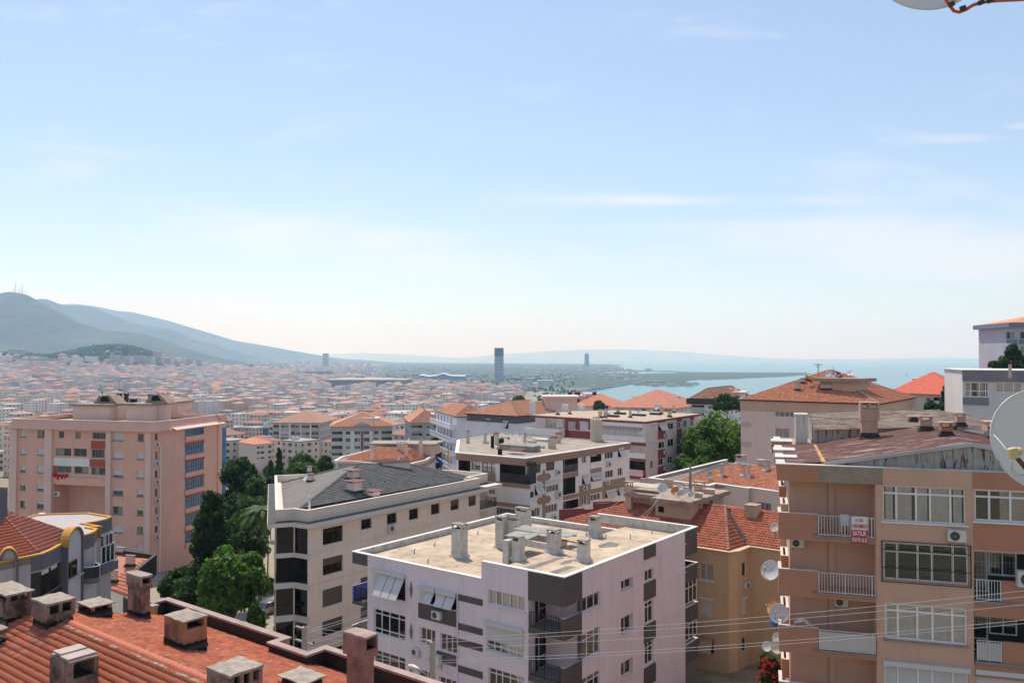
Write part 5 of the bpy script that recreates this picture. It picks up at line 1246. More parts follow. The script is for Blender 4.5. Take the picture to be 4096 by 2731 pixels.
for i in range(n):
 j=(i+1)%n;mb.q((*out_[i],zA),(*out_[j],zA),(*ap[j],zB),(*ap[i],zB));mb.q((*ap[i],zA),(*ap[j],zA),(*out_[j],zA),(*out_[i],zA))
b.part('roof_apron',mb,pinkw)
mb=MB();mb.ring(ap,offset(b.poly,-.25),zB-.3,zt);b.part('parapet',mb,pinkw)
mb=MB();mb.ring(offset(b.poly,.1),offset(b.poly,-.3),zt,zt+.06);b.part('coping',mb,pinkl)
mb=MB();mb.prism(offset(b.poly,-.2),zwl,zwl+.8);b.part('roof_deck',mb,felt2)
zd=zwl+.8
def pent(xl,xc,xr,yt,yb_base,dback_,m,slabm=None,over=.3,name='machine_room'):
 """roof house: near edge column xc, silhouettes xl / xr"""
 Np=pz(xc,yb_base,zd);a1=f.u;a2=dback;w_=abs(along(Np,-a1,xl)[1])if xl<xc else 0.1;r=ray(xc,yt);zt_=r[2]/r[1]*Np[1]
 P4=[Np[:2]-a1*w_,Np[:2],Np[:2]+a2*dback_,Np[:2]-a1*w_+a2*dback_];mb=MB();mb.prism(P4,zd-.1,zt_);b.part(name,mb,m)
 mb=MB();mb.prism(offset(P4,over),zt_,zt_+.35);b.part('roof_slab',mb,slabm or felt2);return Np,zt_,P4
N1,z1_p,Q1=pent(630,930,930,268,390,6,pinkl);N2,z2_p,Q2=pent(1086,1285,1285,262,405,5,pinkl);pent(940,1010,1010,262,385,5,pinkl,over=.05);N3,z3_p,Q3=pent(1285,1360,1515,240,398,3,pinkl)
pent(1362,1515,1515,240,372,4,pinkl)
cha=mat('weathered_hood_sheet',(.33,.24,.19),var=.2,scale=1,dirt=.4,dirtc=(.15,.1,.08))
for(Np,zz,xa,xb,ya)in((N1,z1_p,800,1010,168),(N2,z2_p,1240,1440,178)):
 A_=along(V3(Np[:2]+dback*1.5,0),f.u,xa)[0];B_=along(A_,f.u,xb)[0];hh=1.9;mb=MB();q_=(B_-A_)*.3
 def HP(t,z,d=0):return np.array([*(A_+(B_-A_)*t)[:2],z])+V3(dback,0)*d
 zb_=zz+.36
 for d in(0,2.4):mb.q(HP(0,zb_,d),HP(.25,zb_+hh*.7,d),HP(.65,zb_+hh*.75,d),HP(1.0,zb_,d))
 mb.q(HP(0,zb_),HP(.25,zb_+hh*.7),HP(.25,zb_+hh*.7,2.4),HP(0,zb_,2.4));mb.q(HP(.25,zb_+hh*.7),HP(.65,zb_+hh*.75),HP(.65,zb_+hh*.75,2.4),HP(.25,zb_+hh*.7,2.4));mb.q(HP(.65,zb_+hh*.75),HP(1,zb_),HP(1,zb_,2.4),HP(.65,zb_+hh*.75,2.4))
 b.part('vent_hood',mb,cha)
 mb=MB();mb.q(HP(.28,zb_+.35,-.02),HP(.34,zb_+hh*.62,-.02),HP(.58,zb_+hh*.66,-.02),HP(.72,zb_+.35,-.02));b.part('hood_mouth_shade',mb,soot)  # near-black quad paints the shade inside the hood mouth
steel=mat('dark_steel_ball',(.10,.05,.05),rough=.3,metal=.6)
for(x,yt,yb_)in((1025,150,200),(1085,150,200),(1290,158,195),(1418,152,205)):
 p=pz(x,380,zd)+V3(dback*3,0);r=ray(x,yt);k_=along(p,f.u,x)[0];zt_=r[2]/r[1]*k_[1];zb_=(lambda rr:rr[2]/rr[1]*k_[1])(ray(x,yb_));h_=zt_-zb_
 mb=MB();mb.tube([(k_[0],k_[1],zb_-1.5),(k_[0],k_[1],zb_+h_*.4)],[.7,.35],8);n_=7
 mb.tube([(k_[0],k_[1],zb_+h_*(.4+.6*t))for t in(0,.15,.5,.85,1)],[.15,.42,.55,.42,.1],10);b.part('roof_cowl',mb,steel,smooth=True)
for x in(1083,1105,1128):p=pz(x,390,zd)+V3(dback*1,0);r=ray(x,205);mb=MB();mb.tube([(p[0],p[1],zd+2),(p[0],p[1],r[2]/r[1]*p[1])],.2,6);b.part('flue',mb,soot)
vg();chim_c(b,305,350,358,318,380,zd,pinkl,d1=f.u,d2=dback,cap=.1,vents=1,vh=.3);chim_c(b,1602,1660,1670,300,370,zd,pinkl,d1=f.u,d2=dback,cap=.1,vents=1,vh=.3);chim_c(b,1380,1430,1440,345,385,zd,pinkl,d1=f.u,d2=dback,cap=.1,vents=1,vh=.3)
mb=MB();c0,c1=P_[2]+(P_[3]-P_[2])*.02,P_[3];o_=Face(c0,c1);za=o_.hit(1460,470)[1];mb.q(o_.P(0,zt-.9,.05),o_.P(o_.L,zt-.9,.05),o_.P(o_.L+.8,za+.1,1.2),o_.P(0,za+.1,1.2));mb.q(o_.P(0,za,1.2),o_.P(o_.L+.8,za,1.2),o_.P(o_.L,za,.05),o_.P(0,za,.05));mb.q(o_.P(0,za,1.2),o_.P(0,za+.1,1.2),o_.P(o_.L+.8,za+.1,1.2),o_.P(o_.L+.8,za,1.2));b.part('canopy',mb,pinkl)
mb=MB();u,z=f2_.hit(1452,620);fs_u,z_=fs.hit(1368,615);mb.tube([fs.P(fs_u,z_,.15),fs.P(fs_u,-45,.15)],.09,6);b.part('downpipe',mb,W_['white'])
g3=Face(P_[3],P_[3]+dback*2.7);mb=MB();g3 .bx(mb,.2,-40,2.5,zwl-.8,.002,.12);b.part('glazed_band',mb,blueg)
# ---- grey block with mustard rim and round-headed bays --------
m3();gw=W2('warm_grey_plaster',(0.41,0.376,0.376));sl=W2('slate_band_paint',(0.131,0.131,0.154))
zR=pd(700,890,58.)[2]
lo=[(-260,1090),(315,965),(520,925),(700,890),(860,825),(1000,745),(1075,700),(1350,592),(1480,560),(1580,520),(1632,470),(1505,448),(1700,430),(1410,380),(1600,352),(1770,315),(1873,265),(1680,235),(1495,205),(1000,215),(600,235),(450,285)]
Q=[pz(x,y,zR)[:2]for x,y in lo];Q=Q+[Q[-1]+np.array([-9.,1.]),Q[0]+np.array([-6.,7.])]
b=Bld('apartment_block','grey apartment block with mustard yellow parapet rim, round-headed bays and a white water tank','building',Q,zR-.1,z0=-33,wall=gw);GB=b
bf=b.faces
f0,f2b=bf[1],bf[3]
bf[2].ops+=[(.0,zR-4.2,bf[2].L,zR-1.25,.0,.1)]
for k in(3,4,5):bf[k].ops.append((0 if k>3 else 0,zR-4.2,bf[k].L,zR-1.25,.0,1.0))
b.walls()
mb=MB();strip(mb,Q[:22],.22,zR-.1,zR,out=.05);b.part('yellow_rim',mb,yel)
mb=MB();strip(mb,Q[6:22],.2,zR-1.0,zR-.101);strip(mb,Q[:7],.2,zR-.6,zR-.101);b.part('parapet',mb,yel)
for k in(2,3,4,5,7,8,14,15):mb=MB();bf[k].bx(mb,0.004 if k in(2,7,14)else 0,zR-1.15,bf[k].L-.004,zR-.11,-.01,.03);b.part('slate_band',mb,sl)
mb=MB();mb.prism(offset(Q,-.15),zR-1.6,zR-1.05);b.part('roof_deck',mb,mat('whitewashed_terrace',(.62,.58,.55),var=.12,scale=1.5,dirt=.4,dirtc=(.4,.35,.3)))
for(xl,xr,yt,ys,yb_)in((1075,1352,452,700,1470),(-30,312,790,965,1480)):
 Fa=Face(pz(xl,ys+(40 if xl<0 else 25),zR)[:2],pz(xr,592 if xl>0 else 965,zR)[:2]);ztop=Fa.hit((xl+xr)/2,yt)[1];Ls=Fa.L;h_=ztop-zR+.3
 pts=[(Ls/2-Ls/2*math.cos(math.pi*i/14),zR-.3+h_*math.sin(math.pi*i/14))for i in range(15)]
 t_=.14;pin=[(Ls/2-(Ls/2-t_)*math.cos(math.pi*i/14),zR-.3+(h_-t_)*math.sin(math.pi*i/14))for i in range(15)]
 O_=[(0,-33)]+pts+[(Ls,-33)];I_=[(t_,-33)]+pin+[(Ls-t_,-33)];mb=MB()
 for i in range(len(O_)-1):
  a,c,d,e_=O_[i],O_[i+1],I_[i+1],I_[i];mb.q(Fa.P(*a,.28),Fa.P(*c,.28),Fa.P(*d,.28),Fa.P(*e_,.28));mb.q(Fa.P(*e_,.28),Fa.P(*d,.28),Fa.P(*d,.1),Fa.P(*e_,.1));mb.q(Fa.P(*a,.28),Fa.P(*a,-.4),Fa.P(*c,-.4),Fa.P(*c,.28))
 b.part('bay_frame',mb,sl)
 mb=MB()
 for i in range(1,len(O_)-2):
  a,c=O_[i],O_[i+1];mb.q(Fa.P(a[0],a[1]+.03,.3),Fa.P(a[0],a[1]+.03,-.35),Fa.P(c[0],c[1]+.03,-.35),Fa.P(c[0],c[1]+.03,.3));mb.q(Fa.P(a[0],a[1]-.05,.3),Fa.P(a[0],a[1]+.03,.3),Fa.P(c[0],c[1]+.03,.3),Fa.P(c[0],c[1]-.05,.3))
 b.part('yellow_rim',mb,yel)
 mb=MB();mb.q(*[Fa.P(*p,.12)for p in I_]);b.part('bay_infill',mb,W2('lilac_grey_plaster',(0.479,0.445,0.456)))
 back=MB();back.q(*[Fa.P(*p,-.35)for p in O_[::-1]]);b.part('bay_back',back,gw)
 if xl>0:
  Fa2=Face(Fa.P(0,0,.14)[:2],Fa.P(Ls,0,.14)[:2]);R_=Fa2 .rect(1118,1065,1340,1285);window(b,Fa2,R_,(1,1.4),(1,),fr='brown',curtain=0,open_=False,inset=-.07,cfrac=[(.1,.9)]);
  mb=MB();Fa2 .bx(mb,.1,R_[1]-.15,Ls-.1,R_[1]-.02,0,.2);b.part('sill',mb,gw)
 else:
  Fa2=Face(Fa.P(0,0,.14)[:2],Fa.P(Ls,0,.14)[:2]);R_=Fa2 .rect(0,1385,1640,210);window(b,Fa2,R_,(1,1),(1,),fr='brown',curtain=0,open_=False,inset=-.07)
for k in(3,4,5):
 mb=MB();bf[k].bx(mb,0,zR-4.2,bf[k].L,zR-4.0,-.99,.05);b.part('balcony_slab',mb,sl)
Fb=Face(Q[3],Q[5]);R_=Fb.rect(690,1120,1370,850,-.9);mb=MB();Fb.bx(mb,R_[0],R_[1],R_[2],R_[3],-.9,-.6);b.part('wall_cabinet',mb,W_['white'])
mb=MB();
rb=Fb.hit(520,1400)
pts=[Fb.P(.1,0,.02)[:2],Fb.P(Fb.L*.5,0,.05)[:2],Fb.P(Fb.L+.6,0,.02)[:2]];strip(mb,pts,.05,zR-4.0,zR-3.05);b.part('balcony_glass',mb,mat('smoked_panel',(.03,.03,.035),rough=.2));mb=MB();mb.tube([(p[0],p[1],zR-3.0)for p in pts],.03,6);b.part('handrail',mb,W_['grey'])
c_=Face(Q[7],Q[9]);arc=[c_.P(c_.L*t,0,1.0*math.sin(math.pi*t)**.7)[:2]for t in np.linspace(.02,.98,8)]
for dz in(0,):
 zb_=c_.hit(1350,1400)[1];mb=MB();mb.prism(arc,zb_-.05,zb_+.35);b.part('balcony_slab',mb,sl)
 mb=MB();strip(mb,arc,.04,zb_+.35,zb_+1.2);b.part('balcony_glass',mb,MATS['smoked_panel']);mb=MB();mb.tube([(p[0],p[1],zb_+1.24)for p in arc],.035,6);b.part('handrail',mb,W_['white'])
 mb=MB();c_.bx(mb,.15,zb_+.36,c_.L-.1,zb_+2.4,.003,.02);b.part('opening_shade_panel',mb,soot)  # near-black slab stands in for shade within the balcony opening
c_=Face(Q[14],Q[16]);zb_=c_.hit(1700,1075)[1];z_t=c_.hit(1700,580)[1];window(b,c_,(.3,z_t-1.4,c_.L-.1,z_t),(1,1,1),(1,),open_=False,inset=-.25,curtain=1);window(b,c_,(.3,zb_+.1,c_.L-.1,zb_+1.6),(1,1,1),(1,),open_=False,inset=-.4,curtain=1)
mb=MB();c_.bx(mb,.1,zb_-.7,c_.L+.1,zb_+.05,0,.6);b.part('slate_band',mb,sl)
ea,eb,ec_=pz(640,878,zR-.1),pz(1058,722,zR-.1),pz(318,955,zR-.1)
PRt=pe(ea,eb,24);H1=pp(95,310,*PRt);H0=pp(120,190,*PRt);Tb_=pp(1115,525,*PRt)
mb=MB();Hl=pz(-200,1060,zR-.1);
tile_plane(b,[ea,eb,Tb_,H0,H1],m=mat_islands('dark_red_rib_tile',(.40,.14,.10),var=.14,rough=.8,c2=(.44,.27,.24),f2=.08,noise=.3,nscale=.8),w=.22,h=.40,kind='rib2',nind=150)
PLt=(ec_,ea,H1);Hx=pp(-300,420,*PLt);tile_plane(b,[ec_,ea,H1,Hx,pp(-200,1000,*PLt)],m=red1,w=.22,h=.38,kind='rib2',nind=150)
mb.q(*[p-(0,0,.03)for p in(ea,eb,Tb_,H0,H1)]);mb.q(*[p-(0,0,.03)for p in(ec_,ea,H1,Hx)]);b.part('roof',mb,gut)
ridge(b,ea,H1,redr,r=.15,step=.42,ind=True,lift=.1);ridge(b,Tb_,H0,redr,r=.1,step=.4,lift=.06)
mb=MB();mb.q(Tb_-(0,0,.02),H0-(0,0,.02),V3(H0,zR-1.2),V3(Tb_,zR-1.2));b.part('gable',mb,gw)
chim_c(b,-200,95,100,-200,300,PRt,sl,vents=0,d1=-np.array([-.97,.2])*1.0,d2=np.array([.2,.97]),sink=1.5)
# ---- small red-roofed house tucked beside it
zo_();BL,BR,TR,TL=pz(880,735,-21.6),pz(1112,818,-21.6),pz(1282,500,-20.1),pz(1008,478,-20.1)
b=Bld('house','small white house with square-lined red roof squeezed beside the pink tower','building',[BL[:2],BR[:2],TR[:2],TL[:2]],-21.75,z0=-34,wall=whw);b.walls()
mb=MB();mb.q(BL,BR,TR,TL);mb.q(V3(BL,-21.75),V3(BR,-21.75),BR,BL);mb.q(V3(BR,-21.75),V3(TR,-21.75),TR,BR);mb.q(V3(TR,-21.75),V3(TL,-21.75),TL,TR);b.part('roof',mb,mat('faded_red_tile_bed',(.45,.19,.13),var=.15,scale=1))
tile_plane(b,[BL,BR,TR,TL],m=mat_islands('flat_red_tile',(.47,.18,.12),var=.12,rough=.85),w=.42,h=.42,kind='flat',lift=.01)
mb=MB();strip(mb,[BR[:2]+(.1,.1),TR[:2]+(.6,.2),TL[:2]+(.3,1.0)],.3,-21.7,-19.7);b.part('parapet',mb,tar);
for a in((945,1000,1010,608,706),(1090,1148,1156,478,570),(1007,1064,1070,410,468)):chim_c(b,*a,(BL,BR,TR),chpk,d1=np.array([.97,-.2]),d2=np.array([.2,.97]),cap=.05,vents=1,vh=.25,flash=tar,capm=chim_cap)
# ---- leaning pale wall slab between them
m3();a=pz(1825,920,-18);mb=MB()
# ---- ochre block with red hip roofs and dish-covered stair head ----
vh();E1=pz(1955,1285,pd(1955,1285,66.)[2]);zE=E1[2]
vb();wc=[pz(x,y,zE)[:2]for x,y in((1955,437),(2030,428),(2130,388),(2700,440))]
w0_=wc[0]-g1*24;ej=E1-V3(g1*24,0);S1=pe(ej,E1,21);vh();Al,Am=pp(1075,885,*S1),pp(548,1028,*S1)
poly=[w0_,wc[0],wc[1],wc[2],wc[2]+g1*9,wc[2]+g1*9+g2*10,wc[0]+g2*9,Al[:2]+g2*.5,Am[:2]]
b=Bld('apartment_block','ochre apartment block with red tiled hip roof and flat stair head crowded with satellite dishes','building',poly,zE-.08,z0=-31,wall=ochre);OB=b
vb();fA,fB,fC=b.faces[0],b.faces[2],b.faces[3]
R_=fA.rect(1705,535,672,1822);window(b,fA,R_,(1,1.2),(1,),curtain=0,sill='white')
R_=fA.rect(1705,838,980,1825);shutter(b,fA,R_,open_=True,off=-.08)
R_=fA.rect(1715,1150,1290,1828);flaps(b,fA,R_,1,28,m=mat('beige_shutter',(.45,.35,.24)),frm=W_['white'])
fD=b.faces[1]
for t,q_,sh_ in((540,665,0),(850,1000,1),(1180,1310,0)):
 R_=fD.rect(2068,t,q_,2105)if False else fB.rect(2068,t,q_,2112)
 if sh_:shutter(b,fB,R_,open_=True,off=-.08)
 else:window(b,fB,R_,(1,),(1,),curtain=1)
b.walls()
mb=MB();mb.prism(offset(poly,.22),zE-.078,zE-.002);b.part('eaves',mb,ochre)
ej=E1-V3(g1*24,0);S1=pe(ej,E1,21);vh()
Ax=pp(1925,905,*S1);Ay=pp(1785,888,*S1);Al=pp(1075,885,*S1);Am=pp(548,1028,*S1);e2=pz(2100,1240,zE)
Al2=V3(Al[:2],Ax[2])if Al[2]>Ax[2]else Al
body=[ej,E1,Ax,Ay,Al,Am]
kk=dict(w=.26,h=.36,kind='wave')
tile_plane(b,body,m=tred2,**kk);tile_plane(b,[E1,e2,Ax],m=tred2,**kk)
mb=MB();mb.q(*[p-(0,0,.03)for p in body]);mb.q(*[p-(0,0,.03)for p in(E1,e2,Ax)])
s3a=pz(2125,1238,zE);s3b=s3a+V3(g1*9.4,0);S3=pe(s3a,s3b,21);t3a=pp(1945,1100,*S3);t3b=pp(1945,912,*S3);t3c=pp(2352,962,*S3);t3d=t3c+V3(g1*4,0)
tile_plane(b,[s3a,s3b,t3d,t3c,t3b,t3a],m=tred2,**kk);mb.q(*[p-(0,0,.03)for p in(s3a,s3b,t3d,t3c,t3b,t3a)])
gb_=t3b+V3(g2*6,-2.0);mb.q(t3b-(0,0,.03),t3d-(0,0,.03),t3d+V3(g2*6,-2.2),gb_);mb.q(Ax-(0,0,.04),Al-(0,0,.04),Al+V3(g2*6,-2.2),Ax+V3(g2*6,-2.2));b.part('roof',mb,tar)
ridge(b,E1,Ax,ridm,r=.14);ridge(b,Al,Ax,tred2,r=.13);ridge(b,Am,Al,tred2,r=.1,lift=.04);ridge(b,t3b,t3c,tred2,r=.12)
mb=MB();d_=(s3a-Ax);mb.box((s3a+Ax)/2+(0,0,-.1),d_/2,np.cross(d_,(0,0,1))/np.linalg.norm(d_)*.16,(0,0,.08));b.part('valley_gutter',mb,tar)
B0=pp(1632,1030,*S1);r=ray(1632,893);zs1=r[2]/r[1]*B0[1];peach=W2('peach_plaster',(0.638,0.433,0.308));slb=mat('stained_concrete_slab',(.36,.27,.22),var=.2,scale=1.5,dirt=.4,dirtc=(.15,.12,.1),bump=.3)
wl_=abs(along(B0,-g1,1325)[1]);dl=abs(along(B0,g2,1905)[1])
Pq=[B0[:2]-g1*wl_,B0[:2],B0[:2]+g2*dl,B0[:2]-g1*wl_+g2*dl];mb=MB();mb.prism(Pq,zE,zs1);b.part('stair_head',mb,peach)
B1=B0[:2]-g1*wl_+g2*1.5;wl2=3.4;Pq2=[B1-g1*wl2,B1+g1*.1,B1+g2*(dl-1.5)+g1*.1,B1-g1*wl2+g2*(dl-1.5)];mb=MB();mb.prism(Pq2,zE,zs1-.003);b.part('stair_head',mb,peach)
zsl=zs1+.38;sp=[pz(x,y,zsl)[:2]for x,y in((1630,872),(1968,772),(1850,752),(1215,738),(1040,775),(1262,822))]
mb=MB();mb.prism([sp[0],sp[1],sp[1]-g1*7.5,sp[0]-g1*wl_*1.12-g1*3.4+g2*1.2,sp[0]-g1*wl_*1.12+g2*1.2,sp[0]-g1*wl_*1.12],zs1,zsl);b.part('roof_slab',mb,slb)
fS=Face(Pq[0],Pq[1]);u0,z1=fS.hit(1355,905);u1,z0=fS.hit(1402,960);mb=MB();fS.bx(mb,u0,z0,u1,z1,.002,.03);b.part('small_window',mb,soot)
ZS=zsl
for a in((1068,1120,1135,705,940,S1),):
 chim_c(b,*a[:5],a[5],peach,cap=.12,vents=1,vh=.3,vside=(0,1),capm=slb)
chim_c(b,1200,1243,1250,680,728,ZS,peach,cap=.08,vents=1,vh=.3,vside=(0,1));chim_c(b,1408,1468,1475,690,750,ZS,peach,cap=.08,vh=.3,vside=(0,1));chim_c(b,1560,1630,1640,730,800,ZS,peach,cap=.06,vh=.3,vside=(0,1));chim_c(b,1652,1738,1750,705,790,ZS,peach,cap=.06,vh=.3,vside=(0,1))
for(xl,xc,xr,yt,yb_)in((1628,1718,1727,800,835),(1735,1822,1832,768,805)):
 chim_c(b,xl,xc,xr,yt,yb_,ZS,peach,vents=0,capm=mat('skylight_sheet',(.55,.58,.60),rough=.3,var=.05),cap=.1,capt=.05)
chim_c(b,2082,2190,2228,912,1020,S3,ochre,vents=0,cap=.03,capm=slb)
mb=MB();q0=pz(1330,755,ZS+.5);corrugated(b,q0-V3(g1*3.2,0),q0,q0-V3(g1*3.2,-.1)+V3(g2*1.6,0),16,.03,mat('cream_sheet',(.62,.55,.45),var=.1),name='shaft_cover')
vh();Fz2=Face(pz(520,1010,zE+.2)[:2],pz(1065,880,zE+1.3)[:2]);mb=MB()
for(xa,xb,ya,yb_)in((510,725,935,1020),(725,800,935,960),(800,965,870,935),(965,1068,868,905)):
 ua,ub=Fz2 .hit(xa,950)[0],Fz2 .hit(xb,950)[0];za=Fz2 .hit(xa,ya)[1];Fz2 .bx(mb,ua+.002,zE-2,ub,za,-.2,0)
b.part('fire_wall',mb,W2('maroon_render',(0.251,0.0855,0.0684)))
# ---- pink-rimmed block with broad red roof behind ------
vh();z25=pd(1850,712,95.)[2];pts=[pz(x,y,z25)[:2]for x,y in((1265,663),(1490,692),(1790,728),(1850,712),(2125,752),(2140,747),(2360,778))]
dirR=(pz(1930,505,z25)[:2]-pts[0]);Lr_=np.linalg.norm(dirR);dirR/=Lr_
base_=pts+[pts[-1]+g1*9,pts[-1]+g1*9+dirR*Lr_,pts[0]+dirR*Lr_]
b=Bld('apartment_block','low pink-rimmed block with broad red tiled roof behind the ochre building','building',base_,z25-.4,z0=-34,wall=salw);RB=b
for fi,x0,t,q_,x1 in((5,2198,868,965,2320),(5,2075,855,930,2115)):
 f=b.faces[fi];window(b,f,f.rect(x0,t,q_,x1),(1,1,1),(1,),fr='dark',curtain=2,inset=.1)
b.walls()
mb=MB();strip(mb,[base_[-1]]+pts+[pts[-1]+g1*9],.3,z25-.4,z25-.05);b.part('parapet',mb,salw)
mb=MB();strip(mb,[base_[-1]]+pts+[pts[-1]+g1*9],.4,z25-.05,z25+.02,out=.06);b.part('coping',mb,wht)
zz=z25-.25;ee0,ee1=pz(1505,700,zz),pz(1505,700,zz)+V3(g1*24,0);S25=pe(ee0,ee1,17);c1_=pp(1445,690,*S25);t1=pp(2010,548,*S25);t2_=t1+V3(g1*12,0)
c1_=pz(1300,668,zz)
tile_plane(b,[ee0,ee1,t2_,t1],m=tred,**kk);mb=MB();mb.q(*[p-(0,0,.03)for p in(ee0,ee1,t2_,t1)])
lf=pz(1900,520,zz);mb.q(ee0-(0,0,.03),t1-(0,0,.03),lf);mb.q(t1-(0,0,.03),t2_-(0,0,.03),t2_+V3(g2*8,-2.4),t1+V3(g2*8,-2.4));b.part('roof',mb,tar)
mb=MB();mb.prism(offset(base_,-.3),z25-.6,z25-.4+.05);b.part('gutter_floor',mb,gut)
ridge(b,ee0,t1,ridm,r=.12)
for a in((1875,1900,1908,552,652),(2058,2088,2094,555,648),(2105,2128,2135,560,658),(2250,2275,2282,518,605),(2010,2090,2100,478,548)):
 chim_c(b,*a,S25,chpk,cap=.08,vents=1,vside=(0,1),vh=.25,flash=wht)
chim_c(b,2192,2290,2302,520,565,S25,whp,vents=0,cap=.05,capm=MATS['skylight_sheet'])
vh();chim_c(b,1988,2052,2062,842,915,pz(2020,915,-17)[2],mat('brick_chimney2',(.42,.20,.13),var=.25,scale=5),cap=.06,vents=1,vside=(0,1),vh=.2)
# ---- block with brown fascia and arrow ornaments -------
m4();z10=pd(885,382,100.)[2]
o10=[(75,318),(200,322),(240,318),(385,330),(360,345),(885,385),(1313,322),(1320,330),(2110,203)]
Q=[pz(x,y,z10)[:2]for x,y in o10];left_b=[pz(x,y,z10)[:2]for x,y in((2110,203),(1815,180),(1380,150),(640,95),(95,170))]
Qb=[Q[0],Q[5],Q[6],Q[7],Q[8]]+[left_b[1],left_b[3],left_b[4]]
Cn=Q[5];a1_=(Q[5]-Q[0])/np.linalg.norm(Q[5]-Q[0]);a2_=(Q[8]-Q[7])/np.linalg.norm(Q[8]-Q[7])
b=Bld('apartment_block','white and brown apartment block with arrow-shaped ornament and flat roof full of chimneys and dishes','building',[Q[0],Cn,Q[6]+a2_*.0,Q[8],left_b[1],left_b[3],left_b[4]],z10-.9,z0=-36,wall=whw);WB=b
fa,fb_=b.faces[0],b.faces[1];fc_=b.faces[2]
for(x0,t,q_,x1,c_,fr)in((375,400,548,532,(1,1,1),'dark'),(250,388,520,355,(1,),'dark')):window(b,fa,fa.rect(x0,t,q_,x1),c_,(.3,.7)if fr=='dark' and len(c_)>1 else(1,),fr=fr,curtain=0 if len(c_)>1 else None)
R_=fa.rect(585,415,660,940);fa.ops.append((R_[0],R_[1],R_[2],R_[3],.0,1.4));zfl1=R_[1]
R_=fa.rect(100,385,530,240);fa.ops.append((R_[0],R_[1],R_[2],R_[3],.0,1.4))
R2_=fa.rect(775,730,850,855);window(b,fa,R2_,(1,1),(1,),curtain=1);R3_=fa.rect(888,790,850,935);window(b,fa,R3_,(1,),(1,),curtain=2);R4_=fa.rect(450,750,805,528);window(b,fa,R4_,(1,1),(1,),curtain=1)
R5_=fa.rect(545,965,1110,940);window(b,fa,R5_,(1,)*8,(1,),fr='dark',curtain=2)
m4()
for(x0,t,q_,x1,c_)in((995,460,568,1065,(1,1)),(1128,425,540,1230,(1,1,1)),(1137,715,795,1280,(1,1,1,1)),(992,975,1080,1058,(1,1)),(1128,945,1040,1265,(1,1,1,1))):
 window(b,fb_,fb_.rect(x0,t,q_,x1),c_,(1,),fr='dark' if t<500 else 'white',curtain=0)
flaps(b,fb_,fb_.rect(997,725,828,1088),2,28,frm=W_['white']);bxm=MB();R_=fb_.rect(1140,668,690,1295);fb_.bx(bxm,R_[0],R_[1],R_[2],R_[3],0,.25);b.part('shutter_box',bxm,shut_m)
for(x0,t,q_,x1,dp)in((1328,400,570,1505,1.3),(1328,630,825,1475,1.3),(1328,900,1005,1510,1.2)):
 R_=fc_.rect(x0,t,q_,x1);fc_.ops.append((max(.02,R_[0]),R_[1],R_[2],R_[3],.0,dp));k_=Face(fc_.P(max(.02,R_[0]),0,-dp+.02)[:2],fc_.P(R_[2],0,-dp+.02)[:2]);window(b,k_,(.1,R_[1]+.05,k_.L*.6,R_[3]-.15),(1,1),(1,),open_=False,inset=-.06,curtain=0)
for(x0,t,q_,x1,c_)in((1550,358,450,1605,(1,1)),(1822,312,400,1922,(1,1,1)),(1825,540,625,1922,(1,1,1)),(1972,508,600,2030,(1,1)),(1550,835,940,1612,(1,1)),(1652,820,895,1772,(1,1,1))):
 window(b,fc_,fc_.rect(x0,t,q_,x1),c_,(1,),curtain=0,sill='white')
flaps(b,fc_,fc_.rect(1975,285,380,2030),1,32,frm=W_['white']);flaps(b,fc_,fc_.rect(1553,605,700,1620),1,30,frm=W_['white']);flaps(b,fc_,fc_.rect(1655,600,665,1790),3,40,frm=W_['white'],drop=.9)
flaps(b,fc_,fc_.rect(1828,785,855,1945),3,30,frm=W_['white']);flaps(b,fc_,fc_.rect(1975,755,830,2035),1,30,frm=W_['white'])
R_=fc_.rect(1650,345,440,1780);fc_.ops.append((*R_,.0,1.2));k_=Face(fc_.P(R_[0],0,-1.18)[:2],fc_.P(R_[2],0,-1.18)[:2]);window(b,k_,(.05,R_[1]+.3,k_.L*.5,R_[3]-.1),(1,1),(1,),open_=False,inset=-.06,curtain=1);mb=MB();k_.bx(mb,k_.L*.55,R_[1]+.6,k_.L*.98,R_[3]-.1,0,.5);b.part('wall_cabinet',mb,W_['white'])
b.walls()
W3=W2('white_parapet_plaster',(0.798,0.752,0.718))
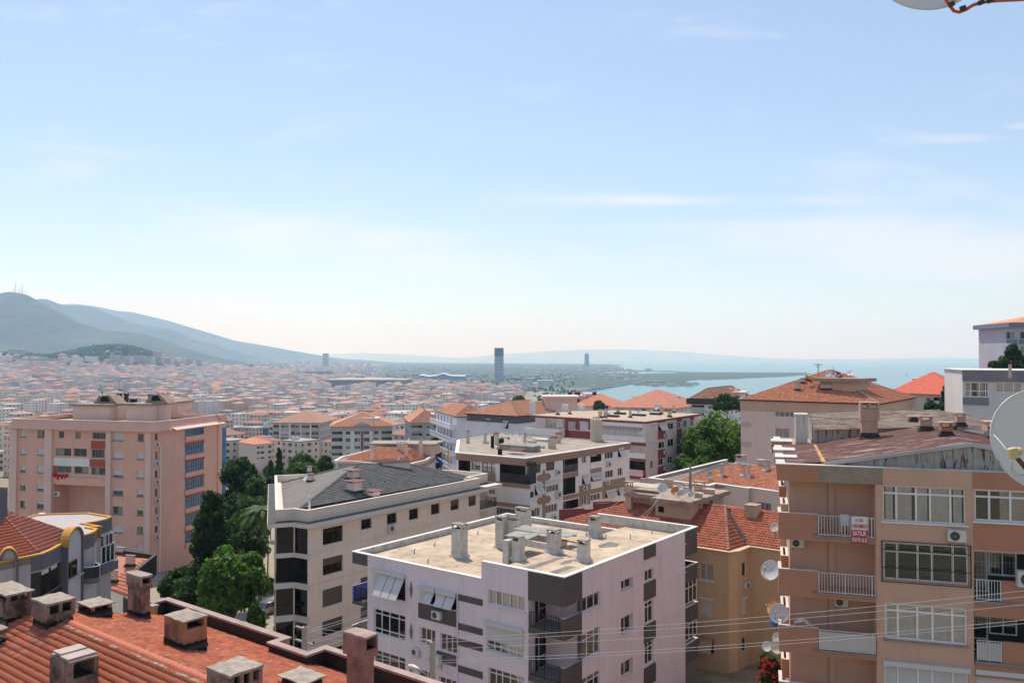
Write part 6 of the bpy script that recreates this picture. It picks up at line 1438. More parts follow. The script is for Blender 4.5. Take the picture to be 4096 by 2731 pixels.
for(F_,x0,t,q_,x1,mm,o)in((fa,375,550,640,535,brn,.04),(fa,375,640,690,942,brn,.06),(fa,450,885,930,942,brn,.06),(fa,530,705,905,942,W3,.03),(fc_,1328,575,630,1507,brn,.05),(fc_,1328,835,885,1510,brn,.05),(fc_,1648,440,515,1782,W3,.12),(fc_,1648,515,568,1782,olive,.03),(fc_,1648,668,750,1782,W3,.15),(fc_,1648,300,345,1785,olive,.03),(fc_,1515,715,960,1648,olive,.02),(fc_,1785,665,870,2062,olive,.02),(fc_,1650,755,812,1784,olive,.02),(fc_,1648,900,985,1690,W3,.08)):
 R_=F_.rect(x0,t,q_,x1);
 if F_ is fc_ and x0==1328:R_=(max(.0,R_[0]),R_[1],R_[2],R_[3])
 if mm is olive and o==.02:
  pass
 mb=MB();F_.bx(mb,R_[0],R_[1],R_[2],R_[3],-.015,o)if mm is not olive or o!=.02 else None
 if mm is olive and o==.02:
  zs_c=sorted({R_[1],R_[3]}|{min(max(v,R_[1]),R_[3])for op in F_.ops for v in(op[1],op[3])});us_c=sorted({R_[0],R_[2]}|{min(max(v,R_[0]),R_[2])for op in F_.ops for v in(op[0],op[2])})
  for i in range(len(us_c)-1):
   for j in range(len(zs_c)-1):
    um,zm=(us_c[i]+us_c[i+1])/2,(zs_c[j]+zs_c[j+1])/2
    if not any(op[0]<um<op[2]and op[1]<zm<op[3]for op in F_.ops):mb.q(F_.P(us_c[i],zs_c[j],.006),F_.P(us_c[i+1],zs_c[j],.006),F_.P(us_c[i+1],zs_c[j+1],.006),F_.P(us_c[i],zs_c[j+1],.006))
 b.part('painted_panel',mb,mm)
for F_,x0,x1,t,q_ in((fa,590,936,580,662),):R_=F_.rect(x0,t-25,q_,x1);mb=MB();F_.bx(mb,R_[0],R_[1],R_[2],R_[3],0,.03);b.part('balcony_glass',mb,MATS['smoked_panel'])
R_=fc_.rect(1330,510,570,1505);railing(b,[fc_.P(max(.05,R_[0]),0,-.05)[:2],fc_.P(R_[2],0,-.05)[:2]],R_[1],.95,W_['grey'],sp=.12)
mb=MB();strip(mb,[Q[0],Cn,Q[6],Q[8],Q[8]+(left_b[1]-Q[8])*.3],.35,z10-.95,z10-.1,out=.12);b.part('fascia',mb,brn)
mb=MB();rr2=[left_b[4],Q[0],Cn,Q[6],Q[8],left_b[1],left_b[3],left_b[4]];strip(mb,rr2[:-1],.3,z10-.1,z10,out=.17);strip(mb,rr2[-3:],.25,z10-.3,z10,out=.05);b.part('coping',mb,wht)
mb=MB();mb.prism(offset(b.poly,-.1),z10-.93,z10-.12);b.part('roof_deck',mb,felt2)
u_,z_=fb_.hit(1103,600);arr=MB()
def arrow(u,zc,hw,hh,horiz,o):
 pts=([(-hw,0),(-hw+hh,-hh),(hw-hh,-hh),(hw,0),(hw-hh,hh),(-hw+hh,hh)]if horiz else[(0,hw),(-hh,hw-hh*1.3),(-hh,-hw),(hh,-hw),(hh,hw-hh*1.3)])
 P_f=[fb_.P(u+a,zc+c,o)for a,c in pts];P_b=[fb_.P(u+a,zc+c,-.005)for a,c in pts];arr.q(*P_f);n=len(pts)
 for i in range(n):arr.q(P_f[i],P_b[i],P_b[(i+1)%n],P_f[(i+1)%n])
z_top,z_bot=fb_.hit(1103,515)[1],fb_.hit(1103,1120)[1];arrow(u_,(z_top+z_bot)/2,(z_top-z_bot)/2,.28,False,.06)
for y in(612,880):arrow(u_,fb_.hit(1103,y)[1],fb_.hit(1185,y)[0]-u_,.42,True,.09)
b.part('arrow_ornament',arr,brn)
m4();zdk=z10-.12;bch=W2('buff_chimney_plaster',(0.593,0.49,0.376));pot=mat('clay_pot',(.40,.13,.08),var=.2)
for(xl,xc,xr,yt,yb_,mm,pots)in((193,225,232,75,215,bch,2),(398,425,432,110,215,bch,1),(480,512,520,125,270,soot,1),(527,568,577,102,235,bch,3),(562,606,614,275,350,soot,3),(862,890,898,100,240,bch,1),(1152,1235,1248,150,280,bch,6),(1240,1292,1302,105,215,bch,6),(1280,1308,1314,38,165,bch,2),(575,625,635,155,260,soot,2)):
 Np=pz(xc,yb_,zdk);o=chim_c(b,xl,xc,xr,yt+6,yb_,zdk,mm,vents=0,cap=.02,capt=.03)
 r=ray(xc,yt);h_=r[2]/r[1]*Np[1]
 for i in range(pots):
  mb=MB();q_=Np[:2]-g1*(.15+.3*(i%3))+g2*(.15+.4*(i//3));mb.tube([(q_[0],q_[1],h_-.2),(q_[0],q_[1],h_+.18)],[.08,.1],8);link('chimney_pot',mb.mesh('pot',b.loc),pot,o)
Np=pz(1720,190,zdk);mb=MB();mb.cyl(Np,.62*1.4,3.2,14);o=b.part('chimney',mb,bch)
for i in range(4):mb=MB();q_=Np+(math.cos(i*1.6)*.4,math.sin(i*1.6)*.4,3.2);mb.cyl(q_,.12,.4,8);link('chimney_pot',mb.mesh('pot',b.loc),bch,o)
p=pz(740,240,zdk+.7);corrugated(b,p-V3(g1*2.6,0),p+V3(g1*3.2,0),p-V3(g1*2.6,-.1)+V3(g2*2.2,0),26,.05,sheetm);mb=MB();mb.prism([p[:2]-g1*2.4+g2*.1,p[:2]+g1*3+g2*.1,p[:2]+g1*3+g2*2,p[:2]-g1*2.4+g2*2],zdk,zdk+.65);b.part('shaft_kerb',mb,felt2)
p=pz(745,305,zdk+.4);corrugated(b,p-V3(g1*1.2,0),p+V3(g1*1.2,.0),p-V3(g1*1.2,-.25)+V3(g2*1.2,0),10,.04,redcap)
for(x,y,s_)in((1070,268,.5),(422,215,.4),(965,205,.6),(1080,185,1.3)):
 p=pz(x,y,zdk);mb=MB();mb.box(p+(0,0,.15),V3(g1*s_,0),V3(g2*s_*.6,0),(0,0,.16));b.part('roof_kerb',mb,whp)
 # ---- burgundy and pink flat-roofed block --------
m5();z11=pd(1515,398,130.)[2];o11=[(50,315),(875,375),(1515,398),(2225,297),(1620,258),(820,285),(560,295)];Q=[pz(x,y,z11)[:2]for x,y in o11]
Q[1]=Q[0]+(Q[2]-Q[0])*((Q[1]-Q[0]).dot(Q[2]-Q[0])/(Q[2]-Q[0]).dot(Q[2]-Q[0]))
Qr=fr_;d11=(Q[3]-Q[2])/np.linalg.norm(Q[3]-Q[2]);e11=(Q[0]-Q[2])/np.linalg.norm(Q[0]-Q[2])
b=Bld('apartment_block','burgundy and pale pink flat-roofed block with long white glazed balcony','building',[Q[0]-e11*1.4,Q[2],Q[3]-d11*1.8,Q[3]-d11*1.8+e11*15,Q[0]-e11*1.4+d11*12],z11-.32,z0=-40,wall=pgrey);MBd=b
fa,fr2=b.faces[0],b.faces[1]
fwinL=lambda F_,x0,t,q_,x1,c=(1,1),r=(1,),**k:window(b,F_,F_.rect(x0,t,q_,x1),c,r,curtain=0,**k)
fwinL(fa,250,358,472,392,(1,1,1),(.3,.7));fwinL(fa,550,395,492,628);shutter(b,fa,fa.rect(692,405,502,790),open_=True,off=0.0)
fwinL(fa,888,430,548,1465,(1,.8,1.2,.8,1.2,.8,1.3,1,1.3,.8));fwinL(fa,1325,680,778,1500,(1.4,1,1,.7));fwinL(fa,472,370,485,495,(1,))
R_=fa.rect(1275,875,1070,1510);fa.ops.append((R_[0],R_[1],R_[2],R_[3],0,1.3))
for rowi,(t,q_)in enumerate(((440,535),(660,760))):shutter(b,fr2,fr2 .rect(1570,t,q_,1630),open_=True,off=-.02)
flaps(b,fr2,fr2 .rect(1672,430,520,1760),1,35,frm=W_['white']);fwinL(fr2,1675,655,740,1755,(1.5,1),sill='white')
for(x0,t,q_,x1)in((1790,415,500,1870),(1905,405,485,1955),(1985,385,470,2030),(2075,378,455,2110),(1790,620,715,1870),(1905,612,690,1955),(1985,598,680,2025),(2075,585,655,2110),(1570,890,985,1612),(1790,840,925,1855),(1672,865,950,1740),(1905,905,970,1955)):fwinL(fr2,x0,t,q_,x1)
b.walls()
W4=W3
for(F_,x0,t,q_,x1,mm,o)in((fa,500,350,610,545,burg,.02),(fa,500,498,610,880,burg,.02),(fa,632,350,497,688,burg,.02),(fa,795,365,497,878,burg,.02),(fa,545,350,392,632,burg,.02),(fa,688,360,388,795,burg,.02),(fa,880,548,612,1505,W4,.1),(fa,1305,780,845,1508,W4,.1),(fa,880,395,430,1470,W4,.04),(fa,1290,845,872,1518,burg,.08),(fa,840,612,650,1518,burg,.08),(fa,1270,985,1065,1482,pinkl,.08),(fa,1482,1000,1070,1518,burg,.09),(fa,1270,1068,1100,1518,burg,.07)):
 R_=F_.rect(x0,t,q_,x1);mb=MB();F_.bx(mb,R_[0],R_[1],min(R_[2],F_.L),R_[3],-.015,o);b.part('painted_panel',mb,mm)
for(x0,x1,spans)in((1665,1762,((380,425),(522,620),(745,860),(965,1060))),(1902,1965,((345,400),(488,608),(695,800),(970,1060))),(2070,2120,((320,375),(470,580),(660,740)))):
 for t,q_ in spans:R_=fr2 .rect(x0,t,q_,x1);mb=MB();fr2 .bx(mb,R_[0],R_[1],min(R_[2],fr2 .L),R_[3],-.015,.025);b.part('painted_panel',mb,burg)
R_=fa.rect(50,470,545,500);mb=MB();P4=[fa.P(-1.4,0,1.1)[:2],fa.P(R_[2],0,1.1)[:2],fa.P(R_[2],0,0)[:2],fa.P(-1.4,0,0)[:2]];mb.ring(P4,offset(P4,-.12),R_[1],R_[3]);mb.prism(offset(P4,-.1),R_[1],R_[1]+.1);b.part('balcony_parapet',mb,W4)
mb=MB();mb.prism(P4,R_[1]-.35,R_[1]-.003);b.part('balcony_slab',mb,burg)
mb=MB();sq=[Q[0],Q[2],Q[3],Q[3]+e11*17,Q[0]+d11*14];mb.prism(sq,z11-.32+.002,z11-.04);b.part('fascia',mb,burg);mb=MB();mb.prism(offset(sq,-.02),z11-.04,z11+.0);b.part('roof_deck',mb,mat('tan_roofing_felt',(.42,.335,.26),var=.12,scale=.4,dirt=.3,dirtc=(.3,.25,.2),bump=.3))
mb=MB();mb.ring(offset(sq,.04),offset(sq,-.12),z11+.001,z11+.05);b.part('coping',mb,cop1)
for a in((393,420,426,218,310),(545,572,578,215,302),(918,960,968,245,350),(982,1012,1020,248,345),(1143,1180,1188,215,300),(1302,1328,1334,238,345),(1682,1715,1722,195,300),(1786,1828,1836,243,340),(1850,1876,1882,195,285)):
 chim_c(b,*a,z11,bch,cap=.06,vents=1,vside=(0,1),vh=.3,flash=tar)
for(x,y,s_)in((1420,322,1.3),(1640,308,1.0),(1190,302,1.0),(1090,335,1.2)):p=pz(x,y,z11);mb=MB();mb.box(p+(0,0,.15),V3(g1*s_,0),V3(g2*.5,0),(0,0,.18));b.part('roof_kerb',mb,tar)
# ---- white-walled block with pale orange roof and terrace room -------
vk();z12=pd(150,778,165.)[2];c0_=pz(150,778,z12)[:2];L0_=pz(-450,690,z12)[:2]
vc2();Lw=pz(1985,735,z12)[:2]
b=Bld('apartment_block','bluish white block with pale orange hip roof and walled roof terrace','building',[c0_-g1*13,c0_,c0_+g2*19,c0_+g2*19-g1*13],z12-.05,z0=-40,wall=lbl_w)
f=b.faces[0];vc2();flaps(b,f,f.rect(2170,825,885,2210),1,38,frm=W_['white']);shutter(b,f,f.rect(2025,805,862,2058),off=.02,open_=True,slat=.12);b.walls()
E_,R0_,R1_,_p=hip(b,[c0_-g1*13,c0_,c0_+g2*19,c0_+g2*19-g1*13],z12,2.5,tar,tiles=tor,over=.5,ridge_m=ridm,tk=dict(w=.3,h=.4))
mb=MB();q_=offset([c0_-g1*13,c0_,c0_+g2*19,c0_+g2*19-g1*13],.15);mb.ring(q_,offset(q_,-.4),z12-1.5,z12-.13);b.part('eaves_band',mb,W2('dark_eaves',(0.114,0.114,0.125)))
m5();A_=pd(250,190,176.);B_=pz(655,190,A_[2]);zt_=pd(250,105,176.)[2];d_=(B_-A_)[:2];d_/=np.hypot(*d_);n_=np.array([-d_[1],d_[0]]);mb=MB();P4=[A_[:2],B_[:2],B_[:2]+n_*6,A_[:2]+n_*6];mb.prism(P4,A_[2]-3,zt_);b.part('terrace_room',mb,pinkl);mb=MB();mb.prism(offset(P4,.5),zt_,zt_+.5);b.part('roof_slab',mb,pinkl)
for a in((68,120,130,140,195),(483,520,526,180,252),(698,722,728,178,242)):Sx=tuple(_p[0][:3])if a[0]<0 else tuple(_p[1][:3]);
for(x,yt,yb_)in((95,140,200),(503,180,255),(712,180,243)):
 p=pz(x,yb_,z12+1.8);h_=(yb_-yt)/3.136*p[1]/F;mb=MB();mb.prism([p[:2]+g1*i*.45+g2*j*.45 for i,j in((-1,-1),(1,-1),(1,1),(-1,1))],p[2]-2.0,p[2]+h_);b.part('chimney',mb,whw)
 # ---- white block with balustraded balconies -----------
vc2();z17=pd(1765,782,190.)[2];q1_,q2_,q3_=pz(1765,782,z17)[:2],pz(1845,782,z17)[:2],pz(1975,800,z17)[:2]
dL=np.array([-.30,.95]);dR=(q3_-q2_)/np.linalg.norm(q3_-q2_);poly=[q1_+dL*22,q1_,q2_,q2_+g1*9.5,q2_+g1*9.5+g2*18]
b=Bld('apartment_block','white block with pierced balustrade balconies stepping down beside the trees','building',poly,z17,z0=-50,wall=lbl_w);f=b.faces[0];f3_=b.faces[2];fs_=b.faces[1]
for k in range(6):
 zf=z17-3.0*k
 for u in(2,5.5,9,12.5,16):fwin(b,f,(u,zf-2.4,u+1.4,zf-.6))
 if k<4:
  for u in(1.6,4.6,7.2):fwin(b,f3_,(u,zf-2.3,u+1.0,zf-.9))
b.walls()
bal=W2('white_balustrade',(0.752,0.741,0.775))
for k in range(6):
 zf=z17-3.0*k-2.75;P4=[f.P(.5,0,1.6)[:2],f.P(f.L+.6,0,1.6)[:2],f.P(f.L+.6,0,-.0)[:2],f.P(.5,0,0)[:2]];mb=MB();mb.prism(P4,zf-.25,zf)
 A_,B_=np.array(P4[0]),np.array(P4[1]);n_=18
 for i in range(n_+1):p=A_+(B_-A_)*i/n_;mb.box((p[0],p[1],zf+.5),(*(f.u*.22),0),(*(f.n*.07),0),(0,0,.5))
 mb.box((*((A_+B_)/2),zf+1.0),(*((B_-A_)/2),0),(*(f.n*.1),0),(0,0,.08));mb.box((*((A_+B_)/2),zf+.08),(*((B_-A_)/2),0),(*(f.n*.1),0),(0,0,.08))
 mb.box((*((B_+np.array(P4[2]))/2),zf+.5),(*(f.n*.8),0),(*(f.u*.08),0),(0,0,.5));b.part('balcony',mb,bal)
hp=[q1_+dL*20,q1_,q2_+g1*7,q2_+g1*7+dL*20];hip(b,hp,z17,2.4,tar,tiles=tor,over=.4,ridge_m=ridm,tk=dict(w=.3,h=.4))
for(x,y)in((1870,730),(1935,740),(1810,700)):p=pd(x,y,200.);mb=MB();mb.prism([p[:2]+(i*.5,j*.5)for i,j in((-1,-1),(1,-1),(1,1),(-1,1))],p[2]-4,p[2]+2.2);b.part('chimney',mb,chpk)
# ---- salmon-roofed round-cornered block ---------
m1();z13=pd(1500,760,135.)[2];o13=[(895,760),(1130,765),(1390,790),(1870,795),(2050,750),(2170,680),(2120,640),(1620,560),(1000,705)];Q=[pz(x,y,z13)[:2]for x,y in o13]
z13=pd(1130,760,140.)[2];Q=[pz(x,y,z13)[:2]for x,y in o13]
b=Bld('apartment_block','round-cornered block with salmon tiled roof and pale parapet among the trees','building',Q,z13-.4,z0=-44,wall=salw);b.walls()
mb=MB();mb.ring(Q,offset(Q,-.3),z13-1.2,z13);b.part('parapet',mb,salw);mb=MB();mb.ring(offset(Q,.05),offset(Q,-.35),z13,z13+.05);b.part('coping',mb,wht)
mb=MB();mb.prism(offset(Q,-.25),z13-.9,z13-.5);b.part('roof_deck',mb,felt2)
ea,eb=pz(1010,760,z13-.2),pz(1880,785,z13-.2);S13=pe(ea,eb,19);ta,tb=pp(1455,590,*S13),pp(1850,600,*S13);ec_=pz(2100,705,z13-.2)
tile_plane(b,[ea,eb,tb,ta],m=tred,w=.28,h=.38);tile_plane(b,[eb,ec_,tb],m=tred,w=.28,h=.38);mb=MB();mb.q(ea,eb,tb,ta);mb.q(eb,ec_,tb);mb.q(ta,tb,tb+(0,5,-2),ta+(0,5,-2));mb.v=[(x,y,z-.03)for x,y,z in mb.v];b.part('roof',mb,tar)
ridge(b,eb,tb,ridm,r=.14);ridge(b,ea,ta,ridm,r=.14)
for a in((1355,1388,1395,580,765),(1688,1728,1736,525,632),(1738,1775,1782,528,655),(1785,1818,1825,540,715),(1962,2005,2012,492,640)):chim_c(b,*a,S13,chpk,cap=.06,vents=1,vside=(0,1),vh=.25)
p=pz(1540,565,z13+1.8);mb=MB();P4=[p[:2]+(-2,0),p[:2]+(8.5,-1),p[:2]+(9.5,4),p[:2]+(-2,4)];mb.prism(P4,z13,z13+1.9);b.part('stair_head',mb,chpk);mb=MB();mb.prism(offset(P4,.7),z13+1.9,z13+2.2);b.part('roof_slab',mb,felt2)
railing(b,[pz(1020,665,z13+.9)[:2],pz(1200,640,z13+.9)[:2],pz(1300,630,z13+.9)[:2]],z13,1.0,wrail,sp=.6,r=.03)
# ---- far-mid blocks ---------------
def slabblock(label,vw,tl,tr,D,depth,wall,cols,rows,xref,z0,fr='white',roofm=None,rise=2.5,bands=(),side=None,dirback=None,panels=None,name='apartment_block',over=.5,kc=None,tile=None):
 vw();zt_=pd(*tl,D)[2];A_,B_=pz(*tl,zt_)[:2],pz(*tr,zt_)[:2];n_=Face(A_,B_).n*-1 if dirback is None else np.array(dirback);P4=[A_,B_,B_+n_*depth,A_+n_*depth]
 b=Bld(name,label,'building',P4,zt_,z0=z0,wall=wall);f=b.faces[0]
 vw();zs_=[(f.hit(xref,a)[1],f.hit(xref,c)[1])for a,c in rows]
 for(x0,x1,kind)in cols:
  u0,u1=f.hit(x0,rows[0][0])[0],f.hit(x1,rows[0][0])[0]
  for j,(t,q_)in enumerate(zs_):
   R_=(u0,q_,u1,t)
   if kind=='w':fwin(b,f,R_,cols=(1,)*max(1,int((u1-u0)/1.1)),fr=fr)
   elif kind=='s':
    fwin(b,f,R_,cols=(1,1),fr=fr)
    if(j*5+x0)%3==0:mb=MB();f.bx(mb,u0,q_+.3*(t-q_),u1,t,-.1,-.05);b.part('shutter',mb,shut_m if(x0+j)%2 else W2('maroon_shutter',(0.251,0.0798,0.057)))
   elif kind=='b':
    f.ops.append((u0,q_-.5,u1,t+.1,.0,1.3));bk=Face(f.P(u0,0,-1.28)[:2],f.P(u1,0,-1.28)[:2]);fwin(b,bk,(.3,q_-.3,bk.L*.75,t-.1),cols=(1,1),fr=fr,open_=False)if False else None
    mb=MB();bk.bx(mb,.2,q_-.4,bk.L*.7,t-.1,0,.05);b.part('balcony_door',mb,dark_glass())
    mb=MB();f.bx(mb,u0-.02,q_-.72,u1+.02,q_-.5,-1.2,.7);f.bx(mb,u0-.02,q_-.498,u1+.02,q_+.35,.58,.7);b.part('balcony',mb,wall if j%2 else grw)
 b.walls()
 for(x0,x1,mm)in bands:
  u0,u1=f.hit(x0,rows[0][0])[0],f.hit(x1,rows[0][0])[0];mb=MB()
  f.bx(mb,u0,z0,u1,zt_-.01,-.01,.12);b.part('pilaster',mb,mm)
 if side:
  fsd=b.faces[1]if side>0 else b.faces[3]
  for t,q_ in zs_:
   for u in np.arange(2,fsd.L-2,3.6):fwin(b,fsd,(u,q_+.1,u+1.2,t),open_=False,inset=.0)if False else None
   mb=MB()
   for u in np.arange(2,fsd.L-2,3.4):fsd.bx(mb,u,q_+.1,u+1.1,t,.01,.05)
   o=b.part('window_row',mb,dark_glass());o['kind']='stuff'
 if roofm:hip(b,P4,zt_,rise,roofm,tiles=tile,over=over,ridge_m=ridm,tk=dict(w=.35,h=.5,kind='flat'))
 else:
  mb=MB();mb.ring(P4,offset(P4,-.25),zt_,zt_+.9);b.part('parapet',mb,wall)
 return b
faror=mat_islands('far_orange_roof',(.56,.25,.15),var=.1,rough=.9,noise=.12,nscale=.5)
R14=[(868,895),(913,940),(960,990),(1012,1035),(1062,1085),(1110,1135),(1158,1182)]
b=slabblock('seven-storey grey block with enclosed balconies and brownish roof full of chimneys',vc2,(195,832),(598,834),415.,30,grw,[(203,248,'b'),(262,332,'s'),(352,385,'b'),(392,430,'w'),(440,510,'s'),(527,583,'b')],[(855,880)]+[(a,c)for a,c in R14[1:]],262,-75,roofm=mat('brownish_roof',(.36,.20,.145),var=.1),rise=5.5,bands=((250,261,whw),(333,349,whw),(432,439,whw),(512,524,whw)),side=1,dirback=(.10,.995),over=1.0)
for x in(388,412,435,470,545,600):vc2();p=pd(x,760,440.);mb=MB();mb.prism([p[:2]+(i*.9,j*.9)for i,j in((-1,-1),(1,-1),(1,1),(-1,1))],-32,p[2]+rnd.uniform(-.5,1.0));b.part('chimney',mb,redp)
b=slabblock('pale block with orange roof, grey gable band and brick-red stripe',vc2,(690,868),(1215,862),320.,26,W2('warm_white_plaster',(0.661,0.627,0.593)),[(700,790,'b'),(817,860,'w'),(893,945,'w'),(973,1022,'s'),(1060,1100,'w'),(1125,1213,'b')],[(903,938),(965,1000),(1032,1062),(1092,1120)],817,-62,roofm=faror,rise=4.6,bands=((862,890,whw),(950,968,burg),(1024,1056,whw)),tile=tor,over=.9)
vc2();f=b.faces[0];mb=MB();zt_=b.z1;f.bx(mb,0,zt_-1.9,f.L,zt_-.02,.0,.35);b.part('fascia',mb,grw);u0,u1=f.hit(890,880)[0],f.hit(1030,880)[0];mb=MB();pts_=[(u0,zt_-.03),(u1,zt_-.03),(u1,zt_+.6),((u0+u1)/2,zt_+1.9),(u0,zt_+.6)];mb.q(*[f.P(a,c,.45)for a,c in pts_]);mb.q(*[f.P(a,c,.1)for a,c in pts_[::-1]]);[mb.q(f.P(*pts_[i],.45),f.P(*pts_[i],.1),f.P(*pts_[(i+1)%5],.1),f.P(*pts_[(i+1)%5],.45))for i in range(5)];b.part('pediment',mb,grw)
p0_=pz(975,830,zt_+1)[:2]if False else f.P(f.hit(975,860)[0],0,-6)[:2];P4=[p0_+(-5.5,0),p0_+(5.5,-.6),p0_+(5.5,5),p0_+(-5.5,5)];mb=MB();mb.prism(P4,zt_,pd(975,795,326.)[2]);b.part('lift_room',mb,whw)
b=slabblock('grey block with stepped side balconies and orange hip roof',vc2,(1375,835),(1645,832),300.,28,W2('mauve_grey_plaster',(0.41,0.388,0.41)),[(1385,1470,'b'),(1502,1545,'w'),(1570,1625,'b')],[(858,885),(925,950),(992,1015)],1502,-58,roofm=faror,rise=4.2,side=-1,dirback=(-.2,.98),tile=tor,over=.6)
b=slabblock('pair of small grey and white houses below the glass hall',vc2,(45,1020),(195,1008),330.,14,pgrey,[(60,85,'w'),(90,125,'w'),(155,185,'w')],[(1035,1060),(1080,1105),(1130,1150)],60,-70,roofm=faror,rise=2,over=.4,name='house')
b=slabblock('salmon block with red roof and clustered chimneys before the bay',vk,(620,690),(950,690),245.,20,pinkl,[],[(700,720)],620,-60,roofm=mat_islands('far_red_roof',(.50,.19,.12),var=.1,noise=.1),rise=3.0,dirback=(.3,.95))
for(x0,x1,yt)in((650,730,600),(700,830,585),(760,825,600)):vk();A_=pd(x0,yt,255.);B_=pd(x1,yt,252.);mb=MB();mb.prism([A_[:2],B_[:2],B_[:2]+(1.5,5),A_[:2]+(1.5,5)],-18,A_[2]);b.part('machine_room',mb,pinkl)
for x in(655,672,808,600):vk();p=pd(x,580,252.);mb=MB();mb.tube([(p[0],p[1],p[2]-3),(p[0],p[1],p[2]-.6),(p[0],p[1],p[2]-.3),(p[0],p[1],p[2]+.3),(p[0],p[1],p[2]+.5)],[.4,.35,.7,.7,.2],8);b.part('roof_cowl',mb,steel)
b=slabblock('long low block with brick-red hip roof and dish platform near the water',vk,(975,700),(1490,708),215.,20,W2('grey_white_plaster',(0.57,0.57,0.593)),[(1000,1060,'w'),(1150,1250,'w'),(1300,1380,'w'),(1410,1470,'w')],[(708,735)],1000,-55,roofm=mat_islands('far_brick_roof',(.47,.20,.14),var=.1,noise=.15),rise=4.2,dirback=(.5,.86),over=1.0,side=1)
vk();A_,B_=pd(1185,640,222.),pd(1305,640,222.);mb=MB();P4=[A_[:2],B_[:2],B_[:2]+(3,5),A_[:2]+(3,5)];mb.prism(P4,-17,A_[2]);b.part('dish_platform',mb,pinkl);mb=MB();mb.prism(offset(P4,.5),A_[2],A_[2]+.4);b.part('roof_slab',mb,bch)
for x in(1155,1327,1433,1522):p=pd(x,590 if x==1327 else 632,224.);mb=MB();mb.tube([(p[0],p[1],p[2]-4),(p[0],p[1],p[2]),(p[0],p[1],p[2]+.5),(p[0],p[1],p[2]+.8)],[.45,.4,.65,.2],8);b.part('roof_cowl',mb,steel)
b=slabblock('white and charcoal block with dark balcony bands beside the big tree',vk,(1632,660),(1850,664),200.,26,whw,[(1640,1745,'b'),(1780,1810,'w')],[(690,715),(755,785),(825,855),(890,910)],1780,-50,dirback=(.52,.85),fr='dark',side=1)
vk();P4=b.poly;mb=MB();mb.ring(offset(P4,.8),offset(P4,-.3),b.z1-.4,b.z1+.95);b.part('fascia',mb,W2('charcoal_fascia',(0.057,0.057,0.0627)));hip(b,P4,b.z1+.96,2.4,tar,tiles=tor,over=.3,ridge_m=ridm,tk=dict(w=.35,h=.5,kind='flat'))
A_,B_=pd(1855,585,212.),pd(2085,580,212.);mb=MB();P4=[A_[:2],B_[:2],B_[:2]+(3,8),A_[:2]+(3,8)];mb.prism(P4,-12,A_[2]);b.part('machine_room',mb,whw);mb=MB();mb.prism(offset(P4,.5),A_[2],A_[2]+.4);b.part('roof_slab',mb,pinkl)
for x in(1917,1970,2018,1872):p=pd(x,535,214.);mb=MB();mb.tube([(p[0],p[1],p[2]-4),(p[0],p[1],p[2])],.35,6);b.part('flue',mb,whw)
# ---- large block with orange pyramid roof (right) -----------
vmm();z21=pd(1110,888,112.)[2];c0_=pz(1110,888,z21)[:2];vk();l0=pz(2058,636,z21)[:2];vmm();r0=pz(1500,835,z21)[:2]
aL=(l0-c0_)/np.linalg.norm(l0-c0_);LL=np.linalg.norm(l0-c0_);aR=np.array([-aL[1],aL[0]])*-1;LR=np.linalg.norm(r0-c0_)
P4=[l0,c0_,c0_+aR*LR,l0+aR*LR]
b=Bld('apartment_block','large pale pink block with orange tiled pyramid roof carrying a dish platform over the sea','building',P4,z21-.05,z0=-38,wall=W2('blush_plaster',(0.752,0.57,0.502)));SB=b
f,f3_=b.faces[0],b.faces[1];ve()
R_=f.rect(222,275,355,545);window(b,f,R_,(1,1.2,1,1.2,1,1,1,1),(1,),curtain=1,bw=.08)
R_=f.rect(225,450,530,345);window(b,f,R_,(1,1),(1,),curtain=0)
vmm()
for i,u in enumerate(np.arange(3,LR-2,3.3)):fwin(b,f3_,(u,z21-3.2,u+1.2,z21-1.7))
b.walls()
mb=MB();mb.ring(offset(P4,.06),offset(P4,-.2),z21-1.6,z21-.05);b.part('painted_band',mb,W2('tan_band_paint',(0.593,0.388,0.285)))
mb=MB();ve();R_=f.rect(565,285,480,925);f.bx(mb,R_[0],R_[1],R_[2],R_[3],0,.05);b.part('white_panel',mb,whw)
vk()
for(x0,t,q_,x1)in((2060,828,868,2148),(2060,995,1037,2148)):R_=f.rect(x0,t,q_,x1);mb=MB();f.bx(mb,max(0.01,R_[0]),R_[1],R_[2],R_[3],0,.02);b.part('plaster_patch',mb,W2('patch_plaster',(0.593,0.433,0.353)))
vmm();ztp=pd(745,690,122.)[2]
E_,R0_,R1_,pls=hip(b,P4,z21,4.3,tar,tiles=tor if False else tred,over=.25,ridge_m=mat_islands('mortared_ridge',(.52,.46,.42),var=.2),tk=dict(w=.27,h=.37))
ctr=(R0_+R1_)/2;A_=pd(560,692,121.);B_=pd(960,688,116.);mb=MB();u_=(B_-A_)[:2];Lp=np.hypot(*u_);u_/=Lp;n_=np.array([-u_[1],u_[0]])
P4b=[A_[:2]+u_*.8,B_[:2]-u_*.8,B_[:2]-u_*.8+n_*4,A_[:2]+u_*.8+n_*4];mb.prism(P4b,z21+1.5,A_[2]);b.part('stair_head',mb,peach);mb=MB();zpl=pd(600,665,120.)[2];mb.prism(offset(P4b,.9),A_[2],zpl);b.part('roof_slab',mb,MATS['stained_concrete_slab']);PLAT=(P4b,zpl,u_,n_)
for a in((388,432,438,702,775),(437,478,484,675,715),(615,705,716,722,770)):chim_c(b,*a,tuple(pls[0][:3])if LL>LR else tuple(pls[3][:3]),chpk,cap=.08,vents=1,vh=.3,flash=tar,capm=chim_cap)
chim_c(b,990,1035,1042,695,742,tuple(pls[1][:3])if LL>LR else tuple(pls[0][:3]),chpk,cap=.05,vents=1,vh=.3)
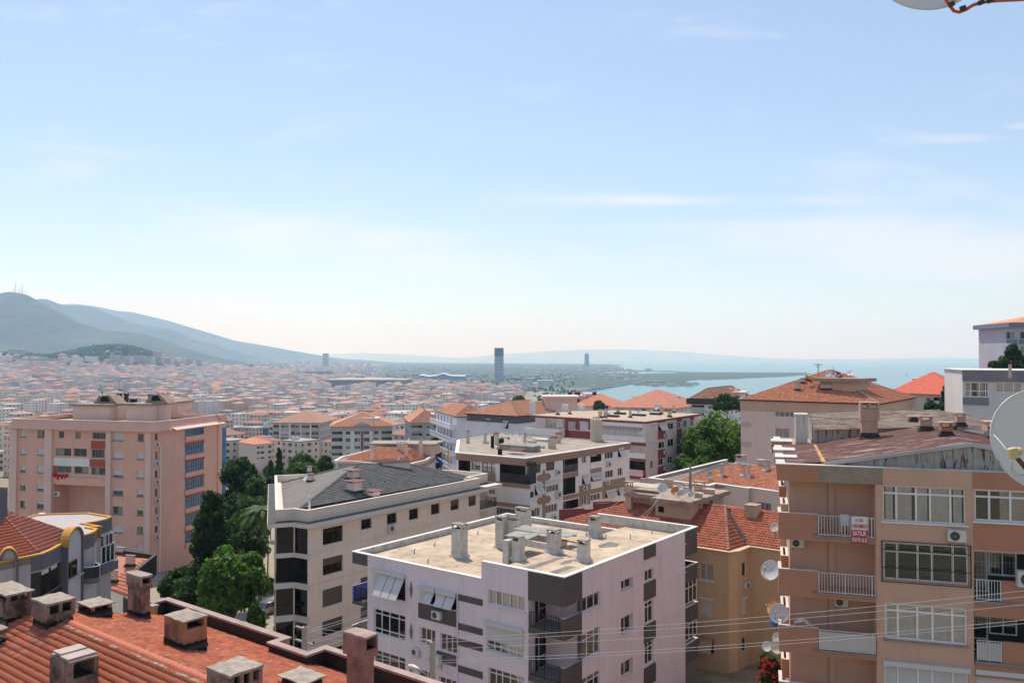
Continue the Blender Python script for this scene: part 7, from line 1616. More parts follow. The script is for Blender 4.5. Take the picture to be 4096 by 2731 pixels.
# ---- red-roofed villa, grey-white block, blue-grey tower at right --------
b=slabblock('beige villa with flat red roof and pink roof rooms beyond the trees',vmm,(1215,790),(1850,812),195.,22,W2('sand_grey_plaster',(0.479,0.433,0.376)),[(1510,1548,'w'),(1580,1650,'b'),(1700,1740,'w')],[(832,868),(900,935)],1510,-38,roofm=mat_islands('bright_red_roof',(.52,.12,.075),var=.05,noise=.12),rise=4.8,dirback=(.55,.83),over=1.0)
for(x0,x1,yt,D_)in((1380,1510,695,200.),(1510,1580,690,203.),(1585,1640,665,205.),(1395,1490,668,203.)):vmm();A_,B_=pd(x0,yt,D_),pd(x1,yt,D_);mb=MB();mb.prism([A_[:2],B_[:2],B_[:2]+(2,4),A_[:2]+(2,4)],-12,A_[2]);b.part('roof_room',mb,pinkl)
vmm();z23=pd(1825,600,107.)[2];A_,M_=pz(1825,600,z23)[:2],pz(2050,602,z23)[:2];d_=(M_-A_)/np.linalg.norm(M_-A_);B_=A_+d_*16;P4=[A_,B_,B_+(5,14),A_+(5,14)]
b=Bld('apartment_block','pale grey block with slate fascia and white glazed corner room behind the big dish','building',P4,z23,z0=-26,wall=W2('cool_grey_plaster',(0.627,0.604,0.593)));f=b.faces[0]
R_=f.rect(1845,700,825,2045);window(b,f,R_,(1,1.6,1.1,.5),(.6,.4),curtain=1,bw=.1,cfrac=[(0,.3),(.5,.8)]);R_=f.rect(2108,702,788,2330);window(b,f,R_,(1,1.3,1),(1,),curtain=0,sill='white',bw=.1);R_=f.rect(2115,903,975,2330);window(b,f,R_,(1,1.2,1),(1,),curtain=2,sill='white',bw=.1);R_=f.rect(1838,893,1035,2048);shutter(b,f,R_,open_=True,off=0,slat=.5,box=False)
b.walls()
R_=f.rect(1825,605,693,2360);mb=MB();f.bx(mb,R_[0],R_[1],f.L,z23-.01,-.1,.15);b.part('fascia',mb,W2('slate_fascia',(0.217,0.217,0.239)))
for t,q_ in((830,892),(1037,1100)):R_=f.rect(1825,t,q_,2050);mb=MB();f.bx(mb,max(R_[0],.01),R_[1],R_[2],R_[3],0,.12);b.part('painted_panel',mb,MATS['slate_fascia'])
mb=MB();mb.prism(offset(P4,.2),z23,z23+.08);b.part('roof_deck',mb,wht);chim_c(b,2215,2240,2245,552,600,z23+.08,chpk,cap=.04)
vmm();z24=pd(2175,232,178.)[2];A_=pz(2195,232,z24)[:2]+(1.2,0);P4=[A_,A_+(18,-2),A_+(20,14),A_+(2,16)]
b=Bld('apartment_block','blue-grey apartment tower rising behind trees at the right edge','building',P4,z24,z0=-22,wall=W2('light_blue_grey',(0.42,0.45,0.52)));f=b.faces[0]
for j in range(4):
 zf=z24-.6-3.1*j
 for(x0,x1,cc)in((2200,2278,2),(2318,2420,2)):u0,u1=f.hit(x0,300)[0],f.hit(x1,300)[0];fwin(b,f,(u0+.02,zf-2.0,u1,zf-.3),cols=(1,)*cc);mb=MB();f.bx(mb,u0-.1,zf-2.9,u1+.2,zf-2.05,0,.35);b.part('balcony_parapet',mb,W2('steel_blue_paint',(0.182,0.217,0.296)))
b.walls();mb=MB();mb.prism(offset(P4,.9),z24,z24+1.0);b.part('fascia',mb,MATS['steel_blue_paint']);hip(b,P4,z24+1.01,2,faror,over=.2)
# ========== far city, landmarks, woods
view(0,0,1)
def on_ground(x,y):
 r=ray(x,y);t=60.0
 while t<30000 and r[2]*t>gz(r[0]*t,r[1]*t):t*=1.004
 return r*t
PAL={'w':[(.72,.65,.60),(.66,.58,.52),(.78,.73,.70),(.60,.54,.53),(.68,.58,.47),(.68,.50,.43),(.46,.45,.47),(.76,.69,.58)],
'r':[(.36,.15,.10),(.42,.20,.14),(.30,.14,.105),(.42,.26,.20),(.35,.19,.15)],'f':[(.42,.39,.36),(.52,.50,.48),(.30,.28,.27),(.60,.56,.52)]}
def pal_mat(name,cols,rough=.85):
 m,N,L,b_=_nm(name);b_.inputs['Roughness'].default_value=rough;g=N.new('ShaderNodeNewGeometry');r=N.new('ShaderNodeValToRGB');r.color_ramp.interpolation='CONSTANT'
 el=r.color_ramp.elements
 while len(el)<len(cols):el.new(len(el)/len(cols))
 for i,c in enumerate(cols):el[i].position=i/len(cols);el[i].color=(*c,1)
 L.new(g.outputs['Random Per Island'],r.inputs[0]);L.new(r.outputs[0],b_.inputs['Base Color']);return m
pmats=[pal_mat('city_wall',PAL['w']),pal_mat('city_tiled_roof',PAL['r']),pal_mat('city_flat_roof',PAL['f']),mat('city_window',(.06,.065,.07),rough=.3,var=.2)]
def house_arrays(x,y,z,w,d,a,nf,kind,win,glint=False):
 """returns lists of (quad verts, material) for one house"""
 ca,sa=math.cos(a),math.sin(a);h=nf*3.0
 P=lambda u,v,zz:(x+u*ca-v*sa,y+u*sa+v*ca,z+zz)
 Q_=[];hw,hd=w/2,d/2;c=[(-hw,-hd),(hw,-hd),(hw,hd),(-hw,hd)]
 V=[P(*c[i],-4)for i in range(4)]+[P(*c[i],h)for i in range(4)];walls=(V,[(0,1,5,4),(1,2,6,5),(2,3,7,6),(3,0,4,7),(4,5,6,7)],0)
 out_=[walls]
 if kind=='r':
  o=.6;e=[(-hw-o,-hd-o),(hw+o,-hd-o),(hw+o,hd+o),(-hw-o,hd+o)];k=min(hw,hd)*.9
  if w>=d:R0,R1=(-hw+k,0),(hw-k,0)
  else:R0,R1=(0,-hd+k),(0,hd-k)
  rh=min(w,d)*.19;V=[P(*p,h+.02)for p in e]+[P(*R0,h+rh),P(*R1,h+rh)]
  F_=[(0,1,5,4),(1,2,5,5),(2,3,4,5),(3,0,4,4),(3,2,1,0)]if w>=d else[(0,1,4,4),(1,2,5,4),(2,3,5,5),(3,0,4,5),(3,2,1,0)]
  out_.append((V,F_,1))
 else:
  V=[P(*[q*1.0 for q in c[i]],h+.02)for i in range(4)]+[P(c[i][0],c[i][1],h+.5)for i in range(4)];V2=[P(c[i][0]*1.03,c[i][1]*1.03,h+.02)for i in range(4)]+[P(c[i][0]*1.03,c[i][1]*1.03,h+.45)for i in range(4)]
  out_.append((V2,[(0,1,5,4),(1,2,6,5),(2,3,7,6),(3,0,4,7),(4,5,6,7)],2))
 if win:
  for(A,B)in((c[0],c[1]),(c[1],c[2]),(c[3],c[0])):
   mx,my=(A[0]+B[0])/2,(A[1]+B[1])/2;nx,ny=mx*ca-my*sa,mx*sa+my*ca
   if nx*x+ny*y>0:continue
   Ln=math.hypot(B[0]-A[0],B[1]-A[1]);n_=max(2,int(Ln/3.4));ux,uy=(B[0]-A[0])/Ln,(B[1]-A[1])/Ln;ox,oy=uy*.05,-ux*.05
   for k in range(nf):
    for i in range(n_):
     s=(i+.5)/n_*Ln;ww=.55+.5*((i*7+k*3+int(x))%3==0)
     g_=lambda t,zz:P(A[0]+ux*t+ox,A[1]+uy*t+oy,zz)
     out_.append(([g_(s-ww,k*3+1.0),g_(s+ww,k*3+1.0),g_(s+ww,k*3+2.3),g_(s-ww,k*3+2.3)],[(0,1,2,3)],3))
 return out_
def to_mesh(name,chunks,off=(0,0,0)):
 V=[];Fq=[];M=[]
 for v,f_,m_ in chunks:
  k=len(V);V+=v;Fq+=[tuple(k+i for i in q)for q in f_];M+=[m_]*len(f_)
 me=bpy.data.meshes.new(name);me.from_pydata([(a-off[0],b_-off[1],c-off[2])for a,b_,c in V],[],[tuple(dict.fromkeys(q))for q in Fq]);me.polygons.foreach_set('material_index',M)
 for m_ in pmats:me.materials.append(m_)
 me.update();return me
BC=[(np.array(o.location[:2]),24)for o in COL.objects if o.get('category')=='building']
hs=[];R3=np.random.RandomState(11)
yy_=235.0
while yy_<4600:
 st=19.5+yy_*.0036;xx_=-0.72*yy_-60
 while xx_<0.66*yy_+40:
  a=GA+.5*math.sin(xx_/700+yy_/900)if yy_>500 else GA
  x=xx_+R3 .uniform(-3,3);y=yy_+R3 .uniform(-4,4)+3*math.sin(xx_/50);xx_+=st*R3 .uniform(.85,1.15)
  px_=CX+F*x/y;ok=True
  if y<560 and any(np.hypot(*(c-(x,y)))<r_+12 for c,r_ in BC):ok=False
  if y<400 and px_<110:ok=False
  if y<330 and(860<px_<1420 or px_>2300 or y<260 and px_>1100):ok=False
  if y>2300 and px_>1420+(2750-min(y,2750))*1.1:ok=False
  if px_>2080 and y>900:ok=False
  if y>3300 and px_>1180:ok=False
  if abs(px_-1460)<190 and 2180<y<2480:ok=False
  if abs(px_-990)<100 and 440<y<640:ok=False
  gn=math.sin(x/130+1.3)*math.sin(y/170+.5+x/400)+.35*math.sin(x/47)*math.sin(y/61)
  if gn>.62:ok=False
  hh=gz(x,y)
  if hh>-38 and y>2000 and R3 .rand()<.55:ok=False
  if hh>-12:ok=False
  if not is_land([x],[y])[0]or not ok:continue
  nf=int(R3 .choice([3,4,5,5,6,7]))if y<900 else int(R3 .choice([3,4,5,6,7,8,9]));w_=R3 .uniform(10,16)+y*.002;d_=R3 .uniform(9,14)+y*.002
  if R3 .rand()<.06:w_*=1.9;nf+=1
  hs.append((x,y,gz(x,y),w_,d_,a+R3 .uniform(-.06,.06)+(math.pi/2 if R3 .rand()<.5 else 0),nf,'r' if R3 .rand()<.44 else 'f'))
 yy_+=st*1.02
vis=[i for i,h in enumerate(hs)if-60<CX+F*h[0]/h[1]<2500]
vis.sort(key=lambda i:hs[i][1]-(900 if False else 0));near=set(vis[:300])
cn_=['beige','cream','white','mauve-grey','sand','pinkish','slate grey','pale yellow']
wm_=[mat('house_wall_%s'%n.replace(' ','_').replace('-','_'),c,var=.06,scale=.2,streak=.2,dirtc=tuple(x*.6 for x in c))for n,c in zip(cn_,PAL['w'])]
for n_,i in enumerate(vis[:300]):
 h=hs[i];ch=house_arrays(*h,True);pxh=CX+F*h[0]/h[1];k_=(i*5+n_)%8
 side='beyond the left edge of the pink tower' if pxh<60 else 'straight behind the pink tower' if pxh<860 else 'over the street trees' if pxh<1100 else 'behind the grey seven-storey block' if pxh<1320 else 'behind the gabled orange-roofed block' if pxh<1570 else 'above the salmon-roofed block' if pxh<1800 else 'towards the bay road'
 sz='small' if h[3]<13 else('long' if h[3]>19 else 'mid-sized');far_='near ' if h[1]<480 else ''
 lab=f"{far_}{sz} {cn_[k_]} {['','','','three','four','five','six','seven'][min(h[6],7)]}-storey {'orange-roofed' if h[7]=='r' else 'flat-roofed'} house {side}"
 me=to_mesh('town_house',[c for c in ch if c[2]==0],(h[0],h[1],h[2]));me.materials[0]=wm_[k_]
 o=link('town_house',me,None,loc=(h[0],h[1],h[2]));tag(o,lab,'house','town houses below the slope')
 r_=link('roof',to_mesh('roof',[c for c in ch if c[2]in(1,2)],(h[0],h[1],h[2])),None,o);g_=link('glazing',to_mesh('glazing',[c for c in ch if c[2]==3],(h[0],h[1],h[2])),None,o);g_['kind']='stuff'
rest=[]
for i,h in enumerate(hs):
 if i in near:continue
 rest+=house_arrays(*h,h[1]<1900)
for _ in range(520):
 y=R3 .uniform(2500,9500);x=R3 .uniform(-.18,.17)*y
 if not is_land([x],[y])[0]:continue
 s_=y/3000;rest+=house_arrays(x,y,gz(x,y),R3 .uniform(10,34)*s_**.5,R3 .uniform(10,20),R3 .uniform(0,3),int(R3 .choice([1,2,3])),'f' if R3 .rand()<.85 else 'r',False)
for _ in range(900):
 y=R3 .uniform(4300,9000);x=-R3 .uniform(.17,.50)*y
 rest+=house_arrays(x,y,gz(x,y)+max(0,(y-4300)*.006),R3 .uniform(14,30),R3 .uniform(12,20),R3 .uniform(0,3),int(R3 .choice([3,4,6,9])),'f' if R3 .rand()<.5 else 'r',False)
o=link('city_houses',to_mesh('city_houses',rest),None);tag(o,'hazy mass of red-roofed houses filling the plain',None,None,'stuff')
gl=MB()
for h in hs:
 if h[1]<2200 and R3 .rand()<.55:
  for _ in range(2):x,y=h[0]+R3 .uniform(-4,4),h[1]+R3 .uniform(-4,4);z=h[2]+h[6]*3+1.2;gl.abox(x-1,y-.7,z-1.5,x+1,y+.7,z+.8)
o=link('roof_clutter',gl.mesh('roof_clutter'),mat('white_roof_clutter',(.7,.7,.7),var=.2));o['kind']='stuff'
# --- landmarks
def at_col(x,y,D):return pd(x,y,D)
def boxpx(name,label,cat,x0,x1,yt,yb,dep,m,group=None,D=None,wins=None,roof=None):
 g=on_ground((x0+x1)/2,yb)if D is None else pd((x0+x1)/2,yb,D);D=g[1];A_,B_=pd(x0,yt,D),pd(x1,yt,D);z1=A_[2];z0=g[2]-6
 mb=MB();mb.abox(A_[0],D,z0,B_[0],D+dep,z1);loc=((A_[0]+B_[0])/2,D+dep/2,g[2]);o=link(name,mb.mesh(name,loc),m,loc=loc);tag(o,label,cat,group)
 if wins:
  wb=MB();n_,k_=wins;W=B_[0]-A_[0];H=z1-g[2]
  for i in range(n_):
   for j in range(k_):wb.abox(A_[0]+W*(i+.22)/n_,D-.25,g[2]+H*(j+.25)/k_,A_[0]+W*(i+.78)/n_,D+.1,g[2]+H*(j+.75)/k_)
  q=link('glazing',wb.mesh('glazing',loc),pmats[3],o);q['kind']='stuff'
 if roof:rb_=MB();rb_.abox(A_[0]-1,D-1,z1,B_[0]+1,D+dep+1,z1+max(1.2,H*.04 if wins else 1.2));link('roof',rb_.mesh('roof',loc),roof,o)
 return o,A_,B_,D,g
wt=mat('tower_white',(.62,.59,.56),var=.08,scale=.02);wg=mat('glass_blue_far',(.045,.10,.17),rough=.2,var=.2,scale=.01);gr_=mat('far_grey',(.30,.31,.34),var=.1,scale=.01);rdf=mat('far_red',(.46,.2,.14),var=.1,scale=.01)
for(x0,x1,yt,yb)in((438,476,1420,1468),(484,521,1424,1472),(537,571,1422,1462),(580,610,1425,1474),(613,648,1411,1476),(652,684,1434,1478),(692,722,1448,1484),(410,445,1446,1478),(453,485,1449,1478),(520,555,1456,1484),(745,772,1440,1482),(778,805,1443,1482),(60,90,1403,1425),(35,62,1398,1420)):
 boxpx('tower_block',{438:'leftmost tall white tower under the castle hill',484:'second tall white tower under the castle hill',537:'white tower standing apart in the middle of the cluster',580:'white tower left of the tallest one',613:'tallest white tower of the cluster below the castle hill',652:'white tower just right of the tallest one',692:'lower white tower right of the cluster',410:'short white tower at the left foot of the cluster',453:'short white tower between the two tall left ones',520:'short white tower in front of the lone one',745:'far right pale tower of the hill group, left of a pair',778:'far right pale tower of the hill group, right of a pair',60:'upper white tower on the left ridge',35:'edge-of-ridge white tower at the far left'}[x0],'building',x0,x1,yt,yb,24,wt,'white tower blocks below the castle hill',wins=(5,10),roof=rdf)
boxpx('housing_slab','long white housing slab with red roof line on the left slope','building',90,240,1436,1466,18,wt,wins=(24,4),roof=rdf)
boxpx('housing_slab','stepped beige housing slab with red roof in the left middle distance','building',128,246,1503,1545,18,wt,wins=(16,5),roof=rdf)
boxpx('blue_building','small bright blue building among the roofs of the plain','building',818,878,1502,1520,20,mat('bright_blue_paint',(.03,.12,.42)))
o,A_,B_,D_,g=boxpx('exhibition_hall','huge long low hall with grey louvred walls in the city','building',1300,1618,1522,1568,150,mat('louvred_grey',(.22,.22,.26),var=.1,scale=.02),D=2300.)
rb_=MB();rb_.abox(A_[0]-4,D_-4,A_[2],B_[0]+4,D_+156,A_[2]+2.5);link('roof',rb_.mesh('roof',o.location),mat('tan_hall_roof',(.42,.33,.27)),o);rb_=MB();rb_.abox(A_[0]+20,D_+25,A_[2]+2.51,B_[0]-40,D_+120,A_[2]+4);link('roof_field',rb_.mesh('roof',o.location),wt,o)
lb_=MB()
for i in range(60):x=A_[0]+(B_[0]-A_[0])*(i+.3)/60;lb_.abox(x,D_-.6,g[2],x+1.4,D_+.1,A_[2]-1)
q=link('louvre',lb_.mesh('louvre',o.location),gr_,o);q['kind']='stuff'
boxpx('hall_annex','cream windowless annex in front of the huge hall','building',1412,1488,1536,1566,40,mat('cream_annex',(.62,.54,.45)),D=2200.);boxpx('hall_forecourt','low cream wing spreading before the annex of the hall','building',1365,1548,1559,1570,30,mat('cream_wing',(.58,.52,.46)),D=2150.)
o,A_,B_,D_,g=boxpx('glass_tower','tall tower with blue glass top and white gridded shaft','building',1978,2014,1424,1530,34,mat('grid_white',(.55,.56,.58)),D=3000.,wins=(7,18))
mb=MB();A2=pd(1978,1391,D_);mb.abox(A_[0]-.3,D_-.3,A_[2],B_[0]+.3,D_+34.3,A2[2]);link('glass_top',mb.mesh('glass_top',o.location),wg,o)
o,A_,B_,D_,g=boxpx('glass_tower','slim rounded blue glass tower standing alone near the cape','building',2339,2356,1418,1464,50,wg,D=8600.);mb=MB();A2=pd(2342,1412,D_);mb.abox(A_[0]+8,D_+8,A_[2],B_[0]-8,D_+42,A2[2]);mb.tube([(A_[0]+22,D_+20,A2[2]),(A_[0]+22,D_+20,A2[2]+12)],1.5,5);link('crown_cap',mb.mesh('cap',o.location),wg,o)
boxpx('office_tower','pale twin-shaft office tower at the end of the mountain foot','building',1291,1310,1413,1462,40,wt,D=5200.,wins=(3,14))
D_=3400.;A_,B_=pd(1672,1512,D_),pd(1862,1512,D_);mb=MB();n_=40;prev=None
for i in range(n_+1):
 t=i/n_;x=A_[0]+(B_[0]-A_[0])*t;z=A_[2]+9+9*math.exp(-((t-.53)/.1)**2)+3*math.sin(t*19)*math.exp(-((t-.1)/.2)**2)-3*(t-.5)**2
 if prev:mb.q((prev[0],D_,prev[1]),(x,D_,z),(x,D_+60,z+3),(prev[0],D_+60,prev[1]+3));mb.q((prev[0],D_,g[2]-10),(x,D_,g[2]-10),(x,D_,z),(prev[0],D_,prev[1]),m=1)
 prev=(x,z)
loc=((A_[0]+B_[0])/2,D_,g[2]);o=link('shopping_centre',mb.mesh('mall',loc),[mat('bright_steel_roof',(.62,.64,.66),rough=.35,metal=.3,var=.05),gr_],loc=loc);tag(o,'low shopping centre under a shining wavy steel roof','building')
boxpx('viaduct','long straight bluish viaduct crossing the roofs','bridge',1000,1328,1486,1492,14,mat('viaduct_blue',(.22,.27,.36)),D=3600.)
boxpx('storage_hall','white hall with pale green roof beside the shore trees','building',2025,2088,1540,1562,40,mat('hall_white',(.6,.66,.66)),D=2500.,roof=mat('pale_green_roof',(.35,.5,.42)));boxpx('storage_hall','long white warehouse among trees near the bay road','building',2150,2216,1521,1536,50,wt,D=3000.);boxpx('storage_hall','pale apartment pair among the trees left of the warehouse','building',2102,2140,1512,1528,30,wt,D=3200.,wins=(6,4))
boxpx('pier_terminal','low white ferry terminal on the pier','building',2572,2652,1524,1536,40,gr_,D=3080.)
fw=mat('ship_white',(.75,.75,.76),var=.05)
def ferry(x0,x1,y,D,label):
 A_,B_=pd(x0,y,D),pd(x1,y,D);L_=B_[0]-A_[0];loc=(A_[0]+L_/2,D,SEA);r_=empty('ferry',loc,label,'boat');mb=MB();w_=L_*.16
 hull=[(-L_/2,-w_/2),(L_*.36,-w_/2),(L_/2,0),(L_*.36,w_/2),(-L_/2,w_/2)];mb.prism(hull,-.5,3.2);link('hull',mb.mesh('hull'),fw,r_)
 mb=MB();mb.prism([(-L_*.42,-w_*.42),(L_*.25,-w_*.42),(L_*.25,w_*.42),(-L_*.42,w_*.42)],3.2,6.2);mb.prism([(-L_*.3,-w_*.35),(L_*.15,-w_*.35),(L_*.15,w_*.35),(-L_*.3,w_*.35)],6.2,8.8);link('superstructure',mb.mesh('s'),fw,r_)
 mb=MB();mb.prism([(-L_*.41,-w_*.43),(L_*.24,-w_*.43),(L_*.24,-w_*.42),(-L_*.41,-w_*.42)],4.2,5.4);link('window_band',mb.mesh('wb'),pmats[3],r_);mb=MB();mb.tube([(-L_*.1,0,8.8),(-L_*.1,0,13)],.5,6);link('funnel',mb.mesh('f'),gr_,r_)
ferry(2738,2780,1543,2840.,'larger white ferry moored at the outer end of the pier');ferry(2660,2722,1543.5,2835.,'long white ferry lying along the middle of the pier');ferry(2770,2800,1538,3000.,'small ferry bow-out at the tip of the pier');ferry(2600,2650,1543,2850.,'grey-white ferry nearest the shore road');ferry(3623,3628,1501,4500.,'tiny sailing boat far out on the bay')
rd=MB();cpts=[(2519,1536.5),(2470,1545),(2400,1556),(2300,1566),(2236,1571.5)];cw=[pz(x,y,SEA)for x,y in cpts]
for i in range(4):
 a,c=cw[i][:2],cw[i+1][:2];d=(c-a)/np.linalg.norm(c-a);n_=np.array([-d[1],d[0]]);n_=n_ if n_[0]<0 else-n_;rd.prism([a-n_*3,c-n_*3,c+n_*26,a+n_*26]if np.cross(c-a,n_)>0 else[a+n_*26,c+n_*26,c-n_*3,a-n_*3],SEA-1,SEA+3.4)
o=link('shore_road',rd.mesh('shore_road'),mat('road_concrete',(.33,.31,.29),var=.1));o['kind']='structure'
cm=MB();
for _ in range(420):
 if _<260:x,y=R3 .uniform(2185,2236),R3 .uniform(1572,1612)
 else:x=R3 .uniform(2240,2510);y=np.interp(x,[2236,2300,2400,2519],[1571,1565,1554.5,1534])-R3 .uniform(.3,4)
 p=pz(x,y,SEA+4);s_=1.0;cm.abox(p[0]-2.2,p[1]-1,p[2],p[0]+2.2,p[1]+1,p[2]+1.0);cm.abox(p[0]-1.2,p[1]-.9,p[2]+1,p[0]+1.2,p[1]+.9,p[2]+1.6)
o=link('parked_cars',cm.mesh('parked_cars'),pal_mat('car_paint',[(.7,.7,.7),(.6,.6,.62),(.1,.1,.1),(.3,.3,.32),(.75,.75,.75),(.3,.04,.03)],.3));tag(o,'far parked cars glittering along the bay road',None,None,'stuff')
mst=mat('mast_steel',(.5,.5,.5),rough=.5)
for i,(x,yt)in enumerate(((62,1128),(89,1136),(52,1152),(76,1150),(84,1156),(99,1162))):
 p=pd(x,1170,5400.);q=pd(x,yt,5400.);mb=MB();mb.tube([(0,0,-8),(0,0,(q[2]-p[2])*.6),(0,0,q[2]-p[2])],[2.2,1.6,.8],4);o=link('radio_mast',mb.mesh('radio_mast'),mst,loc=tuple(p));tag(o,('tallest' if i==0 else 'second tallest' if i==1 else['','','leftmost low','low inner','slender inner','rightmost low'][i])+' radio mast on the summit of the nearest mountain','mast')
vc2();D_=520.;g=gz(-150,520);A_=pd(-40,920,D_);B_=pd(168,915,D_);cxh=(A_[0]+B_[0])/2;rad=(B_[0]-A_[0])/2*1.15;zt=A_[2];mb=MB();n_=16
for i in range(n_):
 a0,a1=math.pi*2*i/n_,math.pi*2*(i+1)/n_;e=.62
 for(r0,z0,r1,z1,m_)in((1,g-2,1,zt,0),(1.04,zt,.95,zt+2.2,1),(.95,zt+2.2,.45,zt+5.5,2),(.45,zt+5.5,0,zt+6.2,2)):
  mb.q(*[(cxh+rad*r*math.cos(a),D_+40+rad*e*r*math.sin(a),z)for r,a,z in((r0,a0,z0),(r0,a1,z0),(r1,a1,z1),(r1,a0,z1))],m=m_)
b_o=link('glass_hall',mb.mesh('glass_hall',(cxh,D_+40,g)),[wg,wt,mat('hall_green_glass',(.20,.30,.28),rough=.25,var=.2,scale=.05)],loc=(cxh,D_+40,g));tag(b_o,'oval hall with green glass walls and shallow grey domed roof','building')
mb=MB();mb.abox(cxh+4,D_+42,zt+4,cxh+20,D_+54,zt+10);link('roof_house',mb.mesh('roof_house',(cxh,D_+40,g)),wt,b_o)
# --- woods and trees far off: lumpy crowns
ico_v=[];ph_=(1+5**.5)/2
for a,c in((1,ph_),(-1,ph_),(1,-ph_),(-1,-ph_)):ico_v+=[(0,a,c),(a,c,0),(c,0,a)]
ico_v=np.array(ico_v)/math.hypot(1,ph_);import itertools
ico_f=[f_ for f_ in itertools.combinations(range(12),3)if all(np.linalg.norm(ico_v[f_[i]]-ico_v[f_[j]])<1.1 for i,j in((0,1),(1,2),(0,2)))]
ico_f=np.array([f_ if np.dot(np.cross(ico_v[f_[1]]-ico_v[f_[0]],ico_v[f_[2]]-ico_v[f_[0]]),ico_v[f_[0]])>0 else f_[::-1]for f_ in ico_f])
def clumps(name,P,s,m,label,flat=.75):
 n=len(P);J=1+R3 .uniform(-.28,.28,(n,12,1));V=ico_v[None]*J*s[:,None,None]*np.array([1,1,flat])+P[:,None,:];Fc=(ico_f[None]+(np.arange(n)*12)[:,None,None]).reshape(-1,3);o=link(name,fast_mesh(name,V.reshape(-1,3),Fc),m);tag(o,label,None,None,'stuff');return o
mfar=mat_islands('far_foliage',(.045,.088,.028),var=.5,rough=.9,noise=.1,nscale=.01)
pts=[];ss=[]
while len(pts)<16000:
 px_,py_=R3 .uniform(1380,3245),R3 .uniform(1453,1612)
 if px_>2300 and not(1481<py_<1522)and py_>1475:
  if not(px_<2560 and py_<1556):continue
 if py_>1540 and px_<2050:continue
 p=pz(px_,py_,SEA+3)
 if not is_land([p[0]],[p[1]])[0]:continue
 if 2270<px_<2560 and py_>1530:continue
 if 2180<px_<2240 and py_>1568:continue
 s_=(3.2+R3 .rand()*3.2)*(p[1]/3000)**.8*(2.1 if px_>2560 else 1.9);pts.append((p[0],p[1],p[2]+s_*.4-1));ss.append(s_)
clumps('woodland',np.array(pts),np.array(ss),mfar,'dark woods covering the flat land round the bay')
pts=[];ss=[]
for _ in range(8200):
 y=R3 .uniform(330,4300);x=R3 .uniform(-.66,.08)*y;gn=math.sin(x/130+1.3)*math.sin(y/170+.5+x/400)+.35*math.sin(x/47)*math.sin(y/61)
 if gn<.55 and R3 .rand()<.82:continue
 s_=2.5+R3 .rand()*3.0;pts.append((x,y,gz(x,y)+s_*.8));ss.append(s_)
for _ in range(5000):
 a=R3 .uniform(0,6.28);r_=330*R3 .rand()**.5;x,y=-1440+r_*math.cos(a),3040+r_*1.1*math.sin(a);s_=3+4*R3 .rand();pts.append((x,y,gz(x,y)+s_*.3));ss.append(s_)
for _ in range(900):y=R3 .uniform(2300,3900);x=-R3 .uniform(.36,.66)*y;s_=4+5*R3 .rand();pts.append((x,y,gz(x,y)+s_*.4));ss.append(s_)
clumps('city_greenery',np.array(pts),np.array(ss),mfar,'patches of trees between the town houses')
cyp=mat_leaf('cypress_needles',(.03,.055,.022),var=.4,trans=.1)
# ========== near trees
LT={}
def leaf_cloud(C,R,n,leaf,rs,thin=.8,droop=0.0):
 """n leaf quads spread on lumpy shells around centres C with radii R"""
 k=rs.randint(0,len(C),n);d=rs.normal(size=(n,3));d/=np.linalg.norm(d,axis=1)[:,None];rad=R[k]*(1-thin*rs.rand(n)**2.2*.7)*rs.uniform(.8,1.25,n)
 c=C[k]+d*rad[:,None]*np.array([1,1,.8]);c[:,2]-=droop*rs.rand(n)*R[k]
 nrm=d+rs.normal(scale=.6,size=(n,3));nrm/=np.linalg.norm(nrm,axis=1)[:,None];t=np.cross(nrm,rs.normal(size=(n,3)));t/=np.linalg.norm(t,axis=1)[:,None];bt=np.cross(nrm,t)
 s=leaf*rs.uniform(.45,1.5,n)[:,None];V=np.stack([c-t*s,c-bt*s*.55,c+t*s,c+bt*s*.55],1).reshape(-1,3);return V,np.arange(4*n).reshape(-1,4)
bark=mat('bark',(.10,.075,.055),var=.3,scale=4)
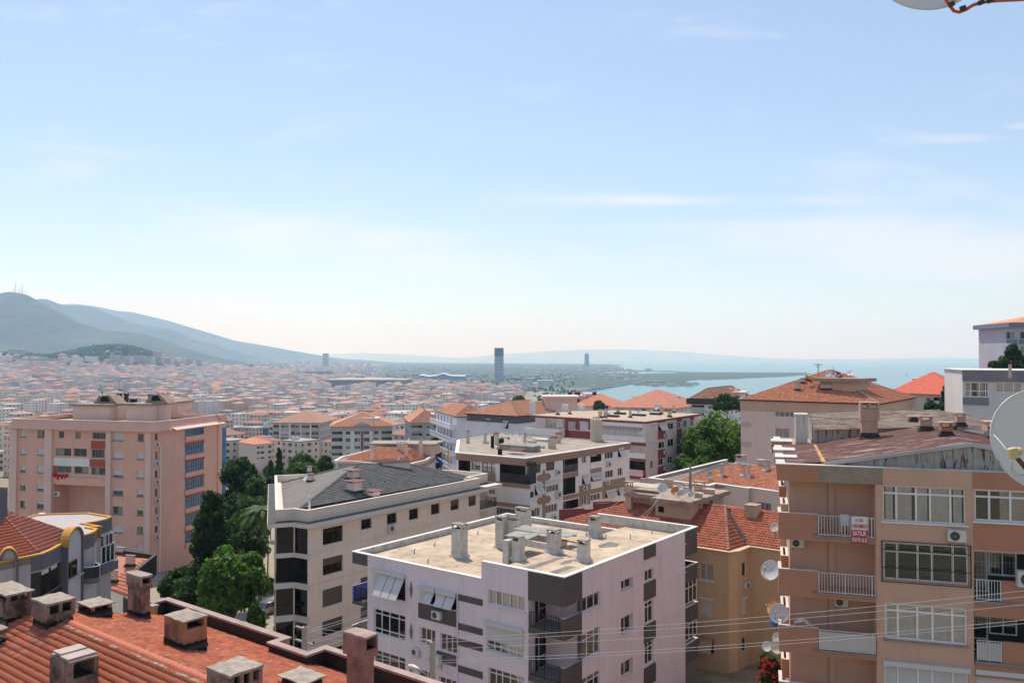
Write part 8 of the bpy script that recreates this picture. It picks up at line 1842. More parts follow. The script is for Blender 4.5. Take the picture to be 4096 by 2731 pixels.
def tree(name,label,xl,xr,yt,yb,D,kind='broad',n=9000,leaf=.24,col=(.065,.11,.03),group=None,seed=0,cat='tree',lean=0):
 rs=np.random.RandomState(seed+int(xl)%977);A_,B_=pd(xl,yt,D),pd(xr,yb,D);W=B_[0]-A_[0];zt,zb=A_[2],B_[2];cx=(A_[0]+B_[0])/2;H=zt-zb;g=gz(cx,D);C=[];R=[]
 if kind=='broad':
  for _ in range(46):
   d=rs.normal(size=3);d/=np.linalg.norm(d);q=rs.uniform(.4,1.08);C.append((cx+d[0]*W*.38*q,D+d[1]*W*.38*q,(zt+zb)/2+d[2]*H*.38*q));R.append(rs.uniform(.09,.22)*min(W,H*1.1))
 elif kind=='pine':
  for _ in range(26):a=rs.uniform(0,6.28);q=rs.rand()**.5;C.append((cx+math.cos(a)*W*.40*q,D+math.sin(a)*W*.40*q,zb+H*(.35+.45*(1-q*q))+rs.uniform(-.05,.05)*H));R.append(rs.uniform(.13,.2)*W)
 else:
  for _ in range(60):t=rs.rand()**.8;w_=(1-t)*.42*W+.04*W;a=rs.uniform(0,6.28);q=rs.uniform(.3,1);C.append((cx+math.cos(a)*w_*q+lean*t,D+math.sin(a)*w_*q,zb+H*(.04+.92*t)));R.append((.06+.12*(1-t))*W)
 C,R=np.array(C),np.array(R);loc=np.array([cx,D,g]);r_=empty(name,loc,label,cat,group)
 V,Fq=leaf_cloud(C-loc,R,n,leaf,rs,thin=.9,droop=.35 if kind=='cone' else 0);o=link('crown',fast_mesh('crown',V,Fq),mat_leaf('leaf_%d_%d_%d'%tuple(int(1000*c)for c in col),col),r_)
 mb=MB();tr=max(.12,W*.028);top=(zb+H*(.5 if kind!='cone' else.9))-g;mb.tube([(0,0,-1),(W*.02,0,top*.4),(0,0,top)],[tr,tr*.75,tr*.35],7)
 for i in rs.choice(len(C),min(10,len(C)),False):p=C[i]-loc;s_=(0,0,max(top*.45,p[2]-H*.3));mb.tube([s_,tuple((np.array(s_)+p)/2+(0,0,.1)),tuple(p)],[tr*.4,tr*.25,tr*.1],5)
 link('trunk',mb.mesh('trunk'),bark,r_);return r_
DK,MD,BR_=(.036,.064,.022),(.05,.092,.028),(.085,.15,.032)
view(0,0,1)
for a in(('broadleaf_tree','bright green broadleaf tree beside the white parked car',800,1062,2170,2480,78.,'broad',16000,.26,BR_),('casuarina_tree','tall dark feathery conifer in front of the blue glazed tower side',690,1010,1940,2450,88.,'cone',26000,.22,DK),
('broadleaf_tree','big dark tree right of the pink tower, tallest of the dark mass',885,1050,1800,2080,128.,'broad',9000,.32,DK),('broadleaf_tree','mid-green tree under the dark mass behind the palm',905,1085,1985,2200,112.,'broad',9000,.28,MD),('broadleaf_tree','dark tree between street and the big conifer',930,1075,2080,2290,100.,'broad',8000,.26,DK),
('broadleaf_tree','dark tree low in the gap between the tower and the street',985,1085,1880,2080,122.,'broad',9000,.3,MD),('broadleaf_tree','wide dark tree filling the gap behind the casuarina',860,1010,1960,2180,118.,'broad',12000,.3,DK),('broadleaf_tree','shady tree at the street side above the bright one',930,1060,2200,2360,94.,'broad',9000,.26,DK),('broadleaf_tree','dark undergrowth tree between the pink tower foot and the bright tree',700,860,2300,2480,84.,'broad',9000,.26,DK),('broadleaf_tree','small bright tree by the parked cars',990,1065,2400,2540,76.,'broad',5000,.2,BR_),('broadleaf_tree','shady tree hiding the lane below the pink tower',640,800,2260,2440,92.,'broad',9000,.27,DK),('broadleaf_tree','mid-green tree top between the palm and the beige block',1000,1100,1960,2090,116.,'broad',7000,.27,MD),('conifer_tree','slender light green conifer before the grey seven-storey block',1090,1142,1788,1935,175.,'cone',4000,.3,MD),('conifer_tree','shorter light green conifer left of the round pines',1058,1108,1838,1990,165.,'cone',4000,.3,MD),
('stone_pine','upper round stone pine behind the beige block',1155,1262,1812,1890,172.,'pine',6000,.3,MD),('stone_pine','lower wide stone pine just over the beige roof',1138,1275,1845,1935,155.,'pine',7000,.3,MD),('stone_pine','right-hand dark round stone pine by the salmon roof',1262,1345,1812,1920,168.,'pine',6000,.3,DK),('broadleaf_tree','hedge-like tree peeping over the left parapet of the beige block',1035,1110,1900,2040,125.,'broad',5000,.28,DK),
('broadleaf_tree','large sunlit broadleaf tree left of the blush pink wall',2695,3010,1625,1960,138.,'broad',22000,.34,BR_),('broadleaf_tree','lighter spreading lower tree in front of the burgundy block',2680,2890,1790,2010,134.,'broad',9000,.3,BR_),('pine_tree','dark pine top rising behind the sunlit tree',2852,2965,1572,1660,178.,'pine',5000,.3,DK),
('conifer_tree','ragged dark conifer left of the pale grey block',3738,3860,1478,1730,128.,'cone',9000,.25,DK),('shrub','small dark bush below the ragged conifer',3695,3752,1600,1680,125.,'broad',2500,.25,DK),('shrub','lime green shrub beside the rusty roof',3698,3760,1645,1690,120.,'broad',2000,.22,(.14,.22,.04)),
('pine_tree','open-crowned pine before the blue-grey tower',3975,4125,1378,1490,160.,'cone',7000,.28,DK),('pine_tree','small pine left of it on the ridge',3955,4010,1440,1480,160.,'pine',2000,.25,DK),('pine_tree','little pine on the skyline behind the burgundy roof',2368,2422,1600,1650,236.,'pine',2500,.35,MD),('pine_tree','distant pine crown left of the orange hip roof',2040,2112,1578,1640,300.,'pine',2500,.4,MD),
('broadleaf_tree','tree filling the gap beside the white balustraded block',1712,1782,1742,1880,205.,'broad',5000,.35,MD),('broadleaf_tree','low tree behind the salmon roof',1640,1700,1755,1830,215.,'broad',2500,.35,MD),('shrub','garden shrub by the railing below the ochre wall',2690,2800,2655,2731,68.,'broad',2500,.14,MD),('rose_bush','bush thick with red roses at the corner of the terracotta block',3025,3140,2600,2760,55.,'broad',6000,.12,MD)):
 tree(*a)
ro=[o for o in COL.objects if o.name.startswith('rose_bush')][0];rs=np.random.RandomState(5);A_,B_=pd(3030,2630,54.3),pd(3135,2740,54.3);nf_=46;C=np.stack([rs.uniform(A_[0],B_[0],nf_),55+rs.uniform(-1.2,-.5,nf_),rs.uniform(B_[2],A_[2],nf_)],1)-np.array(ro.location)
V,Fq=leaf_cloud(C,np.full(nf_,.10),nf_*14,.06,rs);o=link('blossom',fast_mesh('blossom',V,Fq),mat('rose_red',(.55,.02,.03),var=.2),ro)
for i,x in enumerate((957,970,982,1006,1017,1030)):
 p=on_ground(x,1672);h_=11+(i*5)%7;mb=MB();r_=empty('cypress',p,['first','second','third','fourth','fifth','sixth'][i]+' cypress from the left in the row among the low roofs','tree','row of cypresses on the plain');C=np.array([(0,0,h_*t)for t in np.linspace(.12,.92,9)]);V,Fq=leaf_cloud(C,np.full(9,1.25)*np.linspace(1.1,.5,9),700,.45,rs);link('crown',fast_mesh('crown',V,Fq),cyp,r_);mb.tube([(0,0,-1),(0,0,h_*.5)],.2,5);link('trunk',mb.mesh('trunk'),bark,r_)
p=pd(1040,2040,104.);g=gz(p[0],104.);r_=empty('palm_tree',(p[0],104.,g),'palm tree with drooping fronds by the beige block','tree');mb=MB();H=p[2]-g;mb.tube([(0,0,-1),(.1,0,H)],[.32,.26],8);link('trunk',mb.mesh('trunk'),bark,r_)
for i in range(34):
 a=i*2.4;el=.9-1.2*(i/34);mb=MB();d=np.array([math.cos(a),math.sin(a),0]);L_=2.9;q=[np.array([0,0,H])+d*L_*t*math.cos(el*.8)+np.array([0,0,L_*(t*math.sin(el)-.75*t*t)])for t in np.linspace(0,1,7)];sd_=np.array([-d[1],d[0],0])
 for k in range(6):
  for s_ in(-1,1):
   w0,w1=.48*math.sin(math.pi*(k/6*.9+.08)),.48*math.sin(math.pi*((k+1)/6*.9+.08));mb.q(q[k],q[k+1],q[k+1]+sd_*s_*w1-(0,0,.22*w1),q[k]+sd_*s_*w0-(0,0,.22*w0))
 link('frond',mb.mesh('frond'),mat_leaf('palm_leaf',(.07,.11,.04),var=.2),r_)
 # ========== things on, at and between the houses
dish_m=mat('dish_grey_white',(.62,.62,.62),rough=.4,var=.05);dish_o=mat('dish_rusty_orange',(.5,.19,.06),rough=.7,var=.2,dirt=.6,dirtc=(.6,.55,.5),dscale=3);dish_r=mat('dish_rust_spotted',(.60,.57,.52),rough=.5,var=.05,dirt=.8,dirtc=(.45,.16,.04),dscale=2.2,dlo=.56);dish_b=mat('dish_cream',(.60,.52,.42),rough=.5,var=.08)
lnbm=mat('lnb_cream',(.62,.55,.38),var=.05)
def dish_mesh(r,deep=.16,n=20,k=5):
 mb=MB();t=r*.02
 for i in range(n):
  a0,a1=2*math.pi*i/n,2*math.pi*(i+1)/n
  for j in range(k):
   r0,r1=r*j/k,r*(j+1)/k;z=lambda q:deep*r*(q/r)**2*1.0
   for off,rev in((0,0),(-t,1)):
    q=[(r0*math.cos(a0),z(r0)+off,r0*math.sin(a0)),(r1*math.cos(a0),z(r1)+off,r1*math.sin(a0)),(r1*math.cos(a1),z(r1)+off,r1*math.sin(a1)),(r0*math.cos(a1),z(r0)+off,r0*math.sin(a1))]
    if j==0:q=[q[0],q[1],q[2]]
    mb.q(*(q[::-1]if rev else q))
  z_=deep*r;mb.q((r*math.cos(a0),z_,r*math.sin(a0)),(r*1.025*math.cos(a0),z_-.005,r*1.025*math.sin(a0)),(r*1.025*math.cos(a1),z_-.005,r*1.025*math.sin(a1)),(r*math.cos(a1),z_,r*math.sin(a1)))
 return mb.mesh('reflector')
DM=dish_mesh(.5);_dm={}
def dish(p,rad,az,el,m,label,mast=.6,group=None):
 """p centre; faces azimuth az (deg, 0 = +X, 90 = +Y) tilted up by el"""
 a=math.radians(az);f_=np.array([math.cos(a),math.sin(a)]);r_=empty('satellite_dish',(p[0]-f_[0]*rad*.3,p[1]-f_[1]*rad*.3,p[2]-mast),label,'satellite dish',group,rz=a-math.pi/2)
 if m.name not in _dm:me=DM.copy();me.materials.append(m);me.polygons.foreach_set('use_smooth',[True]*len(me.polygons));_dm[m.name]=me
 o=bpy.data.objects.new('reflector',_dm[m.name]);COL.objects.link(o);o.parent=r_;o.location=(0,rad*.3,mast);o.rotation_euler=(math.radians(el),0,0);o.scale=(rad*2,)*3
 if 'mast' not in _dm:
  mb=MB();mb.tube([(0,0,0),(0,0,1)],.022,6);me=mb.mesh('mast');me.materials.append(W_['grey']);_dm['mast']=me
  mb=MB();mb.tube([(0,.02,-.5),(0,.62,-.42),(0,.66,-.02)],.018,5);me=mb.mesh('feed_arm');me.materials.append(W_['grey']);_dm['arm']=me;mb=MB();mb.tube([(0,.70,.04),(0,.60,.0)],[.035,.06],8);me=mb.mesh('receiver');me.materials.append(lnbm);_dm['lnb']=me
 q=bpy.data.objects.new('mast',_dm['mast']);COL.objects.link(q);q.parent=r_;q.scale=(1,1,mast)
 for k in('arm','lnb'):q=bpy.data.objects.new({'arm':'feed_arm','lnb':'receiver'}[k],_dm[k]);COL.objects.link(q);q.parent=o
 return r_
def dish_px(x,y,wpx,D,az,el,m,label,mast=.6):p=pd(x,y,D);return dish(p,wpx/2*D/F,az,el,m,label,mast)
vh();Df=72.
for(x,y,h_,az,m,lab,dd)in((1393,765,90,245,dish_m,'largest grey-white dish on the stair head slab of the ochre block',0),(1535,752,52,235,dish_m,'grey dish half hidden behind the rusty orange one on the ochre block',1.2),(1500,783,75,235,dish_o,'rusty orange dish in the row on the ochre block',0),(1552,810,78,235,dish_b,'cream dish at the front of the row on the ochre block',-.8),(1592,795,62,235,dish_m,'pale dish right of the cream one on the ochre block',0),(1638,818,62,240,dish_m,'last small pale dish by the skylight boxes of the ochre block',-.5),(1798,640,62,215,mat('dish_dark_grey',(.25,.26,.28),rough=.4),'dark grey dish alone on the broad red roof',19)):
 p=pz(x,y+h_/2+6,zsl)if dd<10 else pp(x,y+45,*S25);k_=p[1]/Df;r_=h_/2.138/2*p[1]/F;dish((p[0],p[1],p[2]+r_+.12),r_,az,25,m,lab,mast=r_+.12)
vf();
for(x,y,h_,az,el,m,lab,D_)in((186,600,165,225,22,dish_m,'big grey-white dish on the left flank of the terracotta block',43.5),(205,920,118,200,25,dish_o,'edge-on orange dish on the left flank, behind the rust-spotted one',45.5),(260,968,165,235,20,dish_r,'rust-spotted white dish over the blue bucket on the left flank',43.),(155,1248,85,225,22,dish_m,'small pale dish low on the left flank over the roses',48.),(240,1255,110,225,20,dish_b,'cream dish at the bottom of the left flank, partly behind the wall',45.),(245,1180,95,215,20,dish_m,'pale dish just above the cream one at the bottom left flank',46.),(220,232,80,225,25,dish_r,'white dish with rust streak beside the banner balcony',46.)):
 dish_px(x,y,h_/2.138,D_,az,el,m,lab)
ve();dish_px(216,617,95/2.138,62.,230,22,dish_r,'rust-blotched dish mounted by the white roof edges of the terracotta block');dish_px(252,500+500,60/2.138,60.,190,20,dish_m,'dish seen edge-on at the upper left flank')if False else None
vmm()
for(x,y,h_,az,lab)in((675,633,52,235,'leftmost grey dish on the platform of the pyramid roof'),(722,634,50,240,'pale dish second from left on the platform'),(762,637,40,245,'dark-backed dish in the middle of the platform'),(790,638,50,180,'edge-on white dish on the platform'),(860,625,48,200,'upturned white dish near the right end of the platform'),(888,620,50,190,'tilted pinkish dish at the right end of the platform')):
 p=pz(x,665,PLAT[1])if False else pd(x,y,121.);dish(p,h_/2.138/2*121/F,az,25,dish_m,lab,mast=max(.3,p[2]-PLAT[1]))
m4()
for(x,y,h_,az,m,lab)in((657,155,50,230,dish_m,'small dish left of the orange one over the white roof'),(690,157,40,240,dish_o,'small orange dish on the brown-fascia block'),(765,115,72,225,dish_m,'large tilted dish in the cluster of the brown-fascia block'),(840,112,60,235,dish_m,'dish crowning the cluster of the brown-fascia block'),(905,148,45,225,dish_m,'white dish beside the tan chimney of the brown-fascia block'),(938,148,38,200,dish_o,'rust red dish at the right of the cluster')):
 p=pz(x,190,zdk);r_=h_/2.94/2*p[1]/F;q=pd(x,y,p[1]);dish(q,r_,az,25,m,lab,mast=max(.3,q[2]-zdk))
m5()
for(x,y,h_,az,m,lab)in((1438,270,62,225,dish_m,'white dish on the kerb in the middle of the burgundy roof'),(1583,262,52,235,dish_r,'rusty-faced dish left of the tall-masted one on the burgundy roof'),(1650,215,68,230,dish_m,'dish on the tallest mast of the burgundy roof'),(1052,300,45,235,dish_m,'low pale dish beside the two tan chimneys of the burgundy roof')):
 p=pz(x,318,z11);r_=h_/3.136/2*p[1]/F;q=pd(x,y,p[1]);dish(q,r_,az,25,m,lab,mast=max(.3,q[2]-z11))
m5();dish_px(1462,540,55/3.136,129.,250,15,dish_m,'pale dish fixed to the white glazed balcony of the burgundy block');vc2();dish_px(1940,845,40/2.138,184.,200,20,dish_m,'dish on the side wall of the white balustraded block');m1();p=pp(575,1000,E1,E2_,A1);dish_px(545,970,105/3.136,93.,215,25,dish_m,'grey-white dish on the smooth slope of the anthracite roof',mast=.9)
m1();dish_px(1835,500,60/3.136,144.,200,30,dish_m,'dish above the stair head of the salmon-roofed block')
view(0,0,1)
def bigdish(px,py,D,az,el,label,lnb2=True):
 p=pd(px,py,D);R_=.455*D/7.4;r_=empty('satellite_dish',p,label,'satellite dish',rz=math.radians(az)-math.pi/2);me=dish_mesh(.5,n=64,k=14,deep=.15);o=link('reflector',me,mat('dish_warm_grey',(.76,.70,.65),rough=.45,var=.04,scale=1.5,dirt=.35,dirtc=(.42,.33,.2),dscale=3.5,dlo=.6),r_,smooth=True);o.scale=(R_*2,)*3;o.rotation_euler=(math.radians(el),0,0)
 mb=MB();n=64;mb.tube([(.505*math.cos(2*math.pi*i/n),.075,.505*math.sin(2*math.pi*i/n))for i in range(n+1)],.008,6,cap=False);link('rim',mb.mesh('rim'),mat('white_rim',(.68,.68,.66),rough=.4),o,smooth=True)
 mb=MB();mb.tube([(0,-.02,-.1),(0,-.3,-.2),(.05,-.35,1.6 if not lnb2 else-1.6)],.028,8);link('bracket',mb.mesh('bracket'),W_['grey'],o);return r_,o,R_
r_,o,R_=bigdish(4171,1764,7.4,262,14,'large pale dish cut by the right edge of the view')
def lnb(p,q,parent,name='receiver'):
 """receiver: cream housing p->q plus round horn"""
 p,q=np.array(p),np.array(q);d=(q-p)/np.linalg.norm(q-p);mb=MB();mb.tube([p,p+(q-p)*.08,p+(q-p)*.62,q],[.022,.03,.03,.026],10);o_=link(name,mb.mesh(name),mat('cream_lnb_plastic',(.60,.50,.24),rough=.5),None,smooth=False);return o_
a_=pd(4052,1812,7.0);mb=MB();c0_=np.array(a_);mb.box(c0_+(.0,0,0),(.034,0,.006),(0,.03,0),(-.006,0,.046));o1=link('receiver',mb.mesh('receiver',r_.location),MATS.get('x')or mat('cream_lnb_plastic',(.60,.50,.24),rough=.5,var=.03),r_);r_.rotation_euler=(0,0,0)
bpy.context.view_layer.update()
o.rotation_euler=(math.radians(14),0,math.radians(262)-math.pi/2);bv=o1 .modifiers.new('bevel','BEVEL');bv.width=.012;bv.segments=3
mb=MB();h0=pd(4076,1806,7.02);mb.tube([h0+(-.03,.0,0),h0+(.0,.0,.004),h0+(.02,.0,.004)],[.028,.036,.03],14);q=link('feed_horn',mb.mesh('feed_horn',r_.location),MATS['cream_lnb_plastic'],r_)
mb=MB();mb.tube([pd(4070,1812,7.03),pd(4068,1830,7.03),pd(4110,1880,7.1),pd(4200,2010,7.5)],[.012,.02,.02,.02],8);link('feed_arm',mb.mesh('feed_arm',r_.location),mat('rusty_brown_arm',(.12,.06,.03),rough=.6,var=.2),r_)
for pts,rr,mm in((((3975,1738,7.25),(3996,1760,7.15),(4020,1790,7.05),(4040,1812,7.0)),.0045,'white_rim'),(((4046,1852,7.0),(4045,1885,7.03),(4065,1902,7.1),(4096,1900,7.15),(4140,1903,7.2)),.004,'cream_lnb_plastic'),(((4052,1852,7.0),(4050,1875,7.03),(4066,1893,7.1),(4096,1899,7.15),(4140,1898,7.2)),.004,'cream_lnb_plastic')):
 mb=MB();mb.tube([pd(*t_)for t_ in pts],rr,6);link('cable',mb.mesh('cable',r_.location),MATS[mm],r_)
mb=MB();h0=pd(4042,1592,7.5);mb.tube([h0,h0+(.012,0,.004),h0+(.05,0,.008),h0+(.075,0,.010)],[.010,.018,.018,.012],10);mb.tube([h0+(.08,0,.012),h0+(.10,0,.014)],[.015,.012],8);link('rear_receiver',mb.mesh('rear_receiver',r_.location),MATS['cream_lnb_plastic'],r_)
r2_,o2,R2_=bigdish(3694,-118,7.4,262,14,'dish hanging into the top edge with orange striped cables',lnb2=False)
mb=MB();h0=pd(3815,-14,7.1);mb.tube([h0+(-.03,0,.05),h0,h0+(.008,0,-.035),h0+(.012,0,-.05)],[.03,.042,.034,.015],12);link('receiver',mb.mesh('receiver',r2_.location),dish_b,r2_)
bpy.context.view_layer.update();r2_.rotation_euler=(0,0,0);o2 .rotation_euler=(math.radians(14),0,math.radians(262)-math.pi/2)
orm=mat('orange_cable',(.62,.10,.03),rough=.4,var=.1);
for dx,dy in((0,0),(3,4),(-3,3)):
 mb=MB();P_=[pd(x+dx,y+dy,7.0)for x,y in((3780,-10),(3798,20),(3818,44),(3835,48),(3862,38),(3890,20),(3930,8),(3990,2),(4060,-1),(4140,-6))];mb.tube(P_,.0095,6);link('cable',mb.mesh('cable',r2_.location),orm,r2_,smooth=True)
for x,y in((3806,18),(3925,11),(3962,3),(3852,34)):mb=MB();p=pd(x,y,6.985);mb.box(p,(.022,0,.008),(0,.012,0),(-.006,0,.018));link('cable_clip',mb.mesh('clip',r2_.location),W_['dark'],r2_)
def ac_build():
 r_=empty('air_conditioner',(0,0,0),'x','air conditioner','outdoor air conditioner units on the walls');mb=MB();mb.abox(-.40,-.34,0,.40,-.04,.56);c=link('casing',mb.mesh('casing'),mat('ac_white',(.62,.61,.58),rough=.5,var=.05),r_)
 mb=MB();mb.tube([(-.10,-.342,.28),(-.10,-.36,.28)],.215,20);f_=link('fan_guard',mb.mesh('fan_guard'),mat('fan_dark',(.05,.05,.055),rough=.5),c)
 mb=MB()
 for rr in(.07,.13,.19):mb.tube([(-.10+rr*math.cos(t),-.365,.28+rr*math.sin(t))for t in np.linspace(0,6.283,17)],.005,4,cap=False)
 mb.tube([(-.10,-.362,.28),(-.10,-.372,.28)],.045,10);link('guard_ring',mb.mesh('guard_ring'),W_['grey'],c)
 mb=MB();mb.abox(.20,-.343,.05,.36,-.3405,.51);link('side_panel',mb.mesh('side_panel'),MATS['ac_white'],c)
 mb=MB()
 for x in(-.3,.3):mb.abox(x-.02,-.36,-.05,x+.02,.0,-.004);mb.abox(x-.02,-.02,-.3,x+.02,.0,-.05)
 link('bracket',mb.mesh('bracket'),W_['grey'],r_);return r_
ac0=ac_build();first_ac=[True]
def copy_thing(o):
 r=o.copy();COL.objects.link(r)
 for ch in[c for c in COL.objects if c.parent==o]:
  c2=ch.copy();COL.objects.link(c2);c2 .parent=r
  for g in[c for c in COL.objects if c.parent==ch]:g2_=g.copy();COL.objects.link(g2_);g2_.parent=c2
 return r
def kids(o,allo=None):return[c for c in COL.objects if c.parent==o]
AC_TREE=[(c,kids(c))for c in kids(ac0)]
def ac(F_,x0,yt,yb,label,o=0.0,s=None):
 u,z1=F_.hit(x0,yt,o);_,z0=F_.hit(x0,yb,o);s=s or min(1.5,max(.8,(z1-z0)/.6))
 if first_ac[0]:r=ac0;first_ac[0]=False
 else:
  r=ac0 .copy();COL.objects.link(r)
  for c,gs in AC_TREE:
   c2=c.copy();COL.objects.link(c2);c2 .parent=r
   for g in gs:q=g.copy();COL.objects.link(q);q.parent=c2
 r.location=tuple(F_.P(u+.4*s,z0,o));r.rotation_euler=(0,0,F_.ang);r.scale=(s,)*3;r['label']=label;return r
lf,rf_=LB.faces[0],LB.faces[3]
va();ac(lf,1578,928,1000,'white unit on the dark panel below the tilted shutter flaps of the lilac block',.03);ac(lf,1402,1250,1310,'unit beside the street lamp on the lilac wall');ac(lf,1560,1290,1380,'unit behind the street lamp pole on the dark lilac panel',.03)
ac(BB.faces[2],1172,212,270,'single unit on the long beige wall under a small window')
globals().update(TBV);tf=TB.faces[2];tb=Face(PQ(u1,1.5),PQ(u2,1.5));vf();ac(tf,1690,235,340,'unit between the top window and the caged window of the terracotta block');ac(tb,358,312,392,'unit hung under the top left balcony of the terracotta block');ac(tb,728,828,892,'unit above the plant balcony of the terracotta block');ac(Face(PQ(u3,0),PQ(u3+5,0)),2275,480,720,'large white unit at the right edge of the caged balcony',.0,1.3)
m4();fb_,fc_=WB.faces[1],WB.faces[2]
for i,(F_,x,t,q_)in enumerate(((fb_,1240,525,580),(fb_,1240,780,848),(fb_,1195,1055,1110),(fc_,1838,430,485),(fc_,1820,650,702),(fc_,1550,712,768))):ac(F_,x,t,q_,['unit beside the upper arrow arm of the white and brown block','unit beside the middle of the arrow ornament','unit low beside the foot of the arrow ornament','unit right of the upper white balcony of the brown and white block','unit on the olive wall near its right end','unit on the olive wall below a tilted flap'][i])
m5();F_=MBd.faces[1]
for i,(x,t,q_)in enumerate(((1735,540,592),(1735,750,800),(1735,955,1000),(1855,930,975))):ac(F_,x,t,q_,['top unit on the red panel of the burgundy block','middle unit on the red panel of the burgundy block','lowest unit on the red panel of the burgundy block','unit right of the red panel near the tree'][i])
vb();ac(OB.faces[2],2082,698,755,'unit in the recess of the ochre wall beside a cable loop');vg()
for i,(t,q_)in enumerate(((562,610),(722,770),(882,930),(1042,1092),(1200,1240),(1352,1400))):ac(PT.faces[1],1320,t,q_,['topmost','second','third','fourth','fifth','lowest'][i]+' unit in the column on the pink tower corner',.0,1.0)
ac(PT.faces[0],478,980,1030,'unit at the edge of the tower recess',.35,1.2)
conc=mat('pole_concrete',(.42,.39,.35),var=.12,scale=3);ins=mat('brown_insulator',(.12,.06,.05),rough=.3);wire_m=mat('aluminium_wire',(.55,.55,.56),rough=.4,metal=.3,var=.02)
z3_();
def pole(x,yt,D,label,arms):
 p=pd(x,yt,D);g=gz(p[0],p[1]);r_=empty('utility_pole',(p[0],p[1],g),label,'utility pole');H=p[2]-g;mb=MB();mb.tube([(0,0,-1),(0,0,H)],[.19,.13],10);link('pole',mb.mesh('pole'),conc,r_)
 for(dz,l0,l1)in arms:
  mb=MB();mb.box(((l0+l1)/2*g1[0],(l0+l1)/2*g1[1],H-dz),(*(g1*(l1-l0)/2),0),(*(g2*.04),0),(0,0,.04));a=link('crossarm',mb.mesh('crossarm'),conc,r_)
  for t in(l0+.06,l1-.06):mb=MB();mb.tube([(t*g1[0],t*g1[1],H-dz+.04),(t*g1[0],t*g1[1],H-dz+.1),(t*g1[0],t*g1[1],H-dz+.2)],[.02,.05,.03],8);link('insulator',mb.mesh('insulator'),ins,a)
 return np.array([p[0],p[1],p[2]]),r_
P1,r1_=pole(150,612,41.,'concrete pole with four short cross-arms before the beige block',((.1,-.75,.1),(.75,-.75,.75),(1.5,-.8,.1),(1.9,-.85,.7),(2.7,-.75,.1)))
P2,r2p=pole(2155,850,41.,'concrete pole with street lamp before the lilac block',((.0,-.7,.1),(3.0,-.7,.1)))
mb=MB();H2_=P2[2]-r2p.location[2];z_=H2_-1.55;d=-g1;mb.tube([(0,0,z_-.4),(d[0]*.5,d[1]*.5,z_-.1),(d[0]*.95,d[1]*.95,z_)],.03,6);link('lamp_arm',mb.mesh('lamp_arm'),W_['grey'],r2p);mb=MB();mb.tube([(d[0]*a,d[1]*a,z_+c)for a,c in((.85,-.02),(1.0,0),(1.35,.03),(1.6,.03),(1.68,.02))],[.05,.11,.14,.10,.03],10);link('lamp_head',mb.mesh('lamp_head'),mat('lamp_cream',(.62,.55,.52),rough=.3),r2p,smooth=True)
def wire(A,B,sag,label,r=.012,n=16):
 A,B=np.asarray(A,float),np.asarray(B,float);mb=MB();loc=A;mb.tube([A+(B-A)*t-(0,0,sag*4*t*(1-t))for t in np.linspace(0,1,n)],r,5);o=link('overhead_wire',mb.mesh('overhead_wire',loc),wire_m,loc=tuple(loc));tag(o,label,'wire','overhead wires');return o
view(0,0,1)
for i,(y0,yr,Dr)in enumerate(((2555,2352,33.),(2568,2376,33.),(2596,2408,33.),(2640,2470,33.),(2651,2484,33.))):
 A_=pd(1735,y0,41.-.0*i);B_=pd(4180,yr,Dr);wire(A_,B_,.22,['topmost','second','third','fourth','lowest'][i]+' wire running from the lamp pole across to the terracotta block')
z3_()
for i,(xa,ya,xb,yb)in enumerate(((165,598,2190,812),(105,652,2170,858),(205,735,2175,972),(205,905,2060,1195))):wire(pd(xa,ya,41.),pd(xb,yb,41.),.12,['top','second','third','lowest'][i]+' wire strung between the two concrete poles')
for i,(xa,ya,xb,yb)in enumerate(((205,655,1168,335),(205,700,1168,372),(210,850,1168,465),(200,880,1168,560),(205,950,1168,690))):wire(pd(xa,ya,41.),pd(xb,yb,60.),.1,['first','second','third','fourth','fifth'][i]+' wire rising from the cross-arms past the beige windows')
vh()
for i,(xa,ya,xb,yb)in enumerate(((1395,780,1175,1010),(1345,840,1210,1020),(1780,790,2130,1240),(1068,790,830,880),(1065,820,850,930))):wire(pd(xa,ya,71.),pd(xb,yb,68.),.3,['guy wire beside the largest dish','slack cable below the orange dish','long cable down the red hip','upper loose cable from the tall chimney','lower loose cable from the tall chimney'][i],.01)
zo_();p=pd(2185,330,100.);g=gz(p[0],100.);r_=empty('street_lamp',(p[0],100.,g),'grey lattice lamp post standing among the street trees','street lamp');mb=MB();H=p[2]-g
for dx in(-.28,.28):mb.tube([(dx,0,-1),(dx*.8,0,H)],.05,5)
for k in range(8):z=H-k*.7;mb.tube([(-.25,0,z),(.25,0,z)],.03,4)
link('post',mb.mesh('post'),W_['white'],r_);mb=MB();mb.tube([(.2,0,H-.9),(.7,0,H-.5)],.03,5);mb.tube([(.7,0,H-.5),(.85,0,H-.42),(1.2,0,H-.35)],[.05,.13,.08],8);link('lamp_head',mb.mesh('lamp_head'),MATS['lamp_cream'],r_)
def pave(name,pts,m,dz):mb=MB();n=14;A,B,C,D=(np.array(p,float)for p in pts);
def patch(name,x0,y0,x1,y1,m,dz,n=24):
 X,Y=np.meshgrid(np.linspace(x0,x1,n),np.linspace(y0,y1,n));return sheet(name,X,Y,ground(X,Y)+dz,m)
patch('street',-34,72,-22.5,135,mat('pale_street',(.30,.27,.23),var=.15,scale=.4,dirt=.3,dirtc=(.18,.16,.14)),.15)  # pale street surface with darker blotches
patch('courtyard',8,50,34,72,mat('garden_soil',(.30,.25,.18),var=.2,scale=.6,dirt=.7,dirtc=(.09,.12,.04),dscale=.7),.12)
